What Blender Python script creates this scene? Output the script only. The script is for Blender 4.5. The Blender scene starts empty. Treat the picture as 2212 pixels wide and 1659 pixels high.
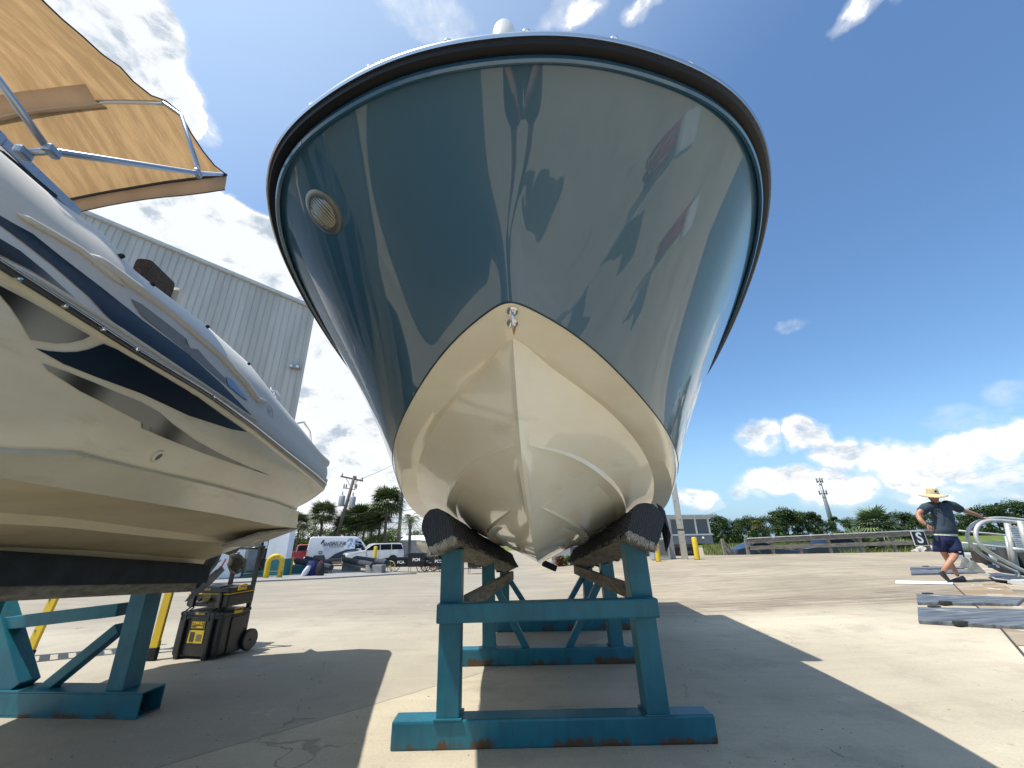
import bpy, bmesh, math, random
from math import sin, cos, pi, radians, sqrt, tan, atan2
from mathutils import Vector, Matrix, noise
from mathutils.bvhtree import BVHTree
random.seed(7)
SC = bpy.context.scene
COL = SC.collection
V = Vector
# ---------------------------------------------------------------- camera
CAM_H = 1.2; PITCH = radians(20.9); ROLL = radians(1.0); FPX = 850.0
cam_data = bpy.data.cameras.new("camera"); cam = bpy.data.objects.new("camera", cam_data); COL.objects.link(cam)
cF = V((0, cos(PITCH), sin(PITCH))); cU0 = V((0, -sin(PITCH), cos(PITCH))); cR0 = V((1, 0, 0))
cR = cR0*cos(ROLL) - cU0*sin(ROLL); cU = cR0*sin(ROLL) + cU0*cos(ROLL)
mt = Matrix((cR, cU, -cF)).transposed().to_4x4(); mt.translation = V((0, 0, CAM_H)); cam.matrix_world = mt
cam_data.sensor_fit = 'HORIZONTAL'; cam_data.sensor_width = 36.0; cam_data.lens = 36.0*FPX/2212.0
cam_data.clip_start = 0.05; cam_data.clip_end = 5000
SC.camera = cam
# ---------------------------------------------------------------- light
SHX, SHY = .42, .14                       # shadow offset per metre of height
sun_dir = V((-SHX, -SHY, 1)).normalized() # towards the sun
SUN_EL = math.asin(sun_dir.z)
sd = bpy.data.lights.new("sun", 'SUN'); sd.energy = 4.7; sd.angle = radians(.53); sd.color = (1, .955, .88)
so = bpy.data.objects.new("sun", sd); COL.objects.link(so); so.rotation_euler = (-sun_dir).to_track_quat('-Z', 'Y').to_euler()
SC.view_settings.view_transform = 'Standard'; SC.view_settings.look = 'None'; SC.view_settings.exposure = 0.32; SC.view_settings.gamma = 1
SC.cycles.max_bounces = 8; SC.cycles.caustics_reflective = False; SC.cycles.caustics_refractive = False

def ray(px, py): return cF*FPX + cR*(px-1106.0) + cU*(829.5-py)
def at(px, py, y):
    d = ray(px, py); return V((0, 0, CAM_H)) + d*(y/d.y)
def dirpx(px, py): return ray(px, py).normalized()
def sstep(a, b, x):
    t = min(1, max(0, (x-a)/(b-a))); return t*t*(3-2*t)
def zg(x, y):
    z0 = -.012*min(y, 24) + .2*min(1, max(0, (x-3)/6.0))*(1 - sstep(24, 30, y))
    if y < -10: z0 = .12
    right = z0 if y < 24 else (z0 if y < 24.2 else 0) + (0 if y < 24.2 else (-.09 - 1.25*min(1, (y-24.2)/9.0)))
    left = -.012*y if y < 12 else -.144 - 1.15*min(1, (y-12)/28.0)
    if y < -10: left = right = .12
    k = sstep(-1, 6, x)
    z = left*(1-k) + right*k
    if y > 70: z -= .4*min(1, (y-70)/20.0)
    return z
def gd(px, py, dz=0.0):
    d = ray(px, py); d = d/d.y; c = V((0, 0, CAM_H)); y = .5; step = .05
    while y < 400:
        p = c + d*y
        if p.z <= zg(p.x, p.y)+dz:
            lo, hi = y-step, y
            for _ in range(20):
                m = (lo+hi)/2; q = c+d*m
                if q.z <= zg(q.x, q.y)+dz: hi = m
                else: lo = m
            p = c+d*hi; return V((p.x, p.y, zg(p.x, p.y)+dz))
        step = .05 if y < 30 else .3
        y += step
    return c+d*400
# ---------------------------------------------------------------- node helpers
class NT:
    def __init__(s, tree): s.t = tree; s.n = tree.nodes; s.l = tree.links
    def node(s, typ, **kw):
        n = s.n.new(typ)
        for k, v in kw.items(): setattr(n, k, v)
        return n
    def link(s, a, b): s.l.new(a, b)
    def put(s, n, key, val):
        if val is None: return
        if hasattr(val, 'default_value') or hasattr(val, 'is_linked'): s.l.new(val, n.inputs[key])
        else: n.inputs[key].default_value = val
    def math(s, op, a, b=None, clamp=False):
        n = s.node('ShaderNodeMath', operation=op, use_clamp=clamp); s.put(n, 0, a); s.put(n, 1, b); return n.outputs[0]
    def vmath(s, op, a, b=None):
        n = s.node('ShaderNodeVectorMath', operation=op); s.put(n, 0, a)
        if b is not None: s.put(n, 1, b)
        return n.outputs['Value'] if op in ('LENGTH', 'DOT_PRODUCT', 'DISTANCE') else n.outputs[0]
    def noise(s, vec, scale, detail=4, rough=.55, dist=0):
        n = s.node('ShaderNodeTexNoise'); s.put(n, 'Vector', vec); n.inputs['Scale'].default_value = scale; n.inputs['Detail'].default_value = detail
        n.inputs['Roughness'].default_value = rough; n.inputs['Distortion'].default_value = dist; return n.outputs['Fac']
    def rng(s, v, a, b, c=0., d=1., smooth=True):
        n = s.node('ShaderNodeMapRange', interpolation_type='SMOOTHSTEP' if smooth else 'LINEAR'); s.put(n, 0, v)
        for i, q in enumerate((a, b, c, d)): n.inputs[i+1].default_value = q
        return n.outputs[0]
    def mix(s, fac, a, b, typ='MIX'):
        n = s.node('ShaderNodeMix', data_type='RGBA', blend_type=typ); s.put(n, 0, fac); s.put(n, 6, a); s.put(n, 7, b); return n.outputs[2]
    def mapping(s, vec, scale=(1, 1, 1), rot=(0, 0, 0), loc=(0, 0, 0)):
        n = s.node('ShaderNodeMapping'); s.put(n, 0, vec); n.inputs['Scale'].default_value = scale; n.inputs['Rotation'].default_value = rot; n.inputs['Location'].default_value = loc; return n.outputs[0]
def c4(c): return (c[0], c[1], c[2], 1.0)
MATS = {}
def mat(name, col=(.5, .5, .5), rough=.6, metal=0., spec=.5, coat=0., var=.0, vscale=3., bump=0., bscale=40., dirt=None, dirt_amt=.5, dirt_scale=2., stretch=(1, 1, 1), fn=None, trans=0., alpha=None, ior=None):
    if name in MATS: return MATS[name]
    m = bpy.data.materials.new(name); m.use_nodes = True; nt = NT(m.node_tree); b = nt.n['Principled BSDF']; MATS[name] = m
    b.inputs['Roughness'].default_value = rough; b.inputs['Metallic'].default_value = metal; b.inputs['Specular IOR Level'].default_value = spec
    b.inputs['Coat Weight'].default_value = coat; b.inputs['Coat Roughness'].default_value = .03; b.inputs['Transmission Weight'].default_value = trans
    tc = nt.node('ShaderNodeTexCoord').outputs['Object']; vec = nt.mapping(tc, scale=stretch) if stretch != (1, 1, 1) else tc
    colr = c4(col)
    if var > 0:
        f = nt.noise(vec, vscale, 5, .6)
        colr = nt.mix(nt.rng(f, .3, .7), c4([x*(1-var) for x in col]), c4([min(1, x*(1+var)) for x in col]))
    if dirt is not None:
        f = nt.noise(vec, dirt_scale, 6, .65, .3)
        colr = nt.mix(nt.rng(f, .62-dirt_amt*.25, .72), colr, c4(dirt))
    if fn is not None: colr = fn(nt, b, tc, colr)
    nt.put(b, 'Base Color', colr)
    if bump > 0:
        f = nt.noise(vec, bscale, 5, .6); bn = nt.node('ShaderNodeBump'); bn.inputs['Strength'].default_value = min(1, bump*10); bn.inputs['Distance'].default_value = bump*.1
        nt.link(f, bn.inputs['Height']); nt.link(bn.outputs[0], b.inputs['Normal'])
    return m
# ---------------------------------------------------------------- world: sky with clouds
world = bpy.data.worlds.new("World"); SC.world = world; world.use_nodes = True; world.cycles.sampling_method = 'MANUAL'; world.cycles.sample_map_resolution = 256
wn = NT(world.node_tree); bg = wn.n['Background']
sky = wn.node('ShaderNodeTexSky', sky_type='NISHITA'); sky.sun_disc = False; sky.sun_elevation = SUN_EL
sky.sun_rotation = atan2(sun_dir.x, sun_dir.y); sky.air_density = 1.0; sky.dust_density = 1.2; sky.ozone_density = 1.6
gen = wn.node('ShaderNodeTexCoord').outputs['Generated']
CL = [  # px, py, radius x, radius y (px of the 2212 frame) , strength, softness: where the real clouds stand in the sky
 (120, 40, 250, 210, 1.25), (250, 150, 170, 130, 1.2), (345, 215, 95, 70, 1.1), (415, 262, 60, 50, .55), (270, 60, 110, 90, .7),
 (380, 520, 250, 115, 1.25), (500, 505, 110, 75, 1.2), (300, 470, 160, 70, 1.1), (570, 570, 150, 90, 1.05), (480, 460, 90, 45, .7), (620, 660, 120, 90, .8), (700, 760, 110, 90, 1.0),
 (760, 880, 110, 110, 1.0), (740, 990, 130, 80, .85), (680, 900, 90, 90, .8), (830, 1060, 120, 60, .7), (600, 1080, 200, 80, .75), (760, 1130, 220, 55, .8),
 (930, 30, 130, 70, .42), (1230, 25, 90, 45, .5), (1390, 5, 60, 35, .5), (1850, 15, 75, 35, .72), (1950, -25, 60, 40, .6),
 (1705, 704, 42, 22, .62), (1640, 945, 60, 38, .85), (1735, 935, 62, 40, 1.0), (1800, 975, 62, 45, .95), (1690, 1035, 110, 36, 1.0), (1620, 1062, 60, 25, .8), (1800, 1050, 120, 45, .9),
 (1880, 985, 80, 45, .9), (1960, 1010, 120, 65, .9), (2060, 985, 110, 55, .95), (2160, 955, 100, 50, .9), (2180, 1020, 140, 60, .85), (2040, 1070, 170, 40, .7), (1505, 1075, 48, 26, .95), (1545, 1098, 30, 14, .7),
 (2200, 850, 90, 40, .55), (2080, 905, 170, 30, .5), (1320, 1130, 140, 30, .5)]
prev = None
nz1 = wn.noise(wn.mapping(gen, scale=(1, 1, 1.5)), 9.0, 9, .62, .25)
nz2 = wn.noise(wn.mapping(gen, scale=(1, 1, 1.3), loc=(3, 1, 2)), 30.0, 7, .62, .2)
wob = wn.vmath('SUBTRACT', wn.node('ShaderNodeTexNoise').outputs['Color'], (.5, .5, .5))
wnode = [n for n in wn.n if n.bl_idname == 'ShaderNodeTexNoise'][-1]; wnode.inputs['Scale'].default_value = 14; wnode.inputs['Detail'].default_value = 4; wn.link(gen, wnode.inputs['Vector'])
wsc = wn.node('ShaderNodeVectorMath', operation='SCALE'); wn.link(wob, wsc.inputs[0]); wsc.inputs['Scale'].default_value = .07
warp = wn.vmath('ADD', gen, wsc.outputs[0])
for (px, py, rx, ry, st) in CL:
    c = dirpx(px, py); up = V((0, 0, 1)); e1 = up.cross(c).normalized(); e2 = c.cross(e1).normalized()
    ax = (dirpx(px+rx, py)-c).length; ay = (dirpx(px, py+ry)-c).length
    d = wn.vmath('SUBTRACT', warp, tuple(c))
    a = wn.math('MULTIPLY', wn.vmath('DOT_PRODUCT', d, tuple(e1)), 1/ax); b = wn.math('MULTIPLY', wn.vmath('DOT_PRODUCT', d, tuple(e2)), 1/ay); g = wn.vmath('DOT_PRODUCT', d, tuple(c))
    r2 = wn.math('ADD', wn.math('ADD', wn.math('MULTIPLY', a, a), wn.math('MULTIPLY', b, b)), wn.math('MULTIPLY', wn.math('MULTIPLY', g, g), 4.0))
    m = wn.rng(r2, 1.9, .1, 0, st*(.72 if px > 1400 else 1.15))
    prev = m if prev is None else wn.math('MAXIMUM', prev, m)
sepw = wn.node('ShaderNodeSeparateXYZ'); wn.link(gen, sepw.inputs[0])
behind = wn.rng(sepw.outputs['Y'], .1, -.3, 0, .36)
cov = wn.math('MAXIMUM', prev, behind)
dens = wn.math('ADD', wn.math('ADD', wn.math('MULTIPLY', nz1, .85), wn.math('MULTIPLY', nz2, .44)), wn.math('MULTIPLY', cov, 1.22))
alpha = wn.rng(dens, 1.21, 1.40); thin = wn.rng(dens, .95, 1.5, 0, .55)
alpha = wn.math('MAXIMUM', alpha, wn.math('MULTIPLY', thin, wn.rng(cov, .05, .5)))
shade = wn.rng(wn.noise(wn.mapping(gen, scale=(1, 1, 1.7), loc=(0, 0, .035)), 9.0, 8, .62, .3), .31, .50)
thick = wn.rng(dens, 1.35, 1.95)
ccol = wn.mix(shade, (.46, .53, .62, 1), (.90, .91, .92, 1)); ccol = wn.mix(wn.math('MULTIPLY', wn.rng(shade, 0, 1, 1, .25), thick), ccol, (.42, .49, .57, 1))
skys = wn.node('ShaderNodeVectorMath', operation='SCALE'); wn.link(sky.outputs[0], skys.inputs[0]); skys.inputs['Scale'].default_value = .142
haze_f = wn.rng(sepw.outputs['Z'], .28, -.02, 0, .55); sk2 = wn.mix(1.0, skys.outputs[0], (.76, .98, 1.12, 1), 'MULTIPLY'); skyc = wn.mix(haze_f, sk2, (.36, .56, .82, 1))
aur = wn.rng(wn.vmath('DOT_PRODUCT', gen, tuple(sun_dir)), .45, 1.0, 0, .42); skyc = wn.mix(aur, skyc, (.66, .80, .94, 1)); WC = wn.mix(alpha, skyc, ccol)
wn.link(WC, bg.inputs['Color']); bg.inputs['Strength'].default_value = 1.0
# ---------------------------------------------------------------- mesh helpers
ORG = {}
def tag(o, label=None, cat=None, group=None, kind=None):
    if label: o['label'] = label
    if cat: o['category'] = cat
    if group: o['group'] = group
    if kind: o['kind'] = kind
    return o
def thing(name, label, cat, loc=(0, 0, 0), group=None, rz=0):
    o = bpy.data.objects.new(name, None); COL.objects.link(o); o.location = loc; o.rotation_euler = (0, 0, rz); o.empty_display_size = .2
    ORG[o.name] = V(loc); tag(o, label, cat, group); return o
class MB:
    def __init__(s): s.v = []; s.f = []; s.fm = []; s.mi = 0
    def add(s, vs, fs):
        b = len(s.v); s.v += [V(p) for p in vs]; s.f += [tuple(b+i for i in f) for f in fs]; s.fm += [s.mi]*len(fs); return s
    def box(s, c, size, R=None, bev=0.0):
        x, y, z = size[0]/2, size[1]/2, size[2]/2; c = V(c)
        if bev > 0:
            bm = bmesh.new(); bmesh.ops.create_cube(bm, size=1); bmesh.ops.scale(bm, vec=size, verts=bm.verts)
            bmesh.ops.bevel(bm, geom=bm.edges[:], offset=bev, segments=2, affect='EDGES', profile=.6)
            vs = [v.co.copy() for v in bm.verts]; fs = [[v.index for v in f.verts] for f in bm.faces]; bm.free()
        else:
            vs = [V((a*x, b*y, d*z)) for d in (-1, 1) for b in (-1, 1) for a in (-1, 1)]
            fs = [(0, 2, 3, 1), (4, 5, 7, 6), (0, 1, 5, 4), (2, 6, 7, 3), (0, 4, 6, 2), (1, 3, 7, 5)]
        if R is not None: vs = [R @ p for p in vs]
        return s.add([p+c for p in vs], fs)
    def bar(s, p, q, w, h, up=(0, 0, 1), bev=0.0):
        p, q = V(p), V(q); d = (q-p); L = d.length; y = d.normalized(); x = y.cross(V(up)).normalized(); z = x.cross(y)
        R = Matrix((x, y, z)).transposed(); return s.box((p+q)/2, (w, L, h), R, bev)
    def tube(s, pts, r, n=10, cap=True, closed=False):
        pts = [V(p) for p in pts]; N = len(pts); rs = r if isinstance(r, (list, tuple)) else [r]*N
        rings = []; prevx = None
        for i, p in enumerate(pts):
            a = pts[(i-1) % N] if (i > 0 or closed) else p; b = pts[(i+1) % N] if (i < N-1 or closed) else p
            d = (b-a).normalized()
            if prevx is None:
                x = d.cross(V((0, 0, 1)));
                if x.length < .05: x = d.cross(V((0, 1, 0)))
                x.normalize()
            else:
                x = (prevx - d*prevx.dot(d)).normalized()
            prevx = x; y = d.cross(x)
            rings.append([p + (x*cos(2*pi*k/n)+y*sin(2*pi*k/n))*rs[i] for k in range(n)])
        return s.loft(rings, cap=cap, closed=closed)
    def loft(s, rings, cap=False, closed=False, ring_closed=True):
        n = len(rings[0]); b = len(s.v)
        for r in rings: s.v += [V(p) for p in r]
        R = len(rings); fs = []
        for i in range(R if closed else R-1):
            j = (i+1) % R
            for k in range(n if ring_closed else n-1):
                l = (k+1) % n; fs.append((b+i*n+k, b+i*n+l, b+j*n+l, b+j*n+k))
        if cap and not closed:
            fs.append(tuple(b+k for k in reversed(range(n)))); fs.append(tuple(b+(R-1)*n+k for k in range(n)))
        s.f += fs; s.fm += [s.mi]*len(fs); return s
    def lathe(s, prof, c=(0, 0, 0), axis=(0, 0, 1), n=20, cap=True):
        a = V(axis).normalized(); x = a.cross(V((1, 0, 0)))
        if x.length < .1: x = a.cross(V((0, 1, 0)))
        x.normalize(); y = a.cross(x); c = V(c)
        return s.loft([[c + a*h + (x*cos(2*pi*k/n)+y*sin(2*pi*k/n))*max(r, 1e-4) for k in range(n)] for r, h in prof], cap=cap)
    def prism(s, poly, d):
        poly = [V(p) for p in poly]; d = V(d); n = len(poly)
        return s.add(poly+[p+d for p in poly], [tuple(reversed(range(n))), tuple(range(n, 2*n))]+[(i, (i+1) % n, n+(i+1) % n, n+i) for i in range(n)])
    def build(s, name, m, parent=None, smooth=False, label=None, angle=None, merge=0.0, solid=0.0, bevel=0.0, subsurf=0):
        off = ORG[parent.name] if parent is not None else V((0, 0, 0))
        me = bpy.data.meshes.new(name); me.from_pydata([tuple(p-off) for p in s.v], [], s.f)
        ms = m if isinstance(m, (list, tuple)) else [m]
        for q in ms: me.materials.append(q)
        if len(ms) > 1: me.polygons.foreach_set('material_index', s.fm)
        bm = bmesh.new(); bm.from_mesh(me)
        if merge > 0: bmesh.ops.remove_doubles(bm, verts=bm.verts, dist=merge)
        if solid != 0: bmesh.ops.solidify(bm, geom=bm.faces[:], thickness=solid)
        bmesh.ops.recalc_face_normals(bm, faces=bm.faces) if not getattr(s, 'norecalc', False) else None
        bm.to_mesh(me); bm.free()
        if smooth: me.shade_smooth()
        if smooth and angle: me.set_sharp_from_angle(angle=radians(angle))
        o = bpy.data.objects.new(name, me); COL.objects.link(o)
        if parent is not None: o.parent = parent; ORG[o.name] = off
        else: ORG[o.name] = V((0, 0, 0))
        if label: o['label'] = label
        if bevel > 0:
            md = o.modifiers.new("bevel", 'BEVEL'); md.width = bevel; md.segments = 2; md.limit_method = 'ANGLE'
        if subsurf: md = o.modifiers.new("sub", 'SUBSURF'); md.levels = md.render_levels = subsurf
        return o
def copy_tree(root, loc, rz=None, label=None, group=None, scale=None):
    r = root.copy(); COL.objects.link(r); r.location = loc
    if rz is not None: r.rotation_euler = (0, 0, rz)
    if scale is not None: r.scale = scale
    if label: r['label'] = label
    if group: r['group'] = group
    for ch in list(root.children):
        c = ch.copy(); COL.objects.link(c); c.parent = r
        for g in list(ch.children):
            d = g.copy(); COL.objects.link(d); d.parent = c
    return r
def text_mesh(name, body, m, size, O, X, Z, parent, bold=0.0, extr=.002, italic=False, align='CENTER', label=None, sx=1.0, shear=0.0):
    """lettering standing at O, reading along X, upright along Z"""
    cu = bpy.data.curves.new(name, 'FONT'); cu.body = body; cu.size = size; cu.extrude = extr; cu.offset = bold*size; cu.align_x = align; cu.align_y = 'CENTER'; cu.resolution_u = 5; cu.shear = shear
    t = bpy.data.objects.new("tmp_text", cu); COL.objects.link(t)
    dg = bpy.context.evaluated_depsgraph_get(); me = bpy.data.meshes.new_from_object(t.evaluated_get(dg)); bpy.data.objects.remove(t); bpy.data.curves.remove(cu)
    X = V(X).normalized(); Z = V(Z); Z = (Z-X*Z.dot(X)).normalized(); N = X.cross(Z); off = ORG[parent.name] if parent is not None else V((0, 0, 0))
    for v in me.vertices: v.co = V(O) + X*v.co.x*sx + Z*v.co.y + N*v.co.z - off
    me.materials.clear(); me.materials.append(m); o = bpy.data.objects.new(name, me); COL.objects.link(o)
    if parent is not None: o.parent = parent; ORG[o.name] = off
    if label: o['label'] = label
    return o
def spl(pts, u):
    """hermite spline through control points, u in 0..len-1"""
    n = len(pts); i = max(0, min(n-2, int(u))); t = u-i
    p0, p1, p2, p3 = V(pts[max(0, i-1)]), V(pts[i]), V(pts[i+1]), V(pts[min(n-1, i+2)])
    m1 = (p2-p0)*(.5 if i > 0 else 1.); m2 = (p3-p1)*(.5 if i < n-2 else 1.)
    if i == 0: m1 = p2-p1
    if i == n-2: m2 = p2-p1
    return (2*t**3-3*t*t+1)*p1 + (t**3-2*t*t+t)*m1 + (-2*t**3+3*t*t)*p2 + (t**3-t*t)*m2
def poly_interp(pts, x):
    if x <= pts[0][0]: 
        a, b = pts[0], pts[1]; return a[1]+(b[1]-a[1])*(x-a[0])/(b[0]-a[0])
    for a, b in zip(pts, pts[1:]):
        if x <= b[0]: return a[1]+(b[1]-a[1])*(x-a[0])/max(1e-9, b[0]-a[0])
    a, b = pts[-2], pts[-1]; return b[1]+(b[1]-a[1])*(x-b[0])/max(1e-9, b[0]-a[0])
# ================================================================= ground
def f_concrete(nt, b, tc, col):
    sep = nt.node('ShaderNodeSeparateXYZ'); nt.link(tc, sep.inputs[0]); X, Y = sep.outputs[0], sep.outputs[1]
    big = nt.noise(tc, .35, 5, .6); med = nt.noise(tc, 1.6, 6, .65); fine = nt.noise(tc, 60, 4, .7)
    st = nt.noise(nt.mapping(tc, scale=(.35, 3.2, 1), rot=(0, 0, radians(-7))), 1.5, 7, .68, .4)
    st2 = nt.noise(nt.mapping(tc, scale=(.5, 9, 1), rot=(0, 0, radians(9))), 1.3, 6, .65, .2)
    far_ = nt.rng(nt.math('ADD', Y, nt.math('MULTIPLY', nt.math('SUBTRACT', nt.noise(nt.mapping(tc, scale=(.5, 1, 1)), .6, 5, .6), .5), 2.2)), 6.6, 8.2)
    sk_ = nt.math('ADD', nt.math('MULTIPLY', far_, .75), .25)
    c = nt.mix(nt.rng(big, .35, .65), (.44, .385, .285, 1), (.575, .51, .38, 1))
    c = nt.mix(nt.math('MULTIPLY', nt.rng(st, .42, .68, 0, .6), sk_), c, (.22, .20, .175, 1))
    c = nt.mix(nt.math('MULTIPLY', nt.rng(st2, .52, .72, 0, .4), sk_), c, (.60, .54, .44, 1))
    c = nt.mix(nt.rng(med, .50, .70, 0, .5), c, (.31, .265, .205, 1))
    sep = nt.node('ShaderNodeSeparateXYZ'); nt.link(tc, sep.inputs[0]); X, Y = sep.outputs[0], sep.outputs[1]
    # tyre tracks and rusty water marks running away from the dock plates
    trk = nt.math('ABSOLUTE', nt.math('SUBTRACT', nt.math('ADD', Y, nt.math('MULTIPLY', nt.noise(tc, .5, 3), .8)), 8.6))
    tr = nt.math('MULTIPLY', nt.rng(trk, 1.1, .2), nt.rng(nt.noise(nt.mapping(tc, scale=(.25, 5, 1)), 2, 5, .7), .4, .6))
    c = nt.mix(nt.math('MULTIPLY', tr, nt.rng(X, -1, 5, .1, .75)), c, (.17, .125, .10, 1))
    rs = nt.math('MULTIPLY', nt.rng(nt.noise(nt.mapping(tc, scale=(.4, 2.5, 1), loc=(5, 2, 0)), 1.1, 6, .7), .60, .70), nt.rng(X, 2, 9, .1, .8))
    c = nt.mix(rs, c, (.42, .24, .13, 1))
    c = nt.mix(nt.math('MULTIPLY', far_, .9), c, nt.mix(1.0, c, (.68, .64, .60, 1), 'MULTIPLY'))
    bl = nt.rng(nt.noise(nt.mapping(tc, scale=(.25, 2.4, 1), loc=(2, 7, 0)), .9, 6, .6), .58, .72, 0, .45); c = nt.mix(nt.math('MULTIPLY', bl, far_), c, (.60, .54, .44, 1))
    # far slab greyer, near slab warmer, meeting at a construction joint
    ln = nt.math('SUBTRACT', nt.math('MULTIPLY', nt.math('ADD', X, .98), .684), nt.math('MULTIPLY', nt.math('SUBTRACT', Y, 3.98), .729))
    ln = nt.math('ADD', ln, nt.math('MULTIPLY', nt.math('SUBTRACT', nt.noise(tc, 2, 4), .5), .05))
    c = nt.mix(nt.math('MULTIPLY', nt.rng(ln, .02, -.02, 0, .45), nt.rng(X, 2, 0.2)), c, (.29, .275, .24, 1))
    crack = nt.math('MULTIPLY', nt.rng(nt.math('ABSOLUTE', ln), .012, .003), nt.rng(X, 3, 1))
    vor = nt.node('ShaderNodeTexVoronoi', feature='DISTANCE_TO_EDGE'); vor.inputs['Scale'].default_value = .42
    wv = nt.node('ShaderNodeTexNoise'); wv.inputs['Scale'].default_value = 1.6; wv.inputs['Detail'].default_value = 5; nt.link(tc, wv.inputs['Vector'])
    nt.link(nt.vmath('ADD', tc, nt.vmath('MULTIPLY', wv.outputs['Color'], (.9, .9, 0))), vor.inputs['Vector'])
    cr2 = nt.math('MULTIPLY', nt.rng(vor.outputs['Distance'], .0035, .0008), nt.rng(nt.noise(tc, .8, 3), .54, .60))
    crack = nt.math('MAXIMUM', crack, cr2)
    c = nt.mix(nt.math('MULTIPLY', crack, .4), c, (.10, .09, .08, 1))
    ol = nt.rng(nt.noise(nt.mapping(tc, loc=(9, 4, 0)), 1.1, 6, .72), .64, .72, 0, .5); c = nt.mix(ol, c, (.13, .11, .09, 1)); lt = nt.rng(nt.noise(nt.mapping(tc, loc=(1, 8, 0)), 3.2, 7, .75), .60, .70, 0, .35); c = nt.mix(lt, c, (.62, .57, .47, 1)); sp = nt.rng(nt.noise(tc, 22, 4, .8), .64, .72, 0, .6); c = nt.mix(sp, c, (.16, .12, .10, 1))
    c = nt.mix(nt.rng(fine, .3, .7, 0, .22), c, (.2, .18, .15, 1))
    # asphalt-grey parking far away, grass beyond
    bn = nt.node('ShaderNodeBump'); bn.inputs['Strength'].default_value = .5; bn.inputs['Distance'].default_value = .006
    nt.link(nt.math('SUBTRACT', nt.math('ADD', fine, med), nt.math('MULTIPLY', crack, 2)), bn.inputs['Height']); nt.link(bn.outputs[0], b.inputs['Normal'])
    return c
M_conc = mat('concrete', rough=.9, spec=.25, fn=f_concrete)
def f_grassland(nt, b, tc, col):
    n = nt.noise(nt.mapping(tc, scale=(.3, 1, 1)), .5, 6, .7); c = nt.mix(nt.rng(n, .35, .65), (.07, .115, .022, 1), (.17, .19, .06, 1)); return c
M_grassland = mat('grassland', rough=.95, spec=.1, fn=f_grassland)
WALL_A = gd(2141, 1246); WALL_B = gd(2072, 1203)         # seawall edge line
wd = (WALL_B-WALL_A); wd.z = 0; wd.normalize()
def wall_pt(y): return WALL_A + wd*((y-WALL_A.y)/wd.y)
def wallx(y): 
    p = wall_pt(y); return p.x
m = MB()
ys = [-14, -10, -5, -2, 0, 1, 2, 3, 4, 5, 6, 7, 8, 9, 10, 11, 12, 14, 16, 18, 20, 22, 24, 24.2, 26, 28, 30, 32, 34, 37, 40, 46, 55, 70]
rows = []
for y in ys:
    xr = min(wallx(y), 90) if y < 40 else 90
    if y < 8: xr = max(wallx(8), 6.5) if y > 2 else 14
    if y >= 24.2: xr = 27 + (y-24.2)*.2
    xs = [-60, -45, -35, -28, -22, -16, -12, -9, -6, -4, -2, -1, 0, 1, 2, 3, 4, 5, 6]; k = [6+(xr-6)*i/10 for i in range(1, 11)] if xr > 6.6 else [6.01+.05*i for i in range(1, 11)]
    rows.append([(x, y, zg(x, y)) for x in xs+k])
m.loft(rows, ring_closed=False)
o = m.build('concrete_yard', M_conc); tag(o, kind='structure')
print('wall', WALL_A, WALL_B, [round(wallx(y), 2) for y in (2, 6, 8, 10, 12, 16, 20, 24)])
# gravel island strip on the left (darker asphalt and grey gravel)
def f_gravel(nt, b, tc, col):
    n = nt.noise(tc, 25, 4, .8); c = nt.mix(nt.rng(n, .3, .7), (.16, .16, .155, 1), (.36, .35, .33, 1)); return c
isl = [gd(440, 1264), gd(566, 1257), gd(720, 1250), gd(850, 1242), gd(900, 1240), gd(860, 1238), gd(790, 1234), gd(700, 1230), gd(600, 1232), gd(480, 1240)]
m = MB(); m.prism([V((p.x, p.y, p.z+.05)) for p in isl], (0, 0, -.15))
tag(m.build('gravel_strip', mat('gravel', rough=.95, fn=f_gravel, bump=.05, bscale=60)), kind='structure')
# marsh / grassland, one sheet reaching the horizon
m = MB()
def zm(x, y): return -1.75 + .25*noise.noise(V((x*.05, y*.05, 0)))
NX = [-900, -400, -150, -80, -40, -20, -5, 5, 15, 25, 40, 60, 62]; 
rows = []
for y in (68, 80, 100, 130, 170, 250, 500, 2500):
    rows.append([(x, y, (zm(x, y) if y < 400 else -1.6)) for x in (-2500, -900, -400, -150, -80, -40, -20, -5, 5, 15, 25, 34+.25*(y-68), 36+.28*(y-68))])
m.loft(rows, ring_closed=False); tag(m.build('grass_field', M_grassland, smooth=True), kind='structure')
# bank between yard crest, parking and river (right)
m = MB(); rows = []
for y, xl, xr in ((24.25, 19.2, 29), (27, 21, 30), (31, 23.8, 31), (36, 27.6, 33), (44, 31, 35), (56, 33, 37), (69, 34, 39)):
    rows.append([(xl, y, zg(xl, y)+.03), ((xl+xr)/2, y, zg(xl, y)+.22 if y > 26 else zg(xl, y)-.1), (xr, y, -1.4), (xr+3, y, -2.9)])
m.loft(rows, ring_closed=False); tag(m.build('grassy_bank', M_grassland, smooth=True), kind='structure')
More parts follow.
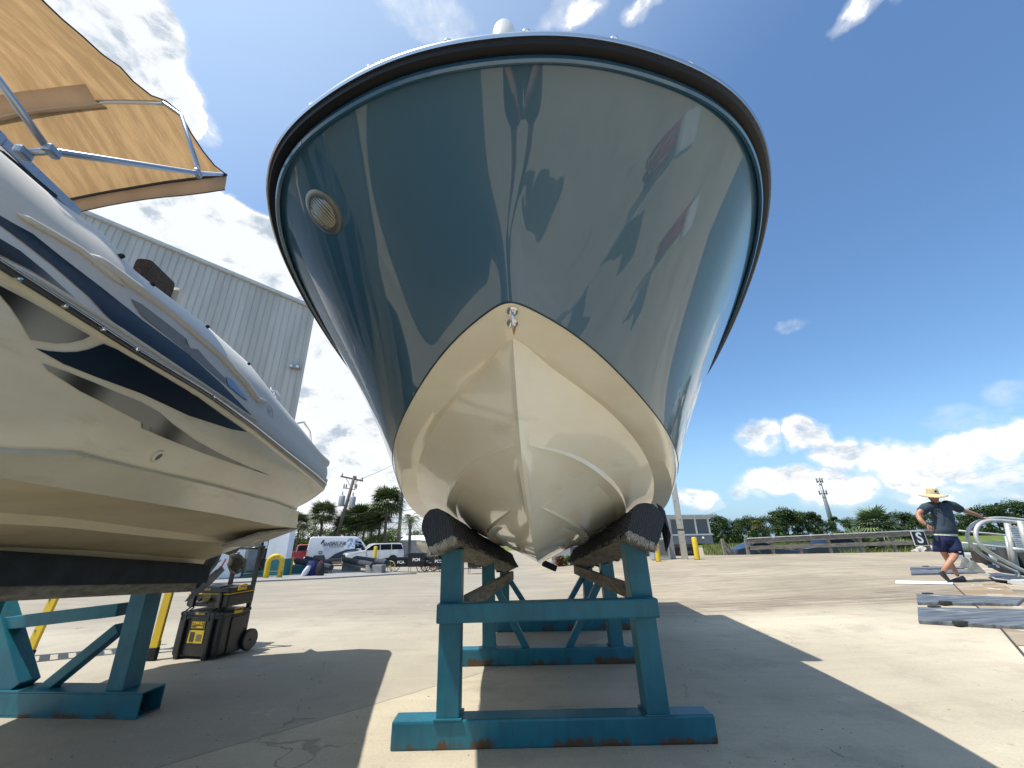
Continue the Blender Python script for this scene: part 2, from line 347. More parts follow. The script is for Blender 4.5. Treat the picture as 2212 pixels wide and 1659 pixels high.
# river
def f_water(nt, b, tc, col): return nt.mix(nt.noise(tc, .05, 3), (.045, .075, .095, 1), (.085, .12, .14, 1))
M_water = mat('river_water', rough=.12, spec=.5, fn=f_water, bump=.5, bscale=2.2, stretch=(1, 2.2, 1))
m = MB(); m.add([(9, -20, -2.5), (600, -20, -2.5), (600, 150, -2.5), (30, 150, -2.5), (9, 30, -2.5)], [(0, 1, 2, 3, 4)]); tag(m.build('river_water', M_water), kind='structure')
m = MB(); m.loft([[(37+(x-37)*1.0, 74+(x-37)*.42, -2.6), (37+(x-37)*1.0, 76+(x-37)*.42, -1.9), (37+(x-37)*1.0, 135+(x-37)*.3, -1.6)] for x in (37, 60, 90, 140, 250, 500)], ring_closed=False)
tag(m.build('marsh_shore', M_grassland, smooth=True), kind='structure')
# seawall face and cap
M_rustconc = mat('stained_concrete', (.40, .34, .26), .9, var=.25, vscale=1.2, dirt=(.35, .19, .09), dirt_amt=.7, dirt_scale=1.1, bump=.05, bscale=30)
t = thing('seawall', 'concrete seawall dropping to the river along the yard edge', 'seawall', wall_pt(10))
m = MB(); a, b_ = wall_pt(8.2), wall_pt(24); nrm = V((wd.y, -wd.x, 0))
for i in range(12):
    p = wall_pt(8.2+i*1.35); q = wall_pt(8.2+(i+1)*1.35-.02)
    m.add([p+V((0,0,zg(p.x-.2,p.y)-p.z+.004)), q+V((0,0,zg(q.x-.2,q.y)-q.z+.004)), q+V((0, 0, -3)), p+V((0, 0, -3)), p+nrm*.3+V((0, 0, zg(p.x-.2,p.y)-p.z)), q+nrm*.3+V((0, 0, zg(q.x-.2,q.y)-q.z)), q+nrm*.3+V((0, 0, -3)), p+nrm*.3+V((0, 0, -3))],
          [(0, 1, 2, 3), (7, 6, 5, 4), (0, 4, 5, 1), (2, 6, 7, 3), (0, 3, 7, 4), (1, 5, 6, 2)])
m.build('wall_cap', M_rustconc, t)
# stained dock apron slab beyond the joint
ja, jb, jc, jd = gd(2060, 1262), gd(2084, 1286), gd(2163, 1359), gd(2208, 1411)
m = MB(); P = [gd(2018, 1222), ja, jb, jc, jd]
rows = [[p+V((0, 0, .004)), V((max(p.x+.3, min(wallx(p.y)-.02, 20)), p.y+.0, 0))] for p in P]
for r_ in rows: r_[1].z = zg(r_[1].x, r_[1].y)+.004; 
def f_apron(nt, b, tc, col):
    n = nt.noise(nt.mapping(tc, scale=(.6, 1.6, 1)), 1.1, 6, .65, .3); c = nt.mix(nt.rng(n, .35, .6), (.36, .31, .24, 1), (.25, .175, .10, 1)); c = nt.mix(nt.rng(nt.noise(tc, 2.3, 5, .7), .56, .66), c, (.6, .57, .5, 1)); return c
sub = []
for i in range(len(rows)-1):
    for k in range(4):
        a0, a1 = rows[i][0].lerp(rows[i+1][0], k/4), rows[i][1].lerp(rows[i+1][1], k/4); r0 = []
        for j in range(9):
            q = a0.lerp(a1, j/8); r0.append((q.x, q.y, zg(q.x, q.y)+.006))
        sub.append(r0)
m.loft(sub, ring_closed=False); tag(m.build('dock_apron', mat('apron', rough=.9, fn=f_apron, bump=.03, bscale=40)), kind='structure')
m = MB(); m.tube([p+V((0, 0, .004)) for p in (ja, jb, jc, jd, jd+(jd-jc)*.8)], .012, 4); tag(m.build('slab_joint', mat('joint', (.06, .05, .045), .9)), kind='structure')
# painted white line
m = MB(); a, b_, c, d = gd(1935, 1254, .012), gd(2058, 1256, .012), gd(2058, 1262, .012), gd(1934, 1260, .012)
m.prism([a, b_, c, d], (0, 0, -.004)); tag(m.build('painted_line', mat('white_line', (.78, .78, .74), .7)), kind='structure')
# steel ramp plates bolted on the slab
def f_plate(nt, b, tc, col):
    n = nt.noise(nt.mapping(tc, scale=(.5, 6, 1), rot=(0, 0, .08)), 2.2, 6, .7); c = nt.mix(nt.rng(n, .35, .65), (.045, .052, .06, 1), (.16, .175, .19, 1)); n2 = nt.noise(tc, 1.3, 5); return nt.mix(nt.rng(n2, .6, .7, 0, .5), c, (.48, .46, .4, 1))
M_plate = mat('worn_steel_plate', rough=.55, spec=.6, fn=f_plate)
PL = [('long weathered grey ramp plate nearest the camera by the gangway', [gd(1984, 1318), gd(2330, 1326), gd(2330, 1369), gd(1986, 1348)]),
      ('grey ramp plate with four lugs beside the rusty slab', [gd(1981, 1288), gd(2215, 1297), gd(2200, 1311), gd(1983, 1307)]),
      ('grey plate lying behind the white painted line', [gd(1969, 1234), gd(2105, 1234), gd(2112, 1240), gd(1969, 1243)]),
      ('thin dark plate farthest up the slab behind the man', [gd(1967, 1228), gd(2080, 1226), gd(2084, 1230), gd(1967, 1232)])]
for lb, q in PL:
    t = thing('ramp_plate', lb, 'steel plate', q[0], 'ramp plates on the dock slab')
    m = MB(); m.prism([p+V((0, 0, .045)) for p in q], (0, 0, -.045)); m.build('plate', M_plate, t, bevel=.006)
    for e0, e1, f in ((0, 1, .12), (3, 2, .3)) if q[0].y < 10 else ((0, 1, .3),):
        m = MB(); pp = q[e0].lerp(q[e1], f); m.box(pp+V((0, 0, .04)), (.14, .08, .05), bev=.01); m.build('lug', mat('black_lug', (.03, .03, .03), .6), t)
# pyramid wheel stops
for px, py, s_, lb in ((2110, 1238, .25, 'nearer pyramid-shaped concrete block at the seawall edge behind the man'), (2092, 1227, .25, 'farther pyramid-shaped concrete block at the seawall edge')):
    p = gd(px, py); t = thing('concrete_block', lb, 'concrete block', p, 'pyramid blocks on the seawall')
    m = MB(); R = Matrix.Rotation(atan2(wd.y, wd.x), 3, 'Z'); a = s_; h = .30
    vs = [R@V(q) for q in ((-a*.7, -a*.7, 0), (a*.7, -a*.7, 0), (a*.7, a*.7, 0), (-a*.7, a*.7, 0), (-a*.35, -.03, h), (a*.35, -.03, h), (a*.35, .03, h), (-a*.35, .03, h))]
    m.add([v+p for v in vs], [(3, 2, 1, 0), (4, 5, 6, 7), (0, 1, 5, 4), (1, 2, 6, 5), (2, 3, 7, 6), (3, 0, 4, 7)]); m.build('block', mat('grey_block', (.15, .16, .145), .9, var=.35), t, bevel=.03)
    m = MB(); m.tube([p+V((0, 0, h-.02)), p+V((0, 0, h+.06))], .02, 6); m.build('lifting_eye', mat('black_lug'), t)

# ================================================================= blue boat
g = (-0.06876, 0.65309, 0.08888, 0.00005, 0.00145, 0.02083)
def bw(s, t, z):
    x, y, yaw, pt, hl, dz = g
    t2 = t*cos(hl)+(z-1)*sin(hl); z2 = (z-1)*cos(hl)-t*sin(hl); s2 = (s-3)*cos(pt)+z2*sin(pt); z3 = z2*cos(pt)-(s-3)*sin(pt); s3 = s2+3
    return V((x+s3*sin(yaw)+t2*cos(yaw), y+s3*cos(yaw)-t2*sin(yaw), z3+1+dz))
SHEER = [(0.074, 0.0, 2.566), (0.095, 0.274, 2.562), (0.174, 0.554, 2.552), (0.357, 0.863, 2.555), (0.732, 1.13, 2.568), (1.349, 1.335, 2.555), (2.294, 1.497, 2.492), (3.993, 1.574, 2.395), (7.991, 1.541, 2.239)]
PAINT = [(0.671, 0.0, 2.025), (0.727, 0.109, 2.008), (0.935, 0.332, 1.942), (1.33, 0.626, 1.815), (1.877, 0.904, 1.706), (2.595, 1.125, 1.608), (3.594, 1.235, 1.51), (5.494, 1.294, 1.392), (7.994, 1.294, 1.344)]
CHINE = [(0.828, -0.0, 1.944), (0.971, 0.138, 1.907), (1.292, 0.412, 1.812), (1.732, 0.724, 1.684), (2.282, 0.978, 1.532), (2.991, 1.119, 1.4), (4.0, 1.2, 1.297), (5.5, 1.249, 1.215), (7.999, 1.239, 1.153)]
ST1 = [(1.205, 0.037), (1.517, 0.267), (1.991, 0.526), (2.597, 0.698), (3.494, 0.779), (5.5, .80), (7.991, 0.809)]
ST2 = [(1.69, 0.064), (2.088, 0.227), (2.687, 0.388), (3.497, 0.457), (5.5, .47), (7.997, 0.476)]
KEEL = [(0.66, 2.04), (0.81, 1.955), (1.056, 1.671), (1.453, 1.386), (2.001, 1.152), (2.8, .979), (4.0, .897), (6.0, .86), (8.004, .825)]
def natM(ys):
    n = len(ys); c = [0.]*n; d = [V((0, 0, 0))]*n; M = [V((0, 0, 0))]*n
    for i in range(1, n-1):
        r_ = (ys[i+1]-2*ys[i]+ys[i-1])*6; den = 4-c[i-1]; c[i] = 1/den; d[i] = (r_-d[i-1])/den
    for i in range(n-2, 0, -1): M[i] = d[i]-M[i+1]*c[i]
    return M
def natE(ys, M, u):
    i = max(0, min(len(ys)-2, int(u))); t = u-i
    return ys[i]*(1-t)+ys[i+1]*t+((1-t)**3-(1-t))*M[i]/6+(t**3-t)*M[i+1]/6
NATC = {}
def cv(c, u):
    k = id(c)
    if k not in NATC:
        full = [V((p[0], -p[1], p[2])) for p in c[:0:-1]]+[V(p) for p in c]; NATC[k] = (full, natM(full))
    full, M = NATC[k]; return natE(full, M, (len(c)-1)*(1+u))
def f_blue(nt, b, tc, col):
    return nt.mix(nt.rng(nt.noise(tc, 1.1, 4), .3, .7), (.024, .088, .150, 1), (.028, .096, .160, 1))
M_blue = mat('blue_gelcoat', rough=.32, spec=.5, coat=1.0, fn=f_blue)
M_blue.node_tree.nodes['Principled BSDF'].inputs['Coat Roughness'].default_value = .012
M_blue.node_tree.nodes['Principled BSDF'].inputs['Coat IOR'].default_value = 1.6
def f_cream(nt, b, tc, col):
    n = nt.noise(nt.mapping(tc, scale=(1, 1, 2)), 2.0, 5, .6); c = nt.mix(nt.rng(n, .35, .7), (.84, .78, .63, 1), (.79, .71, .55, 1)); sc = nt.rng(nt.noise(nt.mapping(tc, scale=(3, 8, 1.2), rot=(.3, .2, .5)), 3.5, 7, .78), .665, .70, 0, .28); c = nt.mix(sc, c, (.38, .30, .19, 1)); sm = nt.rng(nt.noise(nt.mapping(tc, scale=(1, 1, 4)), 1.4, 5, .7), .60, .74, 0, .35); c = nt.mix(sm, c, (.52, .43, .29, 1)); return c
M_cream = mat('cream_gelcoat', rough=.25, spec=.5, coat=.8, fn=f_cream)
M_cream.node_tree.nodes['Principled BSDF'].inputs['Coat Roughness'].default_value = .03
M_chrome = mat('chrome', (.72, .73, .74), .12, 1.0); M_rubber = mat('black_rubber', (.008, .008, .009), .45, spec=.3)
M_steel = mat('stainless', (.62, .63, .64), .28, 1.0)
blue = thing('powerboat', 'big powerboat seen bow-on with glossy blue flared hull and cream bottom', 'boat', bw(4, 0, 1))
NU = 110
us = [ (i/NU)**1.35 for i in range(NU+1)]
def sheer_in(u):  # hull edge just under the rub rail
    p = cv(SHEER, u); q = cv(SHEER, min(1, u+.01)); o = cv(SHEER, max(0, u-.01)); d = q-o; n = V((-d.y, d.x, 0)).normalized() if d.length > 1e-6 else V((-1, 0, 0))
    if u < 1e-6: n = V((-1, 0, 0))
    if n.y < 0: n = V((-1, 0, 0))
    return V((p.x-n.x*.04, max(0, p.y-n.y*.04), p.z-.022)), n
def top_section(u):
    s, _ = sheer_in(u); pnt = cv(PAINT, u); pnt = V((pnt.x, pnt.y, pnt.z)); r = []
    for k in range(19):
        v = k/18; w = v; q = pnt.lerp(s, w)
        fl = (1-sstep(.25, 1, u)); bul = .10*fl*sin(pi*v)*min(1, u*9)          # concave flare
        q = V((q.x + .06*sin(pi*v)*(1-sstep(0, .35, u)), max(0, q.y-bul*.9), q.z))
        r.append(q)
    return r
m = MB(); secs = [top_section(u) for u in us]
rings = [[bw(q.x, -q.y, q.z) for q in reversed(s_)] + [bw(q.x, q.y, q.z) for q in s_] for s_ in secs]
def side(sgn): return [[bw(q.x, sgn*q.y, q.z) for q in s_] for s_ in secs]
m.loft(side(1), ring_closed=False); m.loft(side(-1), ring_closed=False)
hull_top = m.build('topsides', M_blue, blue, smooth=True, merge=.0015)
class C1:
    """smooth height-over-length curve: natural cubic on uneven knots"""
    def __init__(self, pts):
        self.x = [p[0] for p in pts]; self.y = [p[1] for p in pts]; n = len(pts); a = [0.]*n; b = [1.]*n; c = [0.]*n; d = [0.]*n
        for i in range(1, n-1):
            h0, h1 = self.x[i]-self.x[i-1], self.x[i+1]-self.x[i]; a[i] = h0; b[i] = 2*(h0+h1); c[i] = h1; d[i] = 6*((self.y[i+1]-self.y[i])/h1-(self.y[i]-self.y[i-1])/h0)
        for i in range(1, n): w = a[i]/b[i-1]; b[i] -= w*c[i-1]; d[i] -= w*d[i-1]
        self.m = [0.]*n
        for i in range(n-2, 0, -1): self.m[i] = (d[i]-c[i]*self.m[i+1])/b[i]
    def __call__(self, s):
        x, y, m = self.x, self.y, self.m
        if s <= x[0]: return y[0]
        if s >= x[-1]: return y[-1]
        i = next(i for i in range(len(x)-1) if s <= x[i+1]); h = x[i+1]-x[i]; A = (x[i+1]-s)/h; B = 1-A
        return A*y[i]+B*y[i+1]+((A**3-A)*m[i]+(B**3-B)*m[i+1])*h*h/6
keelz = C1(KEEL); cST1 = C1(ST1); cST2 = C1(ST2)
def bot_section(u):
    pnt = cv(PAINT, u); ch = cv(CHINE, u); s = ch.x; kz = min(keelz(s), ch.z-.0005); w = (.03+.10*sstep(.9, 2.6, s))*min(1, ch.y/.2); r = []
    r.append((pnt.x, pnt.y, pnt.z)); 
    for k in range(1, 5):
        q = pnt.lerp(ch, k/5); r.append((q.x, q.y + .012*sin(pi*k/5)*min(1, ch.y*3), q.z))
    r.append(tuple(ch)); tin = max(0, ch.y-w); zin = ch.z+.012*min(1, ch.y*2); r.append((s, tin, zin))
    def zz(t): return kz + (zin-kz)*(t/max(tin, 1e-4)) + .02*sin(pi*t/max(tin, 1e-4))*min(1, ch.y)
    a1 = min(1, max(0, (s-1.15)/.7)); a2 = min(1, max(0, (s-1.65)/.6))
    t1 = min(max(0, cST1(s)), tin*.9); t2 = min(max(0, cST2(s)), tin*.6)
    t1 = max(t1, .10*tin+.003); t2 = min(max(t2, .045*tin+.0015), t1*.8)
    e1, e2 = .004, .004
    for k in (1, 2, 3): t = tin+(t1+e1-tin)*k/3; r.append((s, t, zz(t)))
    r.append((s, t1, zz(t1)-.032*a1)); ti = max(t1-.072*a1-.003, t2+.006); r.append((s, ti, zz(ti)))
    for k in (1, 2): t = ti+(t2+e2-ti)*k/2; r.append((s, t, zz(t)))
    r.append((s, t2, zz(t2)-.028*a2)); t = max(.0005, t2-.06*a2-.003); r.append((s, t, zz(t)))
    r.append((s, t*.5, zz(t*.5))); r.append((s, min(.018, t*.3), zz(0)+.004)); r.append((s, 0, kz-.008))
    return r
m = MB()
us2 = [(i/160)**1.5 for i in range(161)]
for sg in (1, -1): m.loft([[bw(q[0], sg*q[1], q[2]) for q in bot_section(u)] for u in us2], ring_closed=False)
E_ = bot_section(1.0); m.add([bw(q[0], q[1], q[2]) for q in E_]+[bw(q[0], -q[1], q[2]) for q in reversed(E_)], [tuple(range(2*len(E_)))])
hull_bot = m.build('hull_bottom', M_cream, blue, smooth=True, angle=22, merge=.0012)
# boot line between the two paints
m = MB()
for sg in (1, -1): m.tube([bw(p.x, sg*(p.y), p.z) for p in (cv(PAINT, u) for u in us)], .004, 5)
m.build('boot_line', mat('boot_dark', (.012, .03, .045), .4), blue, smooth=True)
# transom + deck cap
m = MB(); T_ = top_section(1.0); m.add([bw(q.x, q.y, q.z) for q in T_]+[bw(q.x, -q.y, q.z) for q in reversed(T_)], [tuple(range(2*len(T_)))])
for i in range(len(us)-1):
    a, b_ = sheer_in(us[i])[0], sheer_in(us[i+1])[0]; m.add([bw(a.x, a.y, a.z), bw(b_.x, b_.y, b_.z), bw(b_.x, -b_.y, b_.z), bw(a.x, -a.y, a.z)], [(0, 1, 2, 3)])
m.build('deck', mat('white_gelcoat', (.72, .71, .67), .3, coat=.4), blue)
# rub rail: black rubber with stainless strip
def rail_ring(u, prof):
    p = cv(SHEER, u); _, n = sheer_in(u); return p, n, [(p.x+n.x*a, p.y+n.y*a, p.z+b) for a, b in prof]
def rail(prof, name, mm, smooth=True, pa=blue):
    m = MB(); path = [(u, -1) for u in reversed(us[1:])] + [(0., 1)] + [(u, 1) for u in us[1:]]; rings = []
    for u, sg in path:
        p, n, rr = rail_ring(u, prof); rings.append([bw(a, sg*b if u > 0 else 0, c) for a, b, c in rr])
    m.loft(rings, cap=True); return m.build(name, mm, pa, smooth=smooth, angle=40)
rb = rail([(-.05, -.028), (-.028, -.034), (-.010, -.030), (-.004, -.014), (-.004, -.002), (-.03, .006), (-.08, .006)], 'rub_rail', M_rubber)
rail([(-.006, -.012), (.002, -.014), (.006, -.006), (.004, .004), (-.006, .010), (-.03, .012), (-.03, .006)], 'steel_strip', M_steel, pa=rb)
rail([(-.052, -.052), (-.042, -.060), (-.036, -.052), (-.038, -.026), (-.052, -.026)], 'hull_lip', M_blue)
# small studs on the rail
acc = 0; last = cv(SHEER, 0); nxt = .12
for i in range(1, 900):
    u = i/900*.62; p = cv(SHEER, u); acc += (p-last).length; last = p
    if acc > nxt:
        nxt += .27
        for sg in (1, -1):
            _, n = sheer_in(u); m = MB(); c = bw(p.x-n.x*.012, sg*(p.y-n.y*.012), p.z+.004); m.lathe([(.007, 0), (.007, .012), (.013, .013), (.014, .02), (.009, .027)], c, n=8); m.build('snap_stud', M_chrome, blue, smooth=True)
# white domed nav light base on the foredeck
m = MB(); c = bw(.17, .045, 2.60); m.lathe([(.042, -.05), (.042, .10), (.038, .16), (.027, .188), (.01, .198)], c, n=20); dome = m.build('anchor_light_dome', mat('white_gelcoat'), blue, smooth=True)
# bow eye (U bolt) and rust stain
def on_stem(s): return bw(s, 0, keelz(s))
hb = BVHTree.FromPolygons([v.co+ORG[blue.name] for v in hull_bot.data.vertices], [tuple(p.vertices) for p in hull_bot.data.polygons])
ht = BVHTree.FromPolygons([v.co+ORG[blue.name] for v in hull_top.data.vertices], [tuple(p.vertices) for p in hull_top.data.polygons])
def hit(tree, px, py):
    d = dirpx(px, py); l, n, i, ds = tree.ray_cast(V((0, 0, CAM_H)), d)
    if l is None: return None, None
    if n.dot(d) > 0: n = -n
    return l, n
eye = MB(); p1, n1 = hit(hb, 1107, 672); p2, n2 = hit(hb, 1107, 698)
if p1 and p2:
    nn_ = (n1+n2).normalized(); pts = [p1-nn_*.005, p1+nn_*.03] + [p1.lerp(p2, k/6)+nn_*(.03+.022*sin(pi*k/6)) for k in range(1, 6)] + [p2+nn_*.03, p2-nn_*.005]
    eye.tube(pts, .0065, 10)
    for p_, n_ in ((p1, n1), (p2, n2)): eye.lathe([(.022, -.002), (.022, .004), (.013, .007), (.012, .012)], p_, n_, 16)
    eo = eye.build('bow_eye', M_chrome, blue, smooth=True, angle=40)
def decal(tree, poly, off, name, mm, parent, N=26, label=None):
    """surface paint or stain: a thin skin following the hull inside the outline"""
    xs = [p[0] for p in poly]; ys_ = [p[1] for p in poly]
    bm = bmesh.new(); vs = [bm.verts.new((x, y, 0)) for x, y in poly]; fc = bm.faces.new(vs)
    bmesh.ops.triangulate(bm, faces=[fc]); 
    mx = max(max(xs)-min(xs), max(ys_)-min(ys_))/N
    for axis, lo, hi in (((1, 0, 0), min(xs), max(xs)), ((0, 1, 0), min(ys_), max(ys_))):
        k = lo+mx
        while k < hi:
            bmesh.ops.bisect_plane(bm, geom=bm.verts[:]+bm.edges[:]+bm.faces[:], plane_co=(V(axis)*k), plane_no=axis); k += mx
    m = MB(); idx = {}; 
    for v in bm.verts:
        l, n = hit(tree, v.co.x, v.co.y)
        if l is not None: idx[v] = len(m.v); m.v.append(l+n*off)
    for f in bm.faces:
        if all(v in idx for v in f.verts):
            pts_ = [m.v[idx[v]] for v in f.verts]
            if max((a-b).length for a in pts_ for b in pts_) < .8: m.f.append(tuple(idx[v] for v in f.verts)); m.fm.append(0)
    bm.free(); m.norecalc = True; return m.build(name, mm, parent, smooth=True, label=label)
decal(hb, [(1105, 700), (1113, 700), (1114, 712), (1110, 726), (1107, 712)], .0008, 'rust_stain', mat('rust_stain', (.42, .22, .08), .6), blue, 4)
# round louvred vent on the port bow
vp, vn = hit(ht, 700, 459)
if vp:
    ve = MB(); ve.lathe([(.088, -.004), (.088, .003), (.078, .007), (.066, .006), (.064, .002)], vp, vn, 36)
    vo = ve.build('hull_vent', mat('warm_steel', (.42, .40, .35), .3, 1.0), blue, smooth=True, angle=50)
    X = vn.cross(V((0, 0, 1))).normalized(); Z = X.cross(vn).normalized()
    bd = MB(); bd.lathe([(.065, .0005), (.065, .0015)], vp, vn, 30); bd.build('vent_recess', mat('vent_dark', (.12, .11, .09), .5), vo)
    for k in range(-4, 5):
        x = k*.0135; hh = sqrt(max(0, .060**2-x*x)); lv = MB(); lv.tube([vp+X*x-Z*hh+vn*.003, vp+X*(x+.004*cos(k))+vn*.005, vp+X*x+Z*hh+vn*.003], .0045, 6); lv.build('louvre', mat('warm_steel'), vo, smooth=True)
# console and hardtop (they throw the stepped shadow on the right)
M_wg = mat('white_gelcoat')
m = MB(); m.box(bw(4.6, 0, 2.9), (1.1, 1.5, 1.3), Matrix.Rotation(-.087, 3, 'Z'), bev=.08); m.build('console', M_wg, blue)
m = MB(); m.box(bw(4.9, 0, 4.25), (2.1, 2.6, .1), Matrix.Rotation(-.087, 3, 'Z'), bev=.04); m.build('hardtop', M_wg, blue)
for sg in (1, -1):
    for s_ in (4.1, 5.8):
        m = MB(); m.tube([bw(s_, sg*.62, 2.4), bw(s_+.1, sg*.8, 4.22)], .03, 8); m.build('hardtop_leg', M_chrome, blue, smooth=True)
# trim tab / drive peeking out under the transom
m = MB(); c = at(1187, 1222, 8.6); m.box(c, (.3, .12, .12), Matrix.Rotation(.4, 3, 'Y'), bev=.03); m.build('drive_skeg', M_rubber, blue)

# grit, flakes and pebbles lying on the slab near the stands
rnd = random.Random(77); m = MB()
for i in range(420):
    y = 2.6+rnd.random()**1.5*7; x = rnd.uniform(-.95, 1.15)*y; r = rnd.uniform(.0015, .004)*(1+y*.08); c = V((x, y, zg(x, y)+r*.3)); a = rnd.uniform(0, 6.28)
    u, v, w = V((cos(a), sin(a), 0))*r*rnd.uniform(.8, 1.9), V((-sin(a), cos(a), 0))*r, V((0, 0, r*.7)); m.add([c-u, c-v, c+u, c+v, c+w, c-w], [(0, 1, 4), (1, 2, 4), (2, 3, 4), (3, 0, 4), (1, 0, 5), (2, 1, 5), (3, 2, 5), (0, 3, 5)])
tag(m.build('grit', mat('grit_dark', (.12, .10, .08), .9, var=.5, vscale=40)), 'tiny dark grit and flakes scattered on the concrete', 'grit', kind='stuff')
# ================================================================= teal cradle under the blue boat
def f_teal(nt, b, tc, col):
    n = nt.noise(tc, 2.5, 5, .6); c = nt.mix(nt.rng(n, .35, .7), (.010, .150, .200, 1), (.008, .105, .155, 1))
    sep = nt.node('ShaderNodeSeparateXYZ'); nt.link(tc, sep.inputs[0])
    low = nt.rng(nt.math('ADD', sep.outputs[2], nt.math('MULTIPLY', nt.noise(nt.mapping(tc, scale=(9, 9, 3)), 2.0, 5, .7), -.14)), -.018, -.05)
    low = nt.math('MULTIPLY', low, nt.rng(nt.noise(tc, 4.5, 4, .6), .46, .56)); c = nt.mix(low, c, (.085, .045, .02, 1)); dk = nt.rng(nt.noise(nt.mapping(tc, scale=(3, 3, .5)), 4, 6, .7), .45, .7, 0, .45); c = nt.mix(dk, c, (.006, .07, .10, 1)); sc = nt.rng(nt.noise(tc, 7, 7, .8), .625, .665, 0, .85); c = nt.mix(sc, c, (.10, .06, .03, 1)); c = nt.mix(nt.rng(nt.noise(nt.mapping(tc, scale=(1, 1, .3)), 14, 4, .7), .68, .74, 0, .5), c, (.05, .36, .40, 1)); return c
M_teal = mat('teal_paint', rough=.42, spec=.5, fn=f_teal, bump=.02, bscale=25)
def f_carpet(nt, b, tc, col):
    w = nt.node('ShaderNodeTexWave', wave_type='BANDS', bands_direction='X'); w.inputs['Scale'].default_value = 28; w.inputs['Distortion'].default_value = 1.2; w.inputs['Detail Scale'].default_value = 3; nt.link(tc, w.inputs[0])
    n = nt.noise(tc, 90, 3, .8); c = nt.mix(n, (.035, .040, .050, 1), (.15, .163, .19, 1)); c = nt.mix(nt.rng(w.outputs['Fac'], .3, .8, 0, .5), c, (.018, .02, .026, 1))
    bn = nt.node('ShaderNodeBump'); bn.inputs['Strength'].default_value = .9; bn.inputs['Distance'].default_value = .006; nt.link(nt.math('ADD', w.outputs['Fac'], n), bn.inputs['Height']); nt.link(bn.outputs[0], b.inputs['Normal']); return c
M_carpet = mat('bunk_carpet', rough=.98, spec=.05, fn=f_carpet)
M_wood = mat('weathered_wood', (.23, .205, .165), .9, var=.35, vscale=6, stretch=(6, 1, 6), dirt=(.09, .075, .06), dirt_amt=.6, dirt_scale=1.5, bump=.04, bscale=30)
M_fray = mat('frayed_threads', (.55, .52, .45), 1.0, var=.3, vscale=20)
def box_beam(m, a, b_, w, h, hollow=True, bev=.012):
    m.bar(a, b_, w, h, bev=bev)
def stand_frame(root, Y, base, posts, base_h=.15, base_d=.15, diag=None, yaw=0):
    """base: (x0, x1); posts: list of ((xb, xt), ztop, w)"""
    z0 = zg(base[0], Y); tanw = tan(yaw)
    def P(x, z, dy=0): return V((x, Y+dy-(x-(base[0]+base[1])/2)*tanw, z))
    m = MB(); m.bar(P(base[0], z0+base_h/2), P(base[1], z0+base_h/2), base_d, base_h, bev=.014)
    m.build('base_beam', M_teal, root)
    for (xb, xt), zt, w in posts:
        m = MB(); m.bar(P(xb, z0+base_h-.004), P(xt, zt), w*.98, w, up=(0, 1, 0), bev=.008); m.build('upright', M_teal, root)
        m = MB(); m.bar(P(xb-w*.6, z0+base_h+.004), P(xb+w*.6, z0+base_h+.004), w*1.15, .012, bev=.004); m.build('weld_seam', M_teal, root)
    if diag:
        for a, b_ in diag:
            m = MB(); m.bar(P(a[0], a[1]), P(b_[0], b_[1]), .07, .075, up=(0, 1, 0), bev=.006); m.build('diagonal', M_teal, root)
    return P
Y1 = gd(1200, 1616).y + .075
cr = thing('boat_cradle', 'teal steel stand with carpeted bunks under the blue powerboat', 'boat cradle', (.3, Y1, zg(0, Y1)))
def xat(px, py, y): return at(px, py, y).x
def zat(px, py, y): return at(px, py, y).z
bx0, bx1 = gd(845, 1617).x, gd(1556, 1610).x
p1x = (xat(970, 1560, Y1), xat(979, 1195, Y1)); p2x = (xat(1418, 1550, Y1), xat(1367, 1182, Y1)); zt1 = zat(979, 1195, Y1-.02); zt2 = zat(1367, 1180, Y1-.02)
P1 = stand_frame(cr, Y1, (bx0, bx1), [(p1x, zt1+.03, .15), (p2x, zt2+.03, .15)], base_h=.15, base_d=.15, yaw=radians(-.6))
m = MB(); yb = Y1-.13; m.bar(V((xat(945, 1324, yb), yb, zat(945, 1324, yb))), V((xat(1419, 1311, yb), yb, zat(1419, 1311, yb))), .10, .115, bev=.012); m.build('cross_bar', M_teal, cr)
Y2 = gd(1187, 1437).y+.07; Y3 = gd(1230, 1363).y+.07
def mid(Y, px): return xat(px, 1200, Y)
ax2 = mid(Y2, 1187)
P2 = stand_frame(cr, Y2, (ax2-1.03, ax2+1.08), [((xat(1057, 1420, Y2), xat(1055, 1216, Y2)), zat(1055, 1216, Y2), .14), ((xat(1333, 1415, Y2), xat(1307, 1208, Y2)), zat(1307, 1208, Y2), .14)],
    diag=[((xat(1062, 1250, Y2), zat(1062, 1250, Y2)), (xat(1150, 1425, Y2), zat(1150, 1425, Y2))), ((xat(1300, 1245, Y2), zat(1300, 1245, Y2)), (xat(1216, 1425, Y2), zat(1216, 1425, Y2)))])
ax3 = mid(Y3, 1197)
P3 = stand_frame(cr, Y3, (ax3-1.0, ax3+1.03), [((xat(1090, 1350, Y3), xat(1090, 1225, Y3)), zat(1090, 1225, Y3), .14), ((xat(1275, 1350, Y3), xat(1268, 1220, Y3)), zat(1268, 1220, Y3), .14)],
    diag=[((xat(1096, 1245, Y3), zat(1096, 1245, Y3)), (xat(1160, 1345, Y3), zat(1160, 1345, Y3))), ((xat(1262, 1240, Y3), zat(1262, 1240, Y3)), (xat(1205, 1345, Y3), zat(1205, 1345, Y3)))])
for a, b_ in (((1008, 1304, Y1+.1), (1106, 1243, Y3-.1)), ((1395, 1290, Y1+.1), (1243, 1230, Y3-.1))):
    m = MB(); m.bar(at(*a), at(*b_), .05, .115, bev=.006); m.build('tie_board', M_wood, cr)
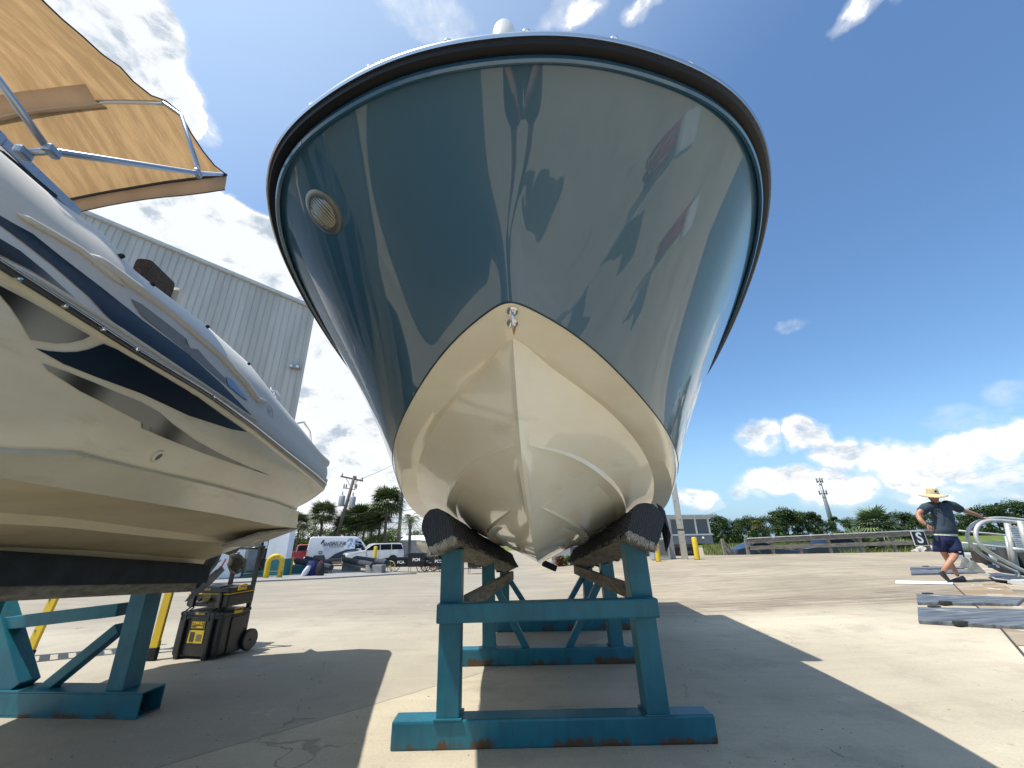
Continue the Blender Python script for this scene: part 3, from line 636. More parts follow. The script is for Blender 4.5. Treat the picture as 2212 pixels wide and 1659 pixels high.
def bunk(A, B, root, w=.20, h=.25, tilt=0., fold_at=.16, nl=46, seed=1, dark=.0):
    rnd = random.Random(seed); d = (B-A).normalized(); X = d.cross(V((0, 0, 1))).normalized(); Z = X.cross(d)
    Xr = X*cos(tilt)+Z*sin(tilt); Zr = Z*cos(tilt)-X*sin(tilt)
    prof = []
    for k in range(25):                                    # carpet wraps the rounded beam, open below
        a = radians(-100) + radians(200)*k/24; r = 1
        x = sin(a)*w*.56; z = cos(a)*h*.42+h*.05
        if abs(a) > radians(75): z = -h*.02 - (abs(a)-radians(75))/radians(25)*h*.46; x = (w*.55 if a > 0 else -w*.55)
        prof.append((x, z))
    rings = []; L = (B-A).length
    for i in range(nl+1):
        t = i/nl; c = A.lerp(B, t); ring = []
        for k, (x, z) in enumerate(prof):
            nn = noise.noise(c*5+V((x*9, z*9, seed)))*.012; lowf = max(0, -z/h)
            wr = .012*sin(t*L*26+3*noise.noise(c*3))*max(0, -z/h+.25)*2.2
            q = c + Xr*(x+(nn+wr)*(1 if x > 0 else -1)) + Zr*(z + nn - lowf*.05*(noise.noise(c*4+V((seed, 0, 0)))+.2)); ring.append(q)
        rings.append(ring)
    m = MB(); m.loft(rings, ring_closed=False)
    # end cover: folded carpet over the end face
    e = rings[0]; nE = len(e); e2 = [q-d*.012 for q in e]; fl = []
    for k in range(9):
        f = k/8; fl.append([e2[j].lerp(e2[nE-1-j], f)-d*(.018*sin(pi*f)) for j in range(nE//2+1)])
    m.loft([e, e2], ring_closed=False); m.loft(fl, ring_closed=False)
    e = rings[-1]; c1 = B + d*.02; m.loft([e, [q.lerp(c1, .5)+d*.01 for q in e], [c1+(q-c1)*.02 for q in e]], ring_closed=False)
    cp = m.build('bunk_carpet', M_carpet, root, smooth=True, merge=.001, angle=60)
    m = MB(); m.bar(A+Zr*(-h*.26)+d*.02, B+Zr*(-h*.26)-d*.03, w*.94, h*.5, up=Zr, bev=.006); m.build('bunk_timber', M_wood, root)
    m = MB()
    for sgn in (-1, 1):                                     # frayed lower edge
        for i in range(int(L*190)):
            t = rnd.random(); c = A.lerp(B, t)+Xr*(sgn*w*.56)+Zr*(-h*.46 + rnd.uniform(-.01, .025)); l = rnd.uniform(.008, .028)*(1.5 if t < .25 else 1); q = c+V((rnd.uniform(-.02, .02), rnd.uniform(-.02, .02), -l))+d*rnd.uniform(-.02, .02); s_ = d*.0022
            m.add([c-s_, c+s_, q+Xr*rnd.uniform(-.01, .02)*sgn], [(0, 1, 2)])
    for i in range(260):
        c = A+Xr*rnd.uniform(-w*.55, w*.55)+Zr*(-h*.46+rnd.uniform(-.01, .03))-d*.035; q = c+V((rnd.uniform(-.025, .025), rnd.uniform(-.03, .01), -rnd.uniform(.012, .04))); m.add([c-Xr*.0022, c+Xr*.0022, q], [(0, 1, 2)])
    o = m.build('frayed_edge', M_fray, cp); return cp
A = at(944, 1141, Y1-.28); B = at(1098, 1212, Y3+.15); bunk(A, B, cr, w=.185, h=.27, tilt=radians(24), seed=3)
A2 = at(1396, 1130, Y1-.25); B2 = at(1250, 1203, Y3+.15); bunk(A2, B2, cr, w=.20, h=.29, tilt=radians(-26), seed=5)
# loose carpet corner hanging off the right bunk end
m = MB(); rows = []
for i in range(9):
    t = i/8; a = at(1418+12*t, 1088+34*t, Y1-.20-.02*t); b_ = at(1424+14*t, 1150+42*t-30*(1-t), Y1-.14); rows.append([a.lerp(b_, k/4)+V((.03*sin(pi*k/4), -.03*sin(pi*k/4), 0)) for k in range(5)])
m.loft(rows, ring_closed=False); m.build('loose_carpet_flap', M_carpet, cr, smooth=True, solid=.008)

# ================================================================= left boat
YAW2 = radians(-11); A2d = V((sin(YAW2), cos(YAW2), 0)); N2 = V((A2d.y, -A2d.x, 0))   # N2 points to the right (towards the camera)
Q0 = V((-1.3, 0, 0))
def pl2(px, py, o):                 # point where the pixel ray meets the vertical plane o metres inboard of the near side
    d = ray(px, py); c = V((0, 0, CAM_H)); k = ((Q0 - N2*o) - c).dot(N2)/d.dot(N2); return c+d*k
def loc2(p): r = p-Q0; return (r.dot(A2d), -r.dot(N2), p.z)       # (along, inboard, z)
def w2(a, o, z): return Q0 + A2d*a - N2*o + V((0, 0, z))
HB = 1.28
def curve2(pts, o):                 # o may be a number or list
    r = []
    for i, (px, py) in enumerate(pts):
        oo = o[i] if isinstance(o, (list, tuple)) else o
        r.append(loc2(pl2(px, py, oo)))
    return r
C_ST2 = curve2([(0, 1186), (200, 1193), (440, 1212)], .86)
C_ST1b = curve2([(0, 1112), (135, 1122), (298, 1143), (440, 1160), (520, 1166)], .55)
C_CH = curve2([(0, 1032), (135, 1055), (298, 1082), (474, 1111), (592, 1135), (641, 1140)], .24)
C_STP = curve2([(0, 975), (102, 976), (162, 977), (305, 1012), (457, 1047), (600, 1086), (643, 1103)], [.13, .13, .13, .13, .15, .19, .225])
C_RL = curve2([(0, 594), (135, 675), (288, 768), (440, 858), (542, 930), (626, 996), (676, 1036), (700, 1060)], [0, 0, 0, 0, 0, 0, .01, .03])
C_RU = curve2([(0, 577), (135, 657), (288, 751), (440, 840), (542, 911), (626, 976), (680, 1015), (708, 1038)], [-.01, -.01, -.01, -.01, -.01, -.01, .0, .02])
C_KN = curve2([(0, 470), (135, 570), (288, 676), (440, 775), (530, 848), (600, 912), (672, 975), (708, 1010)], [.08, .08, .08, .08, .08, .08, .08, .08])
C_TOP = curve2([(0, 331), (116, 428), (217, 498), (261, 550), (291, 586), (355, 633), (440, 698), (542, 789), (592, 857), (626, 897), (677, 965), (704, 990)], [.30, .30, .32, .33, .34, .35, .36, .34, .32, .28, .20, .15])
for nm_, c in (('ch', C_CH), ('stp', C_STP), ('rl', C_RL), ('kn', C_KN), ('top', C_TOP)): print(nm_, [tuple(round(q, 2) for q in p) for p in c])
def round_off(c):
    a, o, z = c[-1]
    return c + [(a+.10, o+.05, z+.004), (a+.17, o+.16, z+.01), (a+.20, o+.36, z+.014)]
C_RL = round_off(C_RL); C_RU = round_off(C_RU); C_KN = round_off(C_KN); C_TOP = round_off(C_TOP)
def samp(c, a, key=2):
    pts = [(p[0], p[key]) for p in c]
    if a < pts[0][0]: return pts[0][1] + (pts[1][1]-pts[0][1])/(pts[1][0]-pts[0][0])*(a-pts[0][0])*(.35 if key == 2 else 0)
    return poly_interp(pts, min(a, pts[-1][0]))
a_min = -3.4; NS = 70
keel_end = C_ST2[-1][0]
def sect2(i):
    t = i/NS; out = []
    def row(c, endover=None, ext=None):
        ae = c[-1][0]; a = a_min + (ae-a_min)*t; o = samp(c, a, 1); z = samp(c, a, 2)
        bow = sstep(1.6, a_min, a); halfb = (HB-o)*max(0, 1-bow**1.3)**.8; z += .45*bow
        if a > ae-.001: pass
        return (a, HB-halfb, z)
    ch = row(C_CH); 
    ke = (a_min+(keel_end-a_min)*t); bow = sstep(1.1, a_min, ke); kz = samp(C_ST2, ke, 2)-.14 + .9*bow
    kb = (ke, HB, kz)
    s2 = row(C_ST2); s1 = row(C_ST1b)
    out.append(kb); out.append(V(kb).lerp(V(s2), .5)); out.append((s2[0], s2[1]+.0, s2[2]-.035)); out.append((s2[0], s2[1]-.015, s2[2]+.008))
    out.append(V((s2[0], s2[1]-.015, s2[2]+.008)).lerp(V(s1), .5)); out.append((s1[0], s1[1]+.0, s1[2]-.035)); out.append((s1[0], s1[1]-.015, s1[2]+.008))
    c1 = (ch[0], ch[1]+.06, ch[2]-.004); out.append(V((s1[0], s1[1]-.015, s1[2]+.008)).lerp(V(c1), .5)); out.append(c1); out.append(ch)
    st = row(C_STP); rl = row(C_RL); ru = row(C_RU); kn = row(C_KN); tp = row(C_TOP)
    out.append(V(ch).lerp(V(st), .5)+V((0, -.006, 0))); out.append((st[0], st[1]-.012, st[2]-.012)); out.append((st[0], st[1]+.012, st[2]+.006))
    for k in range(1, 6): q = V((st[0], st[1]+.012, st[2]+.006)).lerp(V(rl), k/6); out.append(q + V((0, -.03*sin(pi*k/6), 0)))
    out.append((rl[0], rl[1]+.006, rl[2]-.012)); out.append((rl[0], rl[1]-.012, rl[2])); out.append((ru[0], ru[1]-.012, ru[2])); out.append((ru[0], ru[1]+.012, ru[2]+.004))
    for k in range(1, 4): q = V((ru[0], ru[1]+.012, ru[2]+.004)).lerp(V(kn), k/4); out.append(q+V((0, -.012*sin(pi*k/4), 0)))
    out.append(kn)
    for k in range(1, 6): q = V(kn).lerp(V(tp), k/6); out.append(q+V((0, -.05*sin(pi*k/6), .0)))
    out.append(tp); out.append((tp[0], tp[1]+.05, tp[2]+.015)); out.append((tp[0], tp[1]+.12, tp[2]+.01)); out.append((tp[0], HB, tp[2]+.04))
    return [tuple(q) for q in out]
S2 = [sect2(i) for i in range(NS+1)]
nr = len(S2[0]); IRL = 18
def f_hull2(nt, b, tc, col):
    n = nt.noise(nt.mapping(tc, scale=(1, 1, 2)), 1.6, 6, .6); c = nt.mix(nt.rng(n, .35, .7), (.70, .66, .54, 1), (.63, .58, .45, 1))
    st = nt.math('MULTIPLY', nt.rng(nt.noise(nt.mapping(tc, scale=(.7, .7, 3)), 1.8, 6, .7), .5, .75), nt.rng(nt.node('ShaderNodeSeparateXYZ').outputs[2], 0, 1, 1, 1)); 
    c = nt.mix(nt.math('MULTIPLY', st, .6), c, (.36, .29, .17, 1)); return c
M_h2 = mat('offwhite_hull', rough=.22, spec=.4, coat=.2, fn=f_hull2)
M_h2.node_tree.nodes['Principled BSDF'].inputs['Coat Roughness'].default_value = .12
def f_bot2(nt, b, tc, col):
    n = nt.noise(nt.mapping(tc, scale=(2, .6, 1)), 3, 6, .7); c = nt.mix(nt.rng(n, .35, .7), (.66, .56, .38, 1), (.56, .47, .30, 1)); sc = nt.rng(nt.noise(nt.mapping(tc, scale=(3, .8, 3)), 5, 6, .75), .64, .70, 0, .55); return nt.mix(sc, c, (.60, .54, .42, 1))
M_b2 = mat('stained_bottom', rough=.5, spec=.4, fn=f_bot2)
M_d2 = mat('grey_white_deck', (.64, .60, .535), .6, spec=.2, coat=.0, var=.04, vscale=300)
b2 = thing('cabin_cruiser', 'white sport cruiser with navy swooshes and tan canopy, stern towards the yard', 'boat', w2(3, HB, 1))
def part2(k0, k1, name, mm, **kw):
    m = MB()
    for mir in (0, 1):
        m.loft([[w2(p[0], (2*HB-p[1]) if mir else p[1], p[2]) for p in s_[k0:k1+1]] for s_ in S2], ring_closed=False)
    return m, name, mm
m, _, _ = part2(0, 9, '', None)
e = S2[-1][:10]; 
o_b2 = m.build('hull_bottom', M_b2, b2, smooth=True, angle=25, merge=.001)
m, _, _ = part2(9, 19, '', None); 
# stern face
e = S2[-1][0:20]; m.add([w2(*p) for p in e]+[w2(p[0], 2*HB-p[1], p[2]) for p in reversed(e)], [tuple(range(2*len(e)))])
o_h2 = m.build('hull_side', M_h2, b2, smooth=True, angle=35, merge=.001)
m, _, _ = part2(19, nr-1, '', None); e = S2[-1][19:]; m.add([w2(*p) for p in e]+[w2(p[0], 2*HB-p[1], p[2]) for p in reversed(e)], [tuple(range(2*len(e)))])
o_d2 = m.build('deck', M_d2, b2, smooth=True, angle=35, merge=.001)
m = MB(); m.tube([w2(p[0], p[1]-.006, (p[2]+q[2])/2) for p, q in [(s_[19], s_[20]) for s_ in S2]], .013, 8); rr = m.build('rub_rail', mat('rail_dark', (.03, .035, .045), .25, spec=.8), b2, smooth=True)
m = MB(); m.tube([w2(p[0], p[1]-.016, (p[2]+q[2])/2+.007) for p, q in [(s_[19], s_[20]) for s_ in S2]], .0055, 6); m.build('rail_trim', M_chrome, rr, smooth=True)
def bvh(os_):
    vs = []; fs = []
    for o in os_:
        b0 = len(vs); off = ORG[o.parent.name]; vs += [v.co+off for v in o.data.vertices]; fs += [tuple(b0+i for i in p.vertices) for p in o.data.polygons]
    return BVHTree.FromPolygons(vs, fs)
t2 = bvh([o_h2, o_d2, o_b2]); th2 = bvh([o_h2]); td2 = bvh([o_d2])
Z2 = lambda x, y: (x/2.954, 460.8+y/2.954)
Z3 = lambda x, y: (x/2.9538, 921.7+y/2.954)
def f_navy(nt, b, tc, col):
    return nt.mix(nt.rng(nt.noise(nt.mapping(tc, scale=(1, 1, 1), rot=(.5, .3, .2)), 1.2, 0, .4, 0), .45, .75), (.004, .009, .018, 1), (.016, .034, .055, 1))
def f_grey(nt, b, tc, col):
    w = nt.noise(nt.mapping(tc, scale=(1, 3.2, 1), rot=(0, .4, .3)), .9, 0, .3, 0); return nt.mix(nt.rng(w, .38, .62), (.022, .022, .022, 1), (.30, .29, .255, 1))
M_navy = mat('navy_graphic', rough=.4, spec=.12, coat=.0, fn=f_navy); M_grey = mat('silver_graphic', rough=.4, spec=.25, coat=.0, fn=f_grey)
def L2(l): return [Z2(*p) for p in l]
decal(td2, L2([(-60, -20), (0, 22), (200, 130), (400, 290), (650, 480), (900, 680), (1200, 900), (1400, 1080), (1607, 1293), (1400, 1165), (1200, 1025), (980, 880), (740, 715), (660, 640), (560, 530), (330, 330), (150, 190), (0, 78), (-60, 40)]), .004, 'navy_stripe', M_navy, o_d2, 40)
decal(td2, L2([(-60, 130), (0, 168), (120, 240), (280, 370), (480, 549), (350, 460), (200, 370), (0, 268), (-60, 235)]), .004, 'silver_stripe', M_grey, o_d2, 24)
decal(th2, L2([(-60, 440), (0, 466), (180, 560), (570, 782), (520, 806), (440, 825), (350, 830), (190, 805), (130, 700), (60, 600), (0, 530), (-60, 470)]), .004, 'silver_swoosh', M_grey, o_h2, 24)
decal(th2, L2([(220, 860), (300, 877), (400, 885), (480, 883), (560, 868), (655, 832), (780, 885), (900, 952), (1200, 1130), (1400, 1275), (1575, 1395), (1480, 1380), (1200, 1290), (900, 1150), (600, 1040), (400, 960)]), .004, 'navy_swoosh', M_navy, o_h2, 34)
decal(th2, L2([(262, 955), (420, 1010), (600, 1080), (760, 1150), (900, 1205), (1020, 1272), (1100, 1345), (1250, 1450), (1400, 1532)])+[Z3(1550, 240), Z3(1725, 312), Z3(1500, 240), Z3(1300, 170), Z3(1100, 92), Z3(900, 8)]+L2([(1280, 1520), (1100, 1440), (900, 1335), (700, 1230), (500, 1130), (300, 1000)]), .004, 'silver_tail_swoosh', M_grey, o_h2, 34)
# through-hull fitting
p, n = hit(t2, *Z3(1005, 188))
if p:
    m = MB(); m.lathe([(.034, .001), (.032, .007), (.020, .010), (.017, .004)], p, n, 24); fo = m.build('through_hull', M_h2, b2, smooth=True, angle=50)
    m = MB(); m.lathe([(.018, .003), (.018, .006)], p, n, 20); m.build('drain_hole', mat('vent_dark', (.12, .11, .09)), fo)
# recessed side vent and grab rail moulding above the stripe
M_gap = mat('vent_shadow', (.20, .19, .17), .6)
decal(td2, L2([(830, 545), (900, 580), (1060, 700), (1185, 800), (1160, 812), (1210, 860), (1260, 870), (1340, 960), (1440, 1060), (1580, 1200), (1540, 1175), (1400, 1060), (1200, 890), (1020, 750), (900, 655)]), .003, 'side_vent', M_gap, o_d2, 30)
decal(td2, L2([(1435, 1040), (1480, 1070), (1580, 1198), (1535, 1172), (1450, 1100)]), .006, 'port_light', mat('navy_glass', (.006, .012, .02), .1, spec=.8), o_d2, 10)
def ridge(l, r, name, mm=M_d2, off=.004, tr=td2):
    pts = []
    for (x, y), (x2, y2) in zip(l, l[1:]):
        for k in range(6):
            h_, n_ = hit(tr, *Z2(x+(x2-x)*k/6, y+(y2-y)*k/6))
            if h_ is not None: pts.append(h_+n_*off)
    if len(pts) > 3: m = MB(); N = len(pts); m.tube(pts, [r*min(1, .2+i/(N*.1), .2+(N-1-i)/(N*.1)) for i in range(N)], 8); return m.build(name, mm, b2, smooth=True)
ridge([(555, 262), (650, 320), (760, 400), (900, 500), (1060, 620), (1240, 770), (1400, 910), (1560, 1080), (1640, 1190), (1712, 1205)], .022, 'side_moulding')
ridge([(100, 0), (300, 115), (500, 230), (640, 345), (820, 490)], .012, 'deck_crease'); ridge([(0, 300), (250, 430), (500, 580), (760, 740), (1100, 965), (1400, 1165), (1700, 1370)], .008, 'deck_crease')
for x, y in ((770, 270), (975, 452), (1325, 722), (1590, 958)):
    h_, n_ = hit(td2, *Z2(x-8, y+6))
    if h_: m = MB(); m.lathe([(.012, 0), (.012, .014), (.006, .02)], h_, n_, 10); m.build('canvas_snap', M_rubber, b2)
for x, y in ((95, 405), (390, 580), (635, 730), (850, 860), (1350, 1168)):
    h_, n_ = hit(t2, *Z2(x, y))
    if h_: m = MB(); m.lathe([(.008, 0), (.008, .02), (.004, .024)], h_, n_, 8); m.build('rail_screw', M_chrome, b2)
# round emblem near the stern
h_, n_ = hit(td2, *Z2(1722, 1268))
if h_:
    X = n_.cross(V((0, 0, 1))).normalized(); Z = X.cross(n_).normalized(); M_emb = mat('emblem_grey', (.30, .31, .31), .4)
    m = MB(); m.tube([h_+n_*.004+(X*cos(k*pi/14)+Z*sin(k*pi/14))*.058 for k in range(28)], .0012, 5, closed=True, cap=False); m.tube([h_+n_*.004+(X*cos(k*pi/14)+Z*sin(k*pi/14))*.043 for k in range(28)], .0008, 5, closed=True, cap=False)
    m.prism([h_+n_*.003+X*a+Z*b_ for a, b_ in ((-.03, .02), (.028, -.022), (.012, .0), (.02, .014), (0, .008), (-.006, .02))], n_*.002); m.build('emblem', M_emb, o_d2)
# chrome stern cleat and light
h_ = pl2(592, 858, .36); m = MB()
m.tube([h_+V((0, 0, -.03)), h_+V((0, 0, .05))], .016, 8); m.tube([h_+V((0, 0, .05))-A2d*.11, h_+V((0, 0, .065)), h_+V((0, 0, .05))+A2d*.12], [.009, .014, .009], 8); m.build('stern_cleat', M_chrome, b2, smooth=True)
m = MB(); m.tube([pl2(640, 915, .37), pl2(655, 920, .40)+V((0, 0, .05)), pl2(668, 940, .4)+V((0, 0, .05)), pl2(672, 956, .38)], .012, 8); m.build('stern_grab_rail', M_chrome, b2, smooth=True)
# seat back seen over the coaming
sp0 = pl2(330, 600, .75); R2 = Matrix.Rotation(-YAW2, 3, 'Z'); m = MB(); a0 = pl2(340, 585, .8)
m.box(a0+V((0, 0, -.30)), (.10, .30, .60), R2, bev=.03); m.build('seat_back', mat('brown_mesh', (.045, .028, .018), .9, var=.5, vscale=60), b2)
m = MB(); a1 = a0+A2d*.20; m.box(a1+V((0, 0, -.31)), (.16, .09, .58), R2, bev=.035); m.build('seat_bolster', mat('tan_vinyl', (.50, .44, .36), .5), b2)
# windshield frame
M_alu = mat('aluminium_tube', (.38, .40, .43), .35, .9)
m = MB(); m.bar(pl2(-60, 245, .36), pl2(0, 305, .36), .03, .05); m.bar(pl2(0, 305, .36), pl2(166, 461, .37), .028, .045); m.build('windshield_frame', M_alu, b2, bevel=.004)
m = MB(); m.bar(pl2(0, 330, .33), pl2(118, 426, .34), .016, .02); m.build('frame_gasket', M_rubber, b2)
m = MB(); a, b_, c, d = pl2(-30, 310, .35), pl2(0, 322, .35), pl2(110, 420, .35), pl2(60, 372, .36); m.add([a, b_, c, d], [(0, 1, 2, 3)]); m.build('windshield_glass', mat('dark_glass', (.02, .03, .04), .05, spec=.8), b2, solid=.006)
# drive: leg, propeller, trim tab, platform lip
M_dark = mat('black_drive', (.02, .021, .023), .35, spec=.6, coat=.3)
c0 = pl2(480, 1190, HB-.05); 
def dz(px, py, o=HB-.02): return pl2(px, py, o)
print('drive', c0)
m = MB(); m.tube([dz(478, 1150), dz(470, 1180), dz(452, 1215), dz(436, 1244), dz(424, 1270)], [.03, .075, .085, .06, .02], 14); m.build('drive_housing', M_dark, b2, smooth=True)
m = MB(); pr = [dz(430, 1262), dz(478, 1222), dz(484, 1232), dz(455, 1262), dz(418, 1290), dz(400, 1300)]; m.prism([p-N2*.01 for p in pr], N2*.02); m.build('skeg', mat('grey_skeg', (.09, .09, .095), .45), b2, bevel=.004)
m = MB()
for k in range(3):
    a = 2*pi*k/3+.5; hub = dz(486, 1205); ax = (A2d*.8+V((0, 0, -.35))).normalized(); x = ax.cross(V((0, 0, 1))).normalized(); y = ax.cross(x); e = x*cos(a)+y*sin(a); f = ax.cross(e)
    rows = []
    for i in range(8):
        r = .05+.24*i/7; wdt = .12*sin(pi*(.12+.86*i/7))**.7+.01; tw = 1.0-.5*i/7; rows.append([hub+e*r+(f*cos(tw)+ax*sin(tw))*wdt*j/3 + ax*(.02*(1-(j/3)**2)) for j in range(-3, 4)])
    m.loft(rows, ring_closed=False)
m.build('propeller', mat('prop_metal', (.16, .155, .14), .3, .6, spec=.6), b2, smooth=True, solid=.008)
m = MB(); q = [pl2(480, 1176, .42), pl2(560, 1149, .34), pl2(648, 1138, .26), pl2(650, 1141, .26), pl2(600, 1152, .7), pl2(548, 1176, .75)]; m.prism([q[0], q[1], q[2], q[4]+V((0, 0, .0)), q[5]], (0, 0, -.02)); m.build('trim_tab', mat('pitted_steel', (.28, .25, .22), .6, .3, var=.3, dirt=(.12, .08, .06), dirt_scale=6), b2)
# ---- canopy
def f_canvas(nt, b, tc, col):
    n = nt.noise(nt.mapping(tc, scale=(5, 1.2, 1), rot=(0, 0, .5)), 2.2, 5, .6); n2 = nt.noise(tc, 70, 3, .8); c = nt.mix(nt.rng(n, .35, .65), (.29, .195, .105, 1), (.41, .28, .155, 1)); c = nt.mix(nt.rng(n2, .3, .7, 0, .18), c, (.3, .17, .07, 1))
    tr = nt.node('ShaderNodeBsdfTranslucent'); nt.put(tr, 'Color', nt.mix(1., c, (1.0, .93, .80, 1), 'MULTIPLY')); mx = nt.node('ShaderNodeMixShader'); mx.inputs[0].default_value = .72
    out = nt.n['Material Output']; nt.link(b.outputs[0], mx.inputs[1]); nt.link(tr.outputs[0], mx.inputs[2]); nt.link(mx.outputs[0], out.inputs[0]); 
    bn = nt.node('ShaderNodeBump'); bn.inputs['Strength'].default_value = .6; bn.inputs['Distance'].default_value = .02; nt.link(n, bn.inputs['Height']); nt.link(bn.outputs[0], b.inputs['Normal']); nt.link(bn.outputs[0], tr.inputs['Normal']); return c
M_canvas = mat('tan_canvas', rough=.9, spec=.1, fn=f_canvas)
def atz(px, py, z):
    d = ray(px, py); return V((0, 0, CAM_H))+d*((z-CAM_H)/d.z)
edge_px = [(20, -95, 3.34), (91, 0, 3.38), (134, 41, 3.40), (178, 78, 3.41), (219, 116, 3.42), (259, 144, 3.42), (287, 175, 3.42), (325, 205, 3.42), (356, 216, 3.43), (387, 241, 3.42), (412, 287, 3.39), (437, 325, 3.37), (462, 356, 3.34), (490, 378, 3.30)]
near = [atz(p[0], p[1], p[2]+.4) for p in edge_px]
inb0 = V((-1, .12, 0)).normalized(); inbA = (atz(145, 437, 3.73)-near[-1]); inbA.z = 0; inbA.normalize()
rows = []
for i, p in enumerate(near):
    row = []
    qq = sstep(4, 13, i); inb = inb0.lerp(inbA, qq).normalized()
    for k in range(15):
        t = k/14; rnd_ = noise.noise(V((i*.9, k*.5, 2)))*.02
        row.append(p + inb*(2.5*t) + V((0, 0, (.30-.24*qq)*sin(pi*t)**.8 + rnd_*(1-.6*qq))))
    rows.append(row)
aft_target = [atz(462, 357, 3.33), atz(400, 372, 3.37), atz(310, 398, 3.42), atz(145, 437, 3.47)]
m = MB(); m.loft(rows, ring_closed=False)
cn = thing('bimini_top', 'tan fabric canopy on a tube frame above the white cruiser', 'canopy', near[6])
m.build('canopy_fabric', M_canvas, cn, smooth=True, subsurf=1)
# aft hem hanging from the last row, dark zip line
M_hem = mat('hem_canvas', (.36, .25, .16), .9, var=.1)
last = rows[-1]; hem = []
for k, q in enumerate(last): hem.append([q+V((0, 0, .002)), q+V((.0, .012, -.06)), q+V((0, .02, -.125-.008*sin(k)))])
m = MB(); m.loft(hem, ring_closed=False); m.build('aft_hem', M_hem, cn, smooth=True, solid=.004)
M_blk = mat('black_binding', (.015, .014, .016), .7)
m = MB(); m.tube([q+V((0, -.006, -.006)) for q in last], .010, 6); m.build('zip_binding', M_blk, cn)
m = MB(); m.tube([h[-1] for h in hem], .005, 5); m.tube([p+V((.004, 0, -.004)) for p in near], .005, 5); m.build('edge_binding', M_blk, cn)
m = MB(); rr_ = rows[8]; bow = [q+V((0, 0, -.03)) for q in rr_]; m.tube(bow, .013, 8); m.tube([bow[0], atz(392, 250, 3.73), pl2(427, 362, .02)], .012, 8); m.build('frame_bow', M_alu, cn, smooth=True)
m = MB(); sl = []
for k in range(3, 11): q = rr_[k]; sl.append([q+V((0, -.10, -.01)), q+V((0, -.02, -.05)), q+V((0, .05, -.012))])
m.loft(sl, ring_closed=False); m.build('bow_sleeve', M_hem, cn, smooth=True, solid=.003)
tail = last[0]+V((-.02, -.02, -.02)); jn = tail
J1 = pl2(112, 327, .05); m = MB(); m.tube([pl2(48, 330, .10), J1, pl2(427, 374, .02), tail], .0115, 10); m.build('side_strut', M_alu, cn, smooth=True)
m = MB(); m.tube([pl2(-40, 120, .12), pl2(103, 322, .06)], .0115, 10); m.build('forward_strut', M_alu, cn, smooth=True)
for q in (J1, pl2(427, 374, .02), pl2(50, 331, .09)): m = MB(); m.box(q, (.026, .045, .032), R2, bev=.008); m.build('strut_joint', M_alu, cn)

# ---- cradle under the left boat
def stand2(a, lab=None):
    z0 = -.05
    pass
c2o = thing('boat_cradle', 'teal stand with a dark carpeted bunk under the white cruiser', 'boat cradle', w2(3.4, .9, -.05))
e1, e2 = gd(320, 1543), gd(-60, 1538); dd = (e2-e1).normalized(); bh = .17
m = MB()
# hollow rectangular base beam, open end visible
pth = [e1, e1+dd*2.2]; fw = V((dd.y, -dd.x, 0)); fw = -fw if fw.y > 0 else fw
for off, sz in (((0, bh-.008), (.2, .012)), ((0, .008), (.2, .012)), ((-.094, bh/2), (.012, bh-.03)), ((.094, bh/2), (.012, bh-.03))):
    m.bar(e1+fw*off[0]*1.+V((0, 0, off[1])), e1+dd*2.2+fw*off[0]+V((0, 0, off[1])), sz[0], sz[1], bev=.003)
m.build('base_beam', M_teal, c2o)
Yc = e1.y
def pc(px, py, dy=0):  # on the vertical plane through the beam
    nrm_ = V((-dd.y, dd.x, 0)); d = ray(px, py); c = V((0, 0, CAM_H)); k = (e1+V((0, dy, 0))-c).dot(nrm_)/d.dot(nrm_); return c+d*k
for a, b_, w, nm in (((262, 1502), (322, 1262), .15, 'upright'), ((40, 1505), (-5, 1300), .15, 'upright'), ((78, 1505), (262, 1355), .085, 'diagonal'), ((-60, 1355), (265, 1316), .10, 'cross_bar')):
    m = MB(); A_, B_ = pc(*a), pc(*b_); 
    if nm == 'upright': A_.z = -.05+bh-.002
    m.bar(A_, B_, w*.95, w, up=fw, bev=.008); m.build(nm, M_teal, c2o)
def bunkline(px, py, o=.95): return pl2(px, py, o)
A3 = bunkline(-120, 1228, .80); B3 = bunkline(425, 1240, .80); m = MB()
L3 = (B3-A3).length; d3 = (B3-A3).normalized()
hh = .24
M_carpet2 = mat('plain_bunk_carpet', (.020, .026, .034), .98, var=.3, vscale=8, bump=.03, bscale=150)
prof = [(-.10, -.075), (-.105, .035), (-.07, .075), (0, .085), (.07, .075), (.105, .035), (.10, -.075)]
X3 = d3.cross(V((0, 0, 1))).normalized()
m.loft([[A3+d3*(L3*i/20)+X3*(x+.006*noise.noise(V((i, x*9, 0))))+V((0, 0, z)) for x, z in prof] for i in range(21)], ring_closed=True, cap=True); m.build('bunk_carpet', M_carpet2, c2o, smooth=True, angle=50)
m = MB(); m.bar(A3+V((0, 0, -.105)), B3+V((0, 0, -.105))-d3*.12, .15, .07, bev=.008); m.build('bunk_timber', M_wood, c2o)
m = MB(); m.bar(pl2(-30, 1285, 1.9), pl2(-30, 1285, 1.9)+V((.0, 0, -.9)), .15, .15, up=fw); m.build('upright', M_teal, c2o)
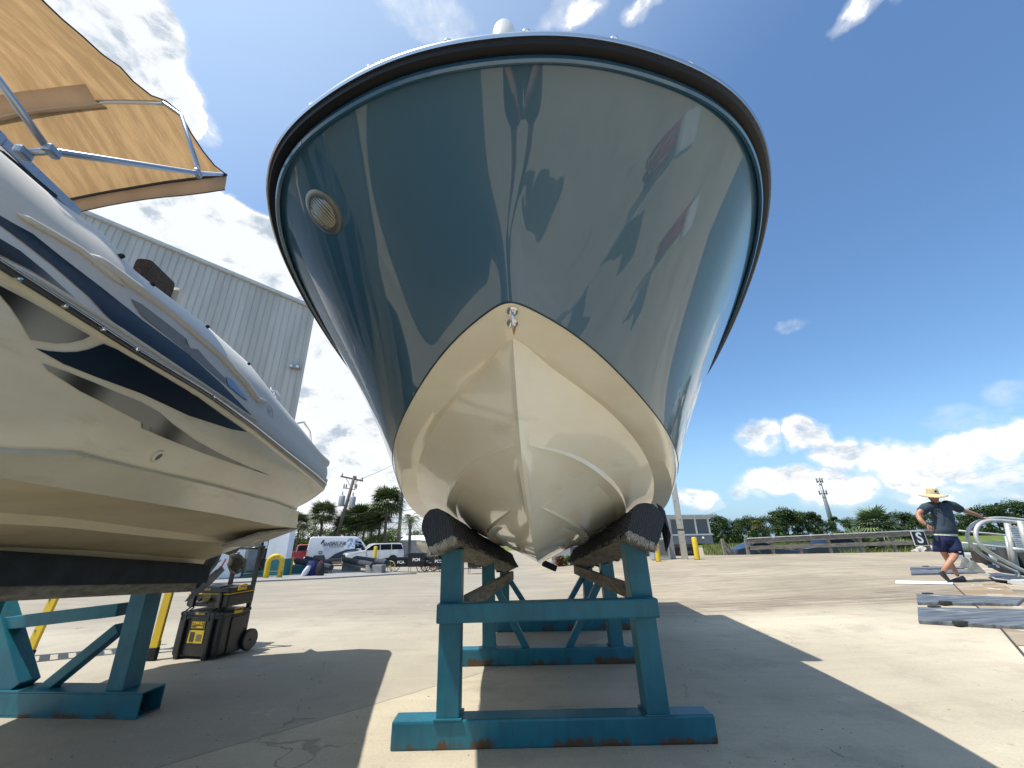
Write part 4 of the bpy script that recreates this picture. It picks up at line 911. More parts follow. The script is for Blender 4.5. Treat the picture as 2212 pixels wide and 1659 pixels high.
# ================================================================= vegetation prototypes
def leaf_mat(name, c0, c1, rough=.6):
    def fn(nt, b, tc, col):
        oi = nt.node('ShaderNodeObjectInfo'); n = nt.noise(tc, 1.3, 3, .7); n2 = nt.noise(tc, 9, 2, .7); c = nt.mix(nt.rng(n, .35, .65), c4(c0), c4(c1)); return nt.mix(nt.rng(n2, .3, .7, 0, .35), c, c4([x*.45 for x in c0]))
    m = mat(name, rough=rough, spec=.25, fn=fn); return m
M_leaf = leaf_mat('oak_leaves', (.025, .055, .016), (.075, .12, .03)); M_leafb = leaf_mat('bright_leaves', (.045, .085, .012), (.13, .17, .03)); M_palm = leaf_mat('palm_frond', (.075, .11, .038), (.19, .23, .09), .45)
M_palmy = leaf_mat('yellowing_frond', (.09, .10, .025), (.19, .18, .05), .5)
M_bark = mat('bark', (.13, .105, .08), .95, var=.35, vscale=8, bump=.08, bscale=14); M_pbark = mat('palm_bark', (.115, .10, .085), .95, var=.4, vscale=12, bump=.1, bscale=18)
HIDE = []
def tree_proto(name, label, seed, h=9, w=7, n=2600, leaf=.36, lm=None, pine=False, loc=(0, 0, 0), group='trees'):
    rnd = random.Random(seed); t = thing(name, label, 'tree', (0, 0, 0), group)
    m = MB(); top = V((rnd.uniform(-.4, .4), rnd.uniform(-.3, .3), h*.62)); m.tube([V((0, 0, -.3)), V((rnd.uniform(-.2, .2), 0, h*.3)), top, top+V((.2, 0, h*.22))], [.03*h, .022*h, .013*h, .004*h], 8); cl = []
    nb = 7 if pine else 12
    for i in range(nb):
        a = 2*pi*i/nb+rnd.random(); z = h*(rnd.uniform(.5, .9) if pine else rnd.uniform(.32, .85)); r = w*.5*rnd.uniform(.35, .95)*(1.1-.55*max(0, (z/h-.45))*1.6); e = V((cos(a)*r, sin(a)*r, z)); b0 = V((0, 0, z*.62)); m.tube([b0, b0.lerp(e, .5)+V((0, 0, -.1*h*.3)), e], [.011*h, .007*h, .002*h], 5); cl.append((e, w*rnd.uniform(.13, .22)))
    cl.append((V((0, 0, h*.9)), w*.2)); m.build('trunk', M_bark, t, smooth=True)
    m = MB()
    for i in range(n):
        c, r = cl[rnd.randrange(len(cl))]; d = V((rnd.gauss(0, 1), rnd.gauss(0, 1), rnd.gauss(0, .62 if not pine else .4))); d.normalize(); q = c+d*r*(rnd.random()**.4)
        u = V((rnd.uniform(-1, 1), rnd.uniform(-1, 1), rnd.uniform(-.6, .6))).normalized(); v = u.cross(V((rnd.uniform(-1, 1), rnd.uniform(-1, 1), 1))).normalized(); s_ = leaf*rnd.uniform(.5, 1.2)
        m.add([q-u*s_*.5, q+v*s_*.33, q+u*s_*.5, q-v*s_*.33], [(0, 1, 2, 3)])
    m.norecalc = True; m.build('crown', lm or M_leaf, t); return t
def palm_proto(label, seed, h=6, nf=34, fl=1.5, lm=None, droop=.5, trunk=True, group='palms', tr=.16, fan=True, skirt=True):
    rnd = random.Random(seed); t = thing('palm_tree', label, 'palm', (0, 0, 0), group)
    if trunk:
        m = MB(); lean = V((rnd.uniform(-.15, .15), rnd.uniform(-.1, .1), 0)); K = 16; m.tube([V((0, 0, -.3))]+[lean*(i/K)**2*h*.4+V((0, 0, h*i/K)) for i in range(1, K+1)], [tr*1.25]+[tr*(1.1-.25*i/K)*(1+.06*(i % 2)) for i in range(1, K+1)], 10); m.build('trunk', M_pbark, t, smooth=True); top = lean*h*.4+V((0, 0, h))
        m = MB()
        for i in range(26):
            a = rnd.uniform(0, 2*pi); z = top.z-rnd.uniform(.0, .9); m.bar(V((top.x+cos(a)*tr*.8, top.y+sin(a)*tr*.8, z-.12)), V((top.x+cos(a)*tr*1.7, top.y+sin(a)*tr*1.7, z+.14)), .07, .02)
        m.build('boots', M_pbark, t)
    else: top = V((0, 0, .2))
    m = MB()
    for i in range(nf):
        a = i*2.399+rnd.uniform(-.2, .2); el = math.asin(.97-(1.6 if trunk else 1.0)*((i+.5)/nf)) if trunk else math.asin(.97-.95*((i+.5)/nf)); st = fl*rnd.uniform(.28, .5); d = V((cos(a)*cos(el), sin(a)*cos(el), sin(el))); side = d.cross(V((0, 0, 1)))
        if side.length < .1: side = V((1, 0, 0))
        side.normalize(); upv = side.cross(d); hub = top+d*st+V((0, 0, -.08*droop*st)); m.add([top-side*.015, top+side*.015, hub+side*.01, hub-side*.01], [(0, 1, 2, 3)])
        if fan:
            nl = 15
            for k in range(nl):
                b_ = radians(-105+210*k/(nl-1)); l = fl*.62*rnd.uniform(.8, 1.05)*(1-.25*abs(b_)/2); dd_ = (d*cos(b_)+side*sin(b_)).normalized(); md = hub+dd_*l*.55+upv*.03+V((0, 0, -l*.06*droop)); tip = hub+dd_*l+V((0, 0, -l*.42*droop*rnd.uniform(.6, 1.3))); w = side.cross(dd_); w = dd_.cross(upv).normalized()*.032*fl
                m.add([hub, md-w, md+w, tip], [(0, 2, 1), (1, 2, 3)])
        else:
            K = 14; prevp = top
            for k in range(1, K+1):
                tt = k/K; p = top+d*(fl*1.7*tt)+V((0, 0, -1.15*droop*fl*tt*tt)); m.add([prevp-side*.012, prevp+side*.012, p+side*.01, p-side*.01], [(0, 1, 2, 3)])
                for sg in (-1, 1):
                    l = fl*.42*(1-.55*tt); tip = p+side*sg*l+d*l*.4+V((0, 0, -l*.5)); m.add([p-d*.03, p+d*.03, tip], [(0, 1, 2)])
                prevp = p
    if skirt and trunk:
        for i in range(10):
            a = rnd.uniform(0, 2*pi); q = top+V((cos(a)*.25, sin(a)*.25, -.3)); 
            for k in range(9): b_ = a+rnd.uniform(-.6, .6); tip = q+V((cos(b_)*.35, sin(b_)*.35, -rnd.uniform(.5, 1.0)*fl*.6)); m.add([q, q+V((.03, 0, 0)), tip], [(0, 1, 2)])
    m.norecalc = True; m.build('crown', lm or M_palm, t); return t
def place(root, px, py_base, y, h_top_px=None, base_h=None, label=None, group=None, first=False, rz=0, z=None):
    p = at(px, py_base, y); zz = zg(p.x, y) if z is None else z
    sc = 1.0
    if h_top_px is not None: sc = (at(px, h_top_px, y).z-zz)/base_h
    loc = (p.x, y, zz)
    if first:
        root.location = loc; root.rotation_euler = (0, 0, rz); root.scale = (sc, sc, sc)
        if label: root['label'] = label
        return root
    return copy_tree(root, loc, rz, label, group, (sc, sc, sc))
# --- left palms
g1 = 'sabal palms behind the parked vehicles'
pa = palm_proto('', 11, h=6, nf=56, fl=2.5, group=g1); pb = palm_proto('', 23, h=5.2, nf=64, fl=2.6, group=g1); pc_ = palm_proto('', 31, h=4.6, nf=46, fl=2.1, group=g1)
HA, HBp, HC = 7.9, 7.1, 6.5
place(pa, 829, 1180, 46, 1046, HA, 'tallest round-headed palm rising over the front of the white SUV', first=True)
place(pa, 689, 1180, 44, 1078, HA, 'leaning thick-trunked palm above the lettered van beside the cruiser stern', rz=1)
place(pa, 640, 1180, 50, 1105, HA, 'palm half hidden behind the stern of the white cruiser', rz=2)
place(pb, 765, 1180, 47, 1083, HBp, 'shaggy palm in the middle of the clump left of the tallest palm', first=True)
place(pb, 743, 1180, 45, 1110, HBp, 'low palm with drooping skirt just right of the utility pole', rz=2.2)
place(pb, 800, 1180, 49, 1095, HBp, 'palm with a bare trunk touching the tallest palm', rz=4)
place(pb, 781, 1180, 46, 1102, HBp, 'dense palm head between the shaggy middle palm and the tallest palm', rz=5.1)
place(pb, 753, 1180, 48, 1097, HBp, 'palm just behind and left of the shaggy middle palm', rz=3.1)
place(pa, 816, 1180, 50, 1080, HA, 'palm half behind the trunk of the tallest palm', rz=4.4)
place(pc_, 722, 1180, 52, 1140, HC, 'shortest palm head standing over the roof of the van', first=True)
pd = palm_proto('feathery palm with arching fronds beside the grey lamp post', 41, h=4.2, nf=26, fl=1.2, fan=False, droop=1.0, group=None, skirt=False)
place(pd, 884, 1185, 43, 1108, 4.9, first=True); pd['label'] = 'feathery palm with arching fronds beside the grey lamp post'
# --- left leafy trees behind
g2 = 'leafy trees along the road on the left'
ta = tree_proto('leafy_tree', '', 5, h=7, w=8, n=4200, lm=M_leafb, leaf=.34, group=g2); tb = tree_proto('leafy_tree', '', 6, h=7, w=8, n=4200, lm=M_leaf, leaf=.34, group=g2)
LT = [(ta, 660, 1135, 60, 'bright green tree behind the red pickup cab'), (tb, 620, 1150, 58, 'dark tree behind the red pickup bed'), (ta, 702, 1142, 66, 'yellow-green tree behind the van roof'), (tb, 748, 1150, 75, 'dark low tree left of the palm clump base'),
      (tb, 790, 1147, 85, 'dark tree seen between two palm trunks'), (ta, 812, 1150, 80, 'light green tree left of the tallest palm trunk'), (ta, 850, 1146, 82, 'light green tree just left of the grey lamp post'), (tb, 838, 1142, 95, 'tall dark tree far behind the tallest palm'),
      (ta, 893, 1150, 70, 'bright tree behind the feathery palm'), (tb, 910, 1146, 80, 'dark tree tucked against the left carpeted bunk'), (ta, 590, 1150, 62, 'bright tree at the corner of the metal building')]
seen = set()
for i, (pr_, px, tp, y, lb) in enumerate(LT):
    place(pr_, px, 1180, y, tp, 6.6, lb, g2, first=(pr_.name not in seen), rz=i*1.3); seen.add(pr_.name)
# --- right forest line
g3 = 'oaks and pines of the far treeline'
oa = tree_proto('oak_tree', '', 51, h=10, w=11, n=9500, leaf=.44, group=g3); ob = tree_proto('oak_tree', '', 52, h=10, w=10, n=9000, leaf=.44, group=g3); oc = tree_proto('pine_tree', '', 53, h=12, w=7, n=4200, leaf=.45, pine=True, group=g3)
FR = [(1548, 1122, 0), (1578, 1124, 1), (1604, 1117, 1), (1625, 1121, 0), (1662, 1116, 0), (1688, 1100, 2), (1705, 1108, 1), (1726, 1106, 0), (1748, 1104, 1), (1768, 1110, 2), (1790, 1125, 0), (1812, 1112, 2), (1846, 1128, 1), (1880, 1122, 0), (1925, 1118, 1), (1953, 1112, 0), (1975, 1108, 1),
      (2018, 1106, 0), (2050, 1114, 1), (2085, 1112, 0), (2120, 1106, 1), (2148, 1098, 0), (2168, 1090, 2), (2190, 1100, 1), (2214, 1092, 0), (2235, 1085, 2), (2270, 1098, 1), (1530, 1130, 1), (1500, 1130, 0)]
words = ['the white post top', 'the low yellow palm', 'the cell tower', 'the palmetto clump', 'the man in the straw hat', 'the gangway railing']
seen = set()
places = ['broad oak right behind the grey building roof corner', 'oak just right of the grey building', 'dense dark oak left of the yellowing palm', 'oak directly behind the yellowing palm', 'oak right of the yellowing palm', 'flat-topped pine poking above the oaks left of the cell tower', 'rounded oak beside the flat-topped pine', 'wide oak over the parked black SUV', 'pale-trunked oak over the wooden railing middle',
 'thin pine with gaps left of the cell tower', 'low oak at the foot of the cell tower', 'pine just right of the cell tower', 'oak behind the palmetto clump', 'oak between the palmetto clump and the tall palmetto', 'oak left of the lettered sign', 'oak above the lettered sign', "oak behind the man's left elbow", "oak behind the man's hat brim side", 'oak behind the outstretched arm', 'oak left of the gangway curve', 'oak above the gangway curve', 'oak over the gangway top rail', 'flat pine over the river on the right', 'oak beside the flat pine over the river', 'oak at the right frame edge over the river', 'tall pine past the right frame edge', 'oak past the right frame edge', 'oak behind the white post', 'oak hidden mostly by the grey building']
for i, (px, tp, k) in enumerate(FR):
    pr_ = (oa, ob, oc)[k]; y = 105+14*((i*7) % 3) if px < 2040 else 150+10*(i % 3)
    place(pr_, px, 1160, y, tp+(-7, 5, 2, -3, 6, 0)[(i*5) % 6], (9.6, 9.6, 11.2)[k], places[i], g3, first=(pr_.name not in seen), rz=i*1.7, z=-1.9); seen.add(pr_.name)
# understorey: one uncountable mass of far scrub
m = MB(); rnd = random.Random(9)
for i in range(15000):
    px = rnd.uniform(1480, 2290); y = rnd.uniform(96, 104) if px < 2040 else rnd.uniform(142, 150); p = at(px, 1160, y); hh = (2.9 if px < 2040 else 3.8)*(.7+.8*noise.noise(V((px*.05, 0, 0)))); q = V((p.x, y, -1.8+hh*rnd.random()**.8)); u = V((rnd.uniform(-1, 1), rnd.uniform(-1, 1), rnd.uniform(-.6, .6))).normalized(); v = u.cross(V((0, 1, .3))).normalized(); s_ = .8*rnd.uniform(.5, 1.2)
    m.add([q-u*s_*.5, q+v*s_*.4, q+u*s_*.5, q-v*s_*.4], [(0, 1, 2, 3)])
m.norecalc = True; tag(m.build('far_scrub', M_leaf), 'dark scrub filling the foot of the far treeline', 'scrub', kind='stuff')
m = MB()
for i in range(5000):
    px = rnd.uniform(560, 960); y = rnd.uniform(70, 90); p = at(px, 1160, y); hh = 3.2*(.8+.4*noise.noise(V((px*.03, 0, 0)))); q = V((p.x, y, -1.6+hh*rnd.random())); u = V((rnd.uniform(-1, 1), rnd.uniform(-1, 1), rnd.uniform(-.6, .6))).normalized(); v = u.cross(V((0, 1, .3))).normalized(); s_ = .6*rnd.uniform(.5, 1.2)
    m.add([q-u*s_*.5, q+v*s_*.4, q+u*s_*.5, q-v*s_*.4], [(0, 1, 2, 3)])
m.norecalc = True; tag(m.build('roadside_hedge', leaf_mat('hedge_leaves', (.03, .06, .012), (.09, .13, .03))), 'green hedge mass beyond the car park on the left', 'hedge', kind='stuff')
# marsh reeds
M_reed = leaf_mat('reeds', (.09, .13, .03), (.22, .24, .08), .8); m = MB()
for i in range(26000):
    k = rnd.random()
    if k < .62: px = rnd.uniform(1515, 2040); y = 46+46*rnd.random(); p = at(px, 1160, y); z0 = zm(p.x, y) if y > 68 else zg(p.x, y); h_ = rnd.uniform(.3, .8)
    else:
        y = rnd.uniform(25.2, 40); x0 = .76*y; p = V((rnd.uniform(x0, x0+9), y, 0)); z0 = zg(p.x, y); h_ = rnd.uniform(.15, .5)
    if y < 46 and k < .62: continue
    q = V((p.x, y, z0)); a = rnd.uniform(0, pi); w = V((cos(a), sin(a), 0))*(.05 if y > 45 else .03); m.add([q-w, q+w, q+V((rnd.uniform(-.25, .25), rnd.uniform(-.1, .1), h_))], [(0, 1, 2)])
m.norecalc = True; tag(m.build('marsh_reeds', M_reed), 'tall green marsh grass beyond the wooden railing', 'reeds', kind='stuff')
# --- right palms
g4 = 'palmettos behind the railing'
ya = palm_proto('yellowing sabal palm standing alone in front of the dark oaks', 61, h=4.0, nf=40, fl=1.25, lm=M_palmy, group=None); place(ya, 1645, 1180, 62, 1116, 5.4, first=True); ya['label'] = 'yellowing sabal palm standing alone in front of the dark oaks'
M_pm = leaf_mat('palmetto_fan', (.07, .11, .045), (.19, .25, .11), .45)
pq = palm_proto('', 71, h=.8, nf=40, fl=2.1, droop=.35, trunk=False, group=g4, lm=M_pm); pq['name_'] = 0; del pq['name_']
place(pq, 1826, 1190, 37, 1112, 3.1, 'widest low palmetto clump right of the cell tower foot', first=True)
place(pq, 1857, 1190, 40, 1096, 3.1, 'palmetto clump rising behind the widest one', rz=1.5); place(pq, 1955, 1190, 40, 1138, 3.1, 'small palmetto bush left of the lettered sign', rz=2.5)
ps = palm_proto('', 73, h=2.6, nf=44, fl=1.8, droop=.45, group=g4, lm=M_pm); place(ps, 1913, 1190, 36, 1088, 4.0, 'palmetto tree with leaning grey trunk left of the sign', first=True)
place(ps, 1881, 1190, 42, 1120, 4.0, 'half-hidden palmetto tree between the big clump and the leaning one', rz=2)
# ================================================================= buildings
def f_ribs(nt, b, tc, col):
    return nt.mix(nt.rng(nt.noise(nt.mapping(tc, scale=(1, 1, .15)), 1.2, 5, .6), .35, .65), (.45, .435, .40, 1), (.53, .515, .475, 1))
M_siding = mat('white_siding', rough=.7, spec=.12, fn=f_ribs)
B0 = at(601, 1249, 22.0)
def atxy(px, py, P, d):   # ray with vertical plane through P along d
    n_ = V((-d.y, d.x, 0)); r = ray(px, py); c = V((0, 0, CAM_H)); k = (P-c).dot(n_)/r.dot(n_); return c+r*k
Bt = at(680, 663, 22.0); topz = Bt.z; fd = V((-.90, -.43, 0)).normalized(); Bl = atxy(190, 458, V((Bt.x, Bt.y, 0)), fd); RK = (Bl.z-Bt.z)/((Bl-Bt).dot(fd)); fn_ = V((fd.y, -fd.x, 0)); fn_ = fn_ if fn_.y < 0 else -fn_
def tz(a): return topz + RK*a
print('bldg', B0, Bt, Bl)
C0 = V((Bt.x, Bt.y, 0)); bd_ = thing('metal_building', 'tall pale ribbed metal building behind the white cruiser', 'building', (C0.x, C0.y, zg(C0.x, C0.y)))
LB = 20; zb = -.6
m = MB(); prof = []; step = .34
n_r = int(LB/step)
rows0 = []
for i in range(n_r):
    a = i*step; rows0 += [(a, 0), (a+step*.80, 0), (a+step*.86, .055), (a+step*.95, .055)]
rows0.append((LB, 0))
m.loft([[C0+fd*a+fn_*d+V((0, 0, z if z < 5 else tz(a)-.25)) for a, d in rows0] for z in (zb+2.2, 99)], ring_closed=False)
back = V((-.75, .66, 0)); m.add([C0+V((0, 0, zb)), C0+back*20+V((0, 0, zb)), C0+back*20+V((0, 0, topz)), C0+V((0, 0, topz-.2))], [(0, 1, 2, 3)]); m.add([C0+V((0, 0, topz-.1)), C0+back*20+V((0, 0, topz+1.2)), C0+back*20+fd*LB+V((0, 0, tz(LB)+1.2)), C0+fd*LB+V((0, 0, tz(LB)-.1))], [(0, 1, 2, 3)])
m.build('siding', M_siding, bd_)
m = MB(); m.bar(C0+fn_*.12+V((0, 0, topz-.12)), C0+fn_*.12+fd*LB+V((0, 0, tz(LB)-.12)), .22, .2, bev=.03); m.build('gutter', mat('trim_grey', (.50, .51, .49), .45, var=.1), bd_)
m = MB(); m.bar(C0+fn_*.03+V((0, 0, zb)), C0+fn_*.03+V((0, 0, topz-.2)), .14, .14, up=fn_); m.build('corner_trim', M_siding, bd_)
m = MB(); m.bar(C0+fn_*.05+V((0, 0, zb+1.1)), C0+fn_*.05+fd*LB+V((0, 0, zb+1.1)), .12, 2.2); m.build('base_wall', mat('teal_masonry', (.02, .14, .16), .7, var=.2), bd_)
lp = atxy(636, 792, C0+fn_*.2, fd); fx = thing('wall_light', 'grey twin flood light fixed high on the ribbed metal wall', 'light', lp)
m = MB(); Rf = Matrix((fd, -fn_, V((0, 0, 1)))).transposed(); m.box(lp, (.55, .30, .22), Rf, bev=.04); m.build('housing', mat('fixture_grey', (.30, .32, .32), .4, .3), fx)
for s_ in (-.17, .17): m = MB(); m.box(lp+fd*s_+fn_*.16+V((0, 0, -.02)), (.14, .02, .13), Rf); m.build('lens', mat('lens_white', (.75, .77, .78), .2), fx)
# service kiosk with ice chest beside the building
M_ice = mat('ice_white', (.74, .77, .80), .4, var=.05); ic = gd(475, 1254); ic2 = gd(519, 1251.5); idr = (ic2-ic); idr.z = 0; wI = idr.length; idr.normalize(); inn = V((-idr.y, idr.x, 0))
ch = thing('ice_chest', 'white outdoor ice chest with blue lettering behind the propeller', 'ice chest', ic)
cI = ic - idr*1.0; m = MB(); m.box(cI+idr*(wI+1.0)/2+inn*.4+V((0, 0, .62)), (wI+1.0, .8, 1.15), Matrix((idr, inn, V((0, 0, 1)))).transposed(), bev=.05); m.build('cabinet', M_ice, ch)
m = MB(); m.box(cI+idr*(wI+1.0)/2+inn*.4+V((0, 0, .03)), (wI+.9, .7, .08), Matrix((idr, inn, V((0, 0, 1)))).transposed()); m.build('plinth', M_rubber, ch)
M_bluet = mat('blue_lettering', (.02, .12, .42), .5); M_redt = mat('red_lettering', (.6, .05, .06), .5)
to = ic+idr*(wI*.62)-inn*.012+V((0, 0, .62)); text_mesh('lettering', 'Ice', M_bluet, .52, to, idr, (0, 0, 1), ch, bold=.03)
m = MB(); q = to-idr*.50; m.prism([q+V((0, 0, -.13))-idr*.09, q+V((0, 0, -.13))-idr*.03, q+V((0, 0, .2))+idr*.09, q+V((0, 0, .2))+idr*.03], -inn*.006); m.build('red_slash', M_redt, ch)
pq0 = ic2+idr*.1+inn*.3; pu = thing('fuel_pump', 'grey service pump cabinet with a coiled green hose beside the ice chest', 'pump', pq0)
Ri = Matrix((idr, inn, V((0, 0, 1)))).transposed()
m = MB(); m.box(pq0+idr*.28+V((0, 0, .85)), (.5, .5, 1.7), Ri, bev=.03); m.build('cabinet', mat('pump_grey', (.16, .18, .20), .5, var=.15), pu)
m = MB(); m.box(pq0+idr*.75+V((0, 0, 1.05)), (.22, .4, 1.5), Ri, bev=.02); m.build('dark_column', M_rubber, pu)
m = MB(); m.box(pq0+idr*.72-inn*.24+V((0, 0, 1.35)), (.16, .05, .3), Ri, bev=.02); m.build('control_box', M_ice, pu)
m = MB(); pts = [pq0+idr*(.7)-inn*.25+V((0, 0, 1.3))]+[pq0+idr*(.6+.12*sin(k))-inn*.28+V((0, 0, 1.2-.3*k*.38)) for k in range(1, 10)]
cc = pq0+idr*.35-inn*.55; pts += [cc+idr*(.55*cos(k*.7))+inn*(.2*sin(k*.7))+V((0, 0, .05+.012*k)) for k in range(22)]; m.tube(pts, .018, 6); m.build('green_hose', mat('green_hose', (.01, .11, .07), .5), pu, smooth=True)
bx = thing('storage_box', 'white panel box on a teal base between pump and yellow hoop', 'box', gd(590, 1247)+V((-.2, .9, 0)))
qb = gd(590, 1247)+V((-.2, .7, 0)); m = MB(); m.box(qb+V((-.1, 0, 1.5)), (1.0, .5, 1.5), bev=.02); m.build('white_panel', M_ice, bx); m = MB(); m.box(qb+V((-.1, 0, .38)), (1.05, .55, .72), bev=.02); m.build('teal_base', mat('teal_masonry'), bx)
# --- grey two-storey building on the right
M_gw = mat('slate_wall', (.17, .19, .215), .7, var=.08); M_wt = mat('white_trim', (.70, .71, .70), .5, var=.06, vscale=8); M_glass = mat('window_glass', (.045, .06, .065), .04, spec=.9)
Yb = 29.; R0_ = at(1530, 1112, Yb); fdb = V((-1, -.22, 0)).normalized(); zr = R0_.z
def pb_(px, py): return atxy(px, py, V((R0_.x, Yb, 0)), fdb)
ob_ = thing('dock_office', 'slate grey two-storey dock office with a band of windows', 'building', (R0_.x, Yb, zg(R0_.x, Yb)))
LW = 10.; zfl = pb_(1518, 1206).z-.1; z_mid = pb_(1525, 1174).z; z_w0 = pb_(1530, 1154).z; z_w1 = pb_(1530, 1121).z; bk = V((-fdb.y, fdb.x, 0)); bk = bk if bk.y > 0 else -bk
def slab(m, a0, a1, d0, d1, z0, z1):
    m.add([R0_*0+V((R0_.x, Yb, 0))+fdb*a+bk*d+V((0, 0, z)) for z in (z0, z1) for d in (d0, d1) for a in (a0, a1)], [(0, 2, 3, 1), (4, 5, 7, 6), (0, 1, 5, 4), (2, 6, 7, 3), (0, 4, 6, 2), (1, 3, 7, 5)])
m = MB(); slab(m, 0, LW, 0, 5, z_mid, z_w0); slab(m, 0, LW, 0.1, 4.9, z_w0, z_w1); slab(m, .8, LW, .9, 5, zfl-.3, z_mid-.002); m.build('wall', M_gw, ob_)
m = MB(); slab(m, -.25, LW, -.3, 5.3, z_w1+.10, zr); m.build('roof_fascia', mat('fascia', (.42, .43, .42), .6, var=.15), ob_)
m = MB(); slab(m, -.06, LW, -.06, 5.05, z_w0-.05, z_w0+.04); slab(m, -.06, LW, -.06, 5.05, z_w1, z_w1+.10); m.build('window_band_trim', M_wt, ob_)
for i in range(9):
    a = .12+i*1.02; m = MB(); slab(m, a+.09, a+.95, .03, .08, z_w0+.05, z_w1-.01); wo = m.build('window', M_glass, ob_)
    m = MB(); slab(m, a-.05, a+.07, -.03, .06, z_w0+.04, z_w1); m.build('mullion', M_wt, wo)
for i in range(3): m = MB(); slab(m, -.003, .05, .25+i*1.5, 1.45+i*1.5, z_w0+.05, z_w1-.01); m.build('window', M_glass, ob_)
m = MB(); slab(m, 1.0, 3.6, .85, .9, zfl, z_mid-.25); m.build('dark_shutter', mat('dark_shutter', (.02, .022, .024), .5), ob_)
p_ = V((R0_.x, Yb, 0))+fdb*1.7+bk*.83+V((0, 0, zfl+.45)); text_mesh('number', '300 & 400', mat('sign_white', (.35, .35, .35), .6), .24, p_, -fdb, (0, 0, 1), ob_, bold=.01)
for a in (.9, 3.6):
    m = MB(); q = V((R0_.x, Yb, 0))+fdb*a-bk*.08+V((0, 0, z_mid+.55*(z_w0-z_mid))); m.tube([q, q-bk*.15+V((0, 0, .1)), q-bk*.2], .05, 6); m.build('spot_lamp', M_wt, ob_)
# side shed / electric cabinet in front
el = thing('electric_cabinet', 'pale grey louvred utility cabinet between the bollard and the white pole', 'cabinet', gd(1450, 1209)); q = gd(1447, 1209)
h1, h2 = at(1432, 1163, q.y).z-q.z, at(1450, 1123, q.y).z-q.z; qx = xat(1431, 1209, q.y); qt = xat(1456, 1209, q.y)
m = MB(); m.box((qx, q.y+.3, q.z+h1/2), (.85, .6, h1), bev=.02); m.build('cabinet_body', mat('cab_grey', (.36, .37, .37), .5, var=.12), el)
m = MB(); m.box((qt, q.y+.5, q.z+h2/2), (.42, .5, h2), bev=.02); m.build('tall_box', mat('cab_grey2', (.27, .28, .29), .5, var=.12), el)
m = MB(); m.add([V((qx+x, q.y-.012, q.z+z)) for z in (.2, .9) for x in (-.25, .32)], [(0, 1, 3, 2)]); m.build('louvre_panel', mat('cab_dark', (.12, .12, .12), .5), el)
# long white low fence/store behind the SUV on the left
wf = thing('white_building', 'long low white roofed shed behind the SUV', 'shed', at(905, 1176, 52)); a, b_ = at(868, 1176, 52), at(1000, 1176, 56)
m = MB(); zt = at(900, 1160, 52).z; z0 = -1.4; m.prism([V((a.x, a.y, z0)), V((b_.x, b_.y, z0)), V((b_.x, b_.y, zt-.45)), V((a.x, a.y, zt-.45))], (0, 4, 0)); m.build('shed_wall', mat('shed_grey', (.36, .37, .38), .7, var=.15), wf)
m = MB(); m.prism([V((a.x-.2, a.y-.3, zt-.45)), V((b_.x, b_.y-.3, zt-.45)), V((b_.x, b_.y+2, zt+.05)), V((a.x-.2, a.y+2, zt+.05))], (0, 0, .14)); m.build('shed_roof', mat('shed_roof', (.74, .75, .75), .5), wf)
# ================================================================= poles
M_poleg = mat('galvanised', (.26, .28, .29), .5, .4, var=.1); M_polew = mat('white_pole_paint', (.70, .71, .70), .6, var=.06, dirt=(.2, .2, .18), dirt_amt=.35, dirt_scale=3)
def topz_at(px, py, x, y):
    d = ray(px, py); return CAM_H + d.z*(y/d.y)
wp = gd(1480, 1208); t = thing('white_pole', 'scuffed white round pole in front of the dock office', 'pole', wp)
m = MB(); hh = 14.; m.tube([wp+V((0, 0, -.1)), wp+V((0, 0, hh))], [.155, .12], 16); m.build('shaft', M_polew, t, smooth=True)
m = MB(); zz = topz_at(1462, 1145, wp.x, wp.y); m.tube([V((wp.x, wp.y, zz-.03)), V((wp.x, wp.y, zz+.03))], .165, 16); m.build('band', M_rubber, t)
gp = at(859, 1190, 48); t = thing('lamp_post', 'plain grey steel post rising beside the blue hull on the left', 'post', (gp.x, 48, zg(gp.x, 48)))
m = MB(); m.tube([V((gp.x, 48, zg(gp.x, 48)-.1)), V((gp.x, 48, 10.5))], [.22, .16], 12); m.build('shaft', M_poleg, t, smooth=True)
m = MB(); m.tube([V((gp.x, 48, 10.4)), V((gp.x+.6, 48, 10.9)), V((gp.x+1.3, 48, 10.95))], .05, 8); m.box((gp.x+1.6, 48, 10.9), (.7, .3, .12), bev=.03); m.build('lamp_head', M_poleg, t)
# utility pole, leaning
Yu = 44; ub = at(722, 1180, Yu); ut = at(766, 1028, Yu); M_uw = mat('pole_wood', (.13, .11, .095), .9, var=.25, vscale=5); t = thing('utility_pole', 'leaning wooden utility pole with crossarm and two transformers', 'utility pole', (ub.x, Yu, zg(ub.x, Yu)))
m = MB(); m.tube([ub-(ut-ub)*.15, ut], [.22, .15], 10); m.build('pole', M_uw, t, smooth=True); ud = (ut-ub).normalized()
a, b_ = at(736, 1029, Yu), at(784, 1039, Yu); m = MB(); m.bar(a, b_, .12, .16); cb = m.build('crossarm', M_uw, t)
for f in (.06, .68, .96): m = MB(); q = a.lerp(b_, f); m.lathe([(.05, .08), (.09, .16), (.05, .22), (.09, .3), (.05, .36), (.02, .42)], q, n=8); m.build('insulator', M_poleg, cb)
m = MB(); m.bar(at(748, 1034, Yu), at(758, 1052, Yu), .05, .05); m.bar(at(773, 1038, Yu), at(758, 1052, Yu), .05, .05); m.bar(at(744, 1054, Yu), at(768, 1058, Yu), .07, .08)
for px in (743, 748, 767, 770): q = at(px, 1052, Yu); m.lathe([(.05, -.2), (.08, .1), (.04, .35)], q, n=6)
m.build('brace', M_poleg, t)
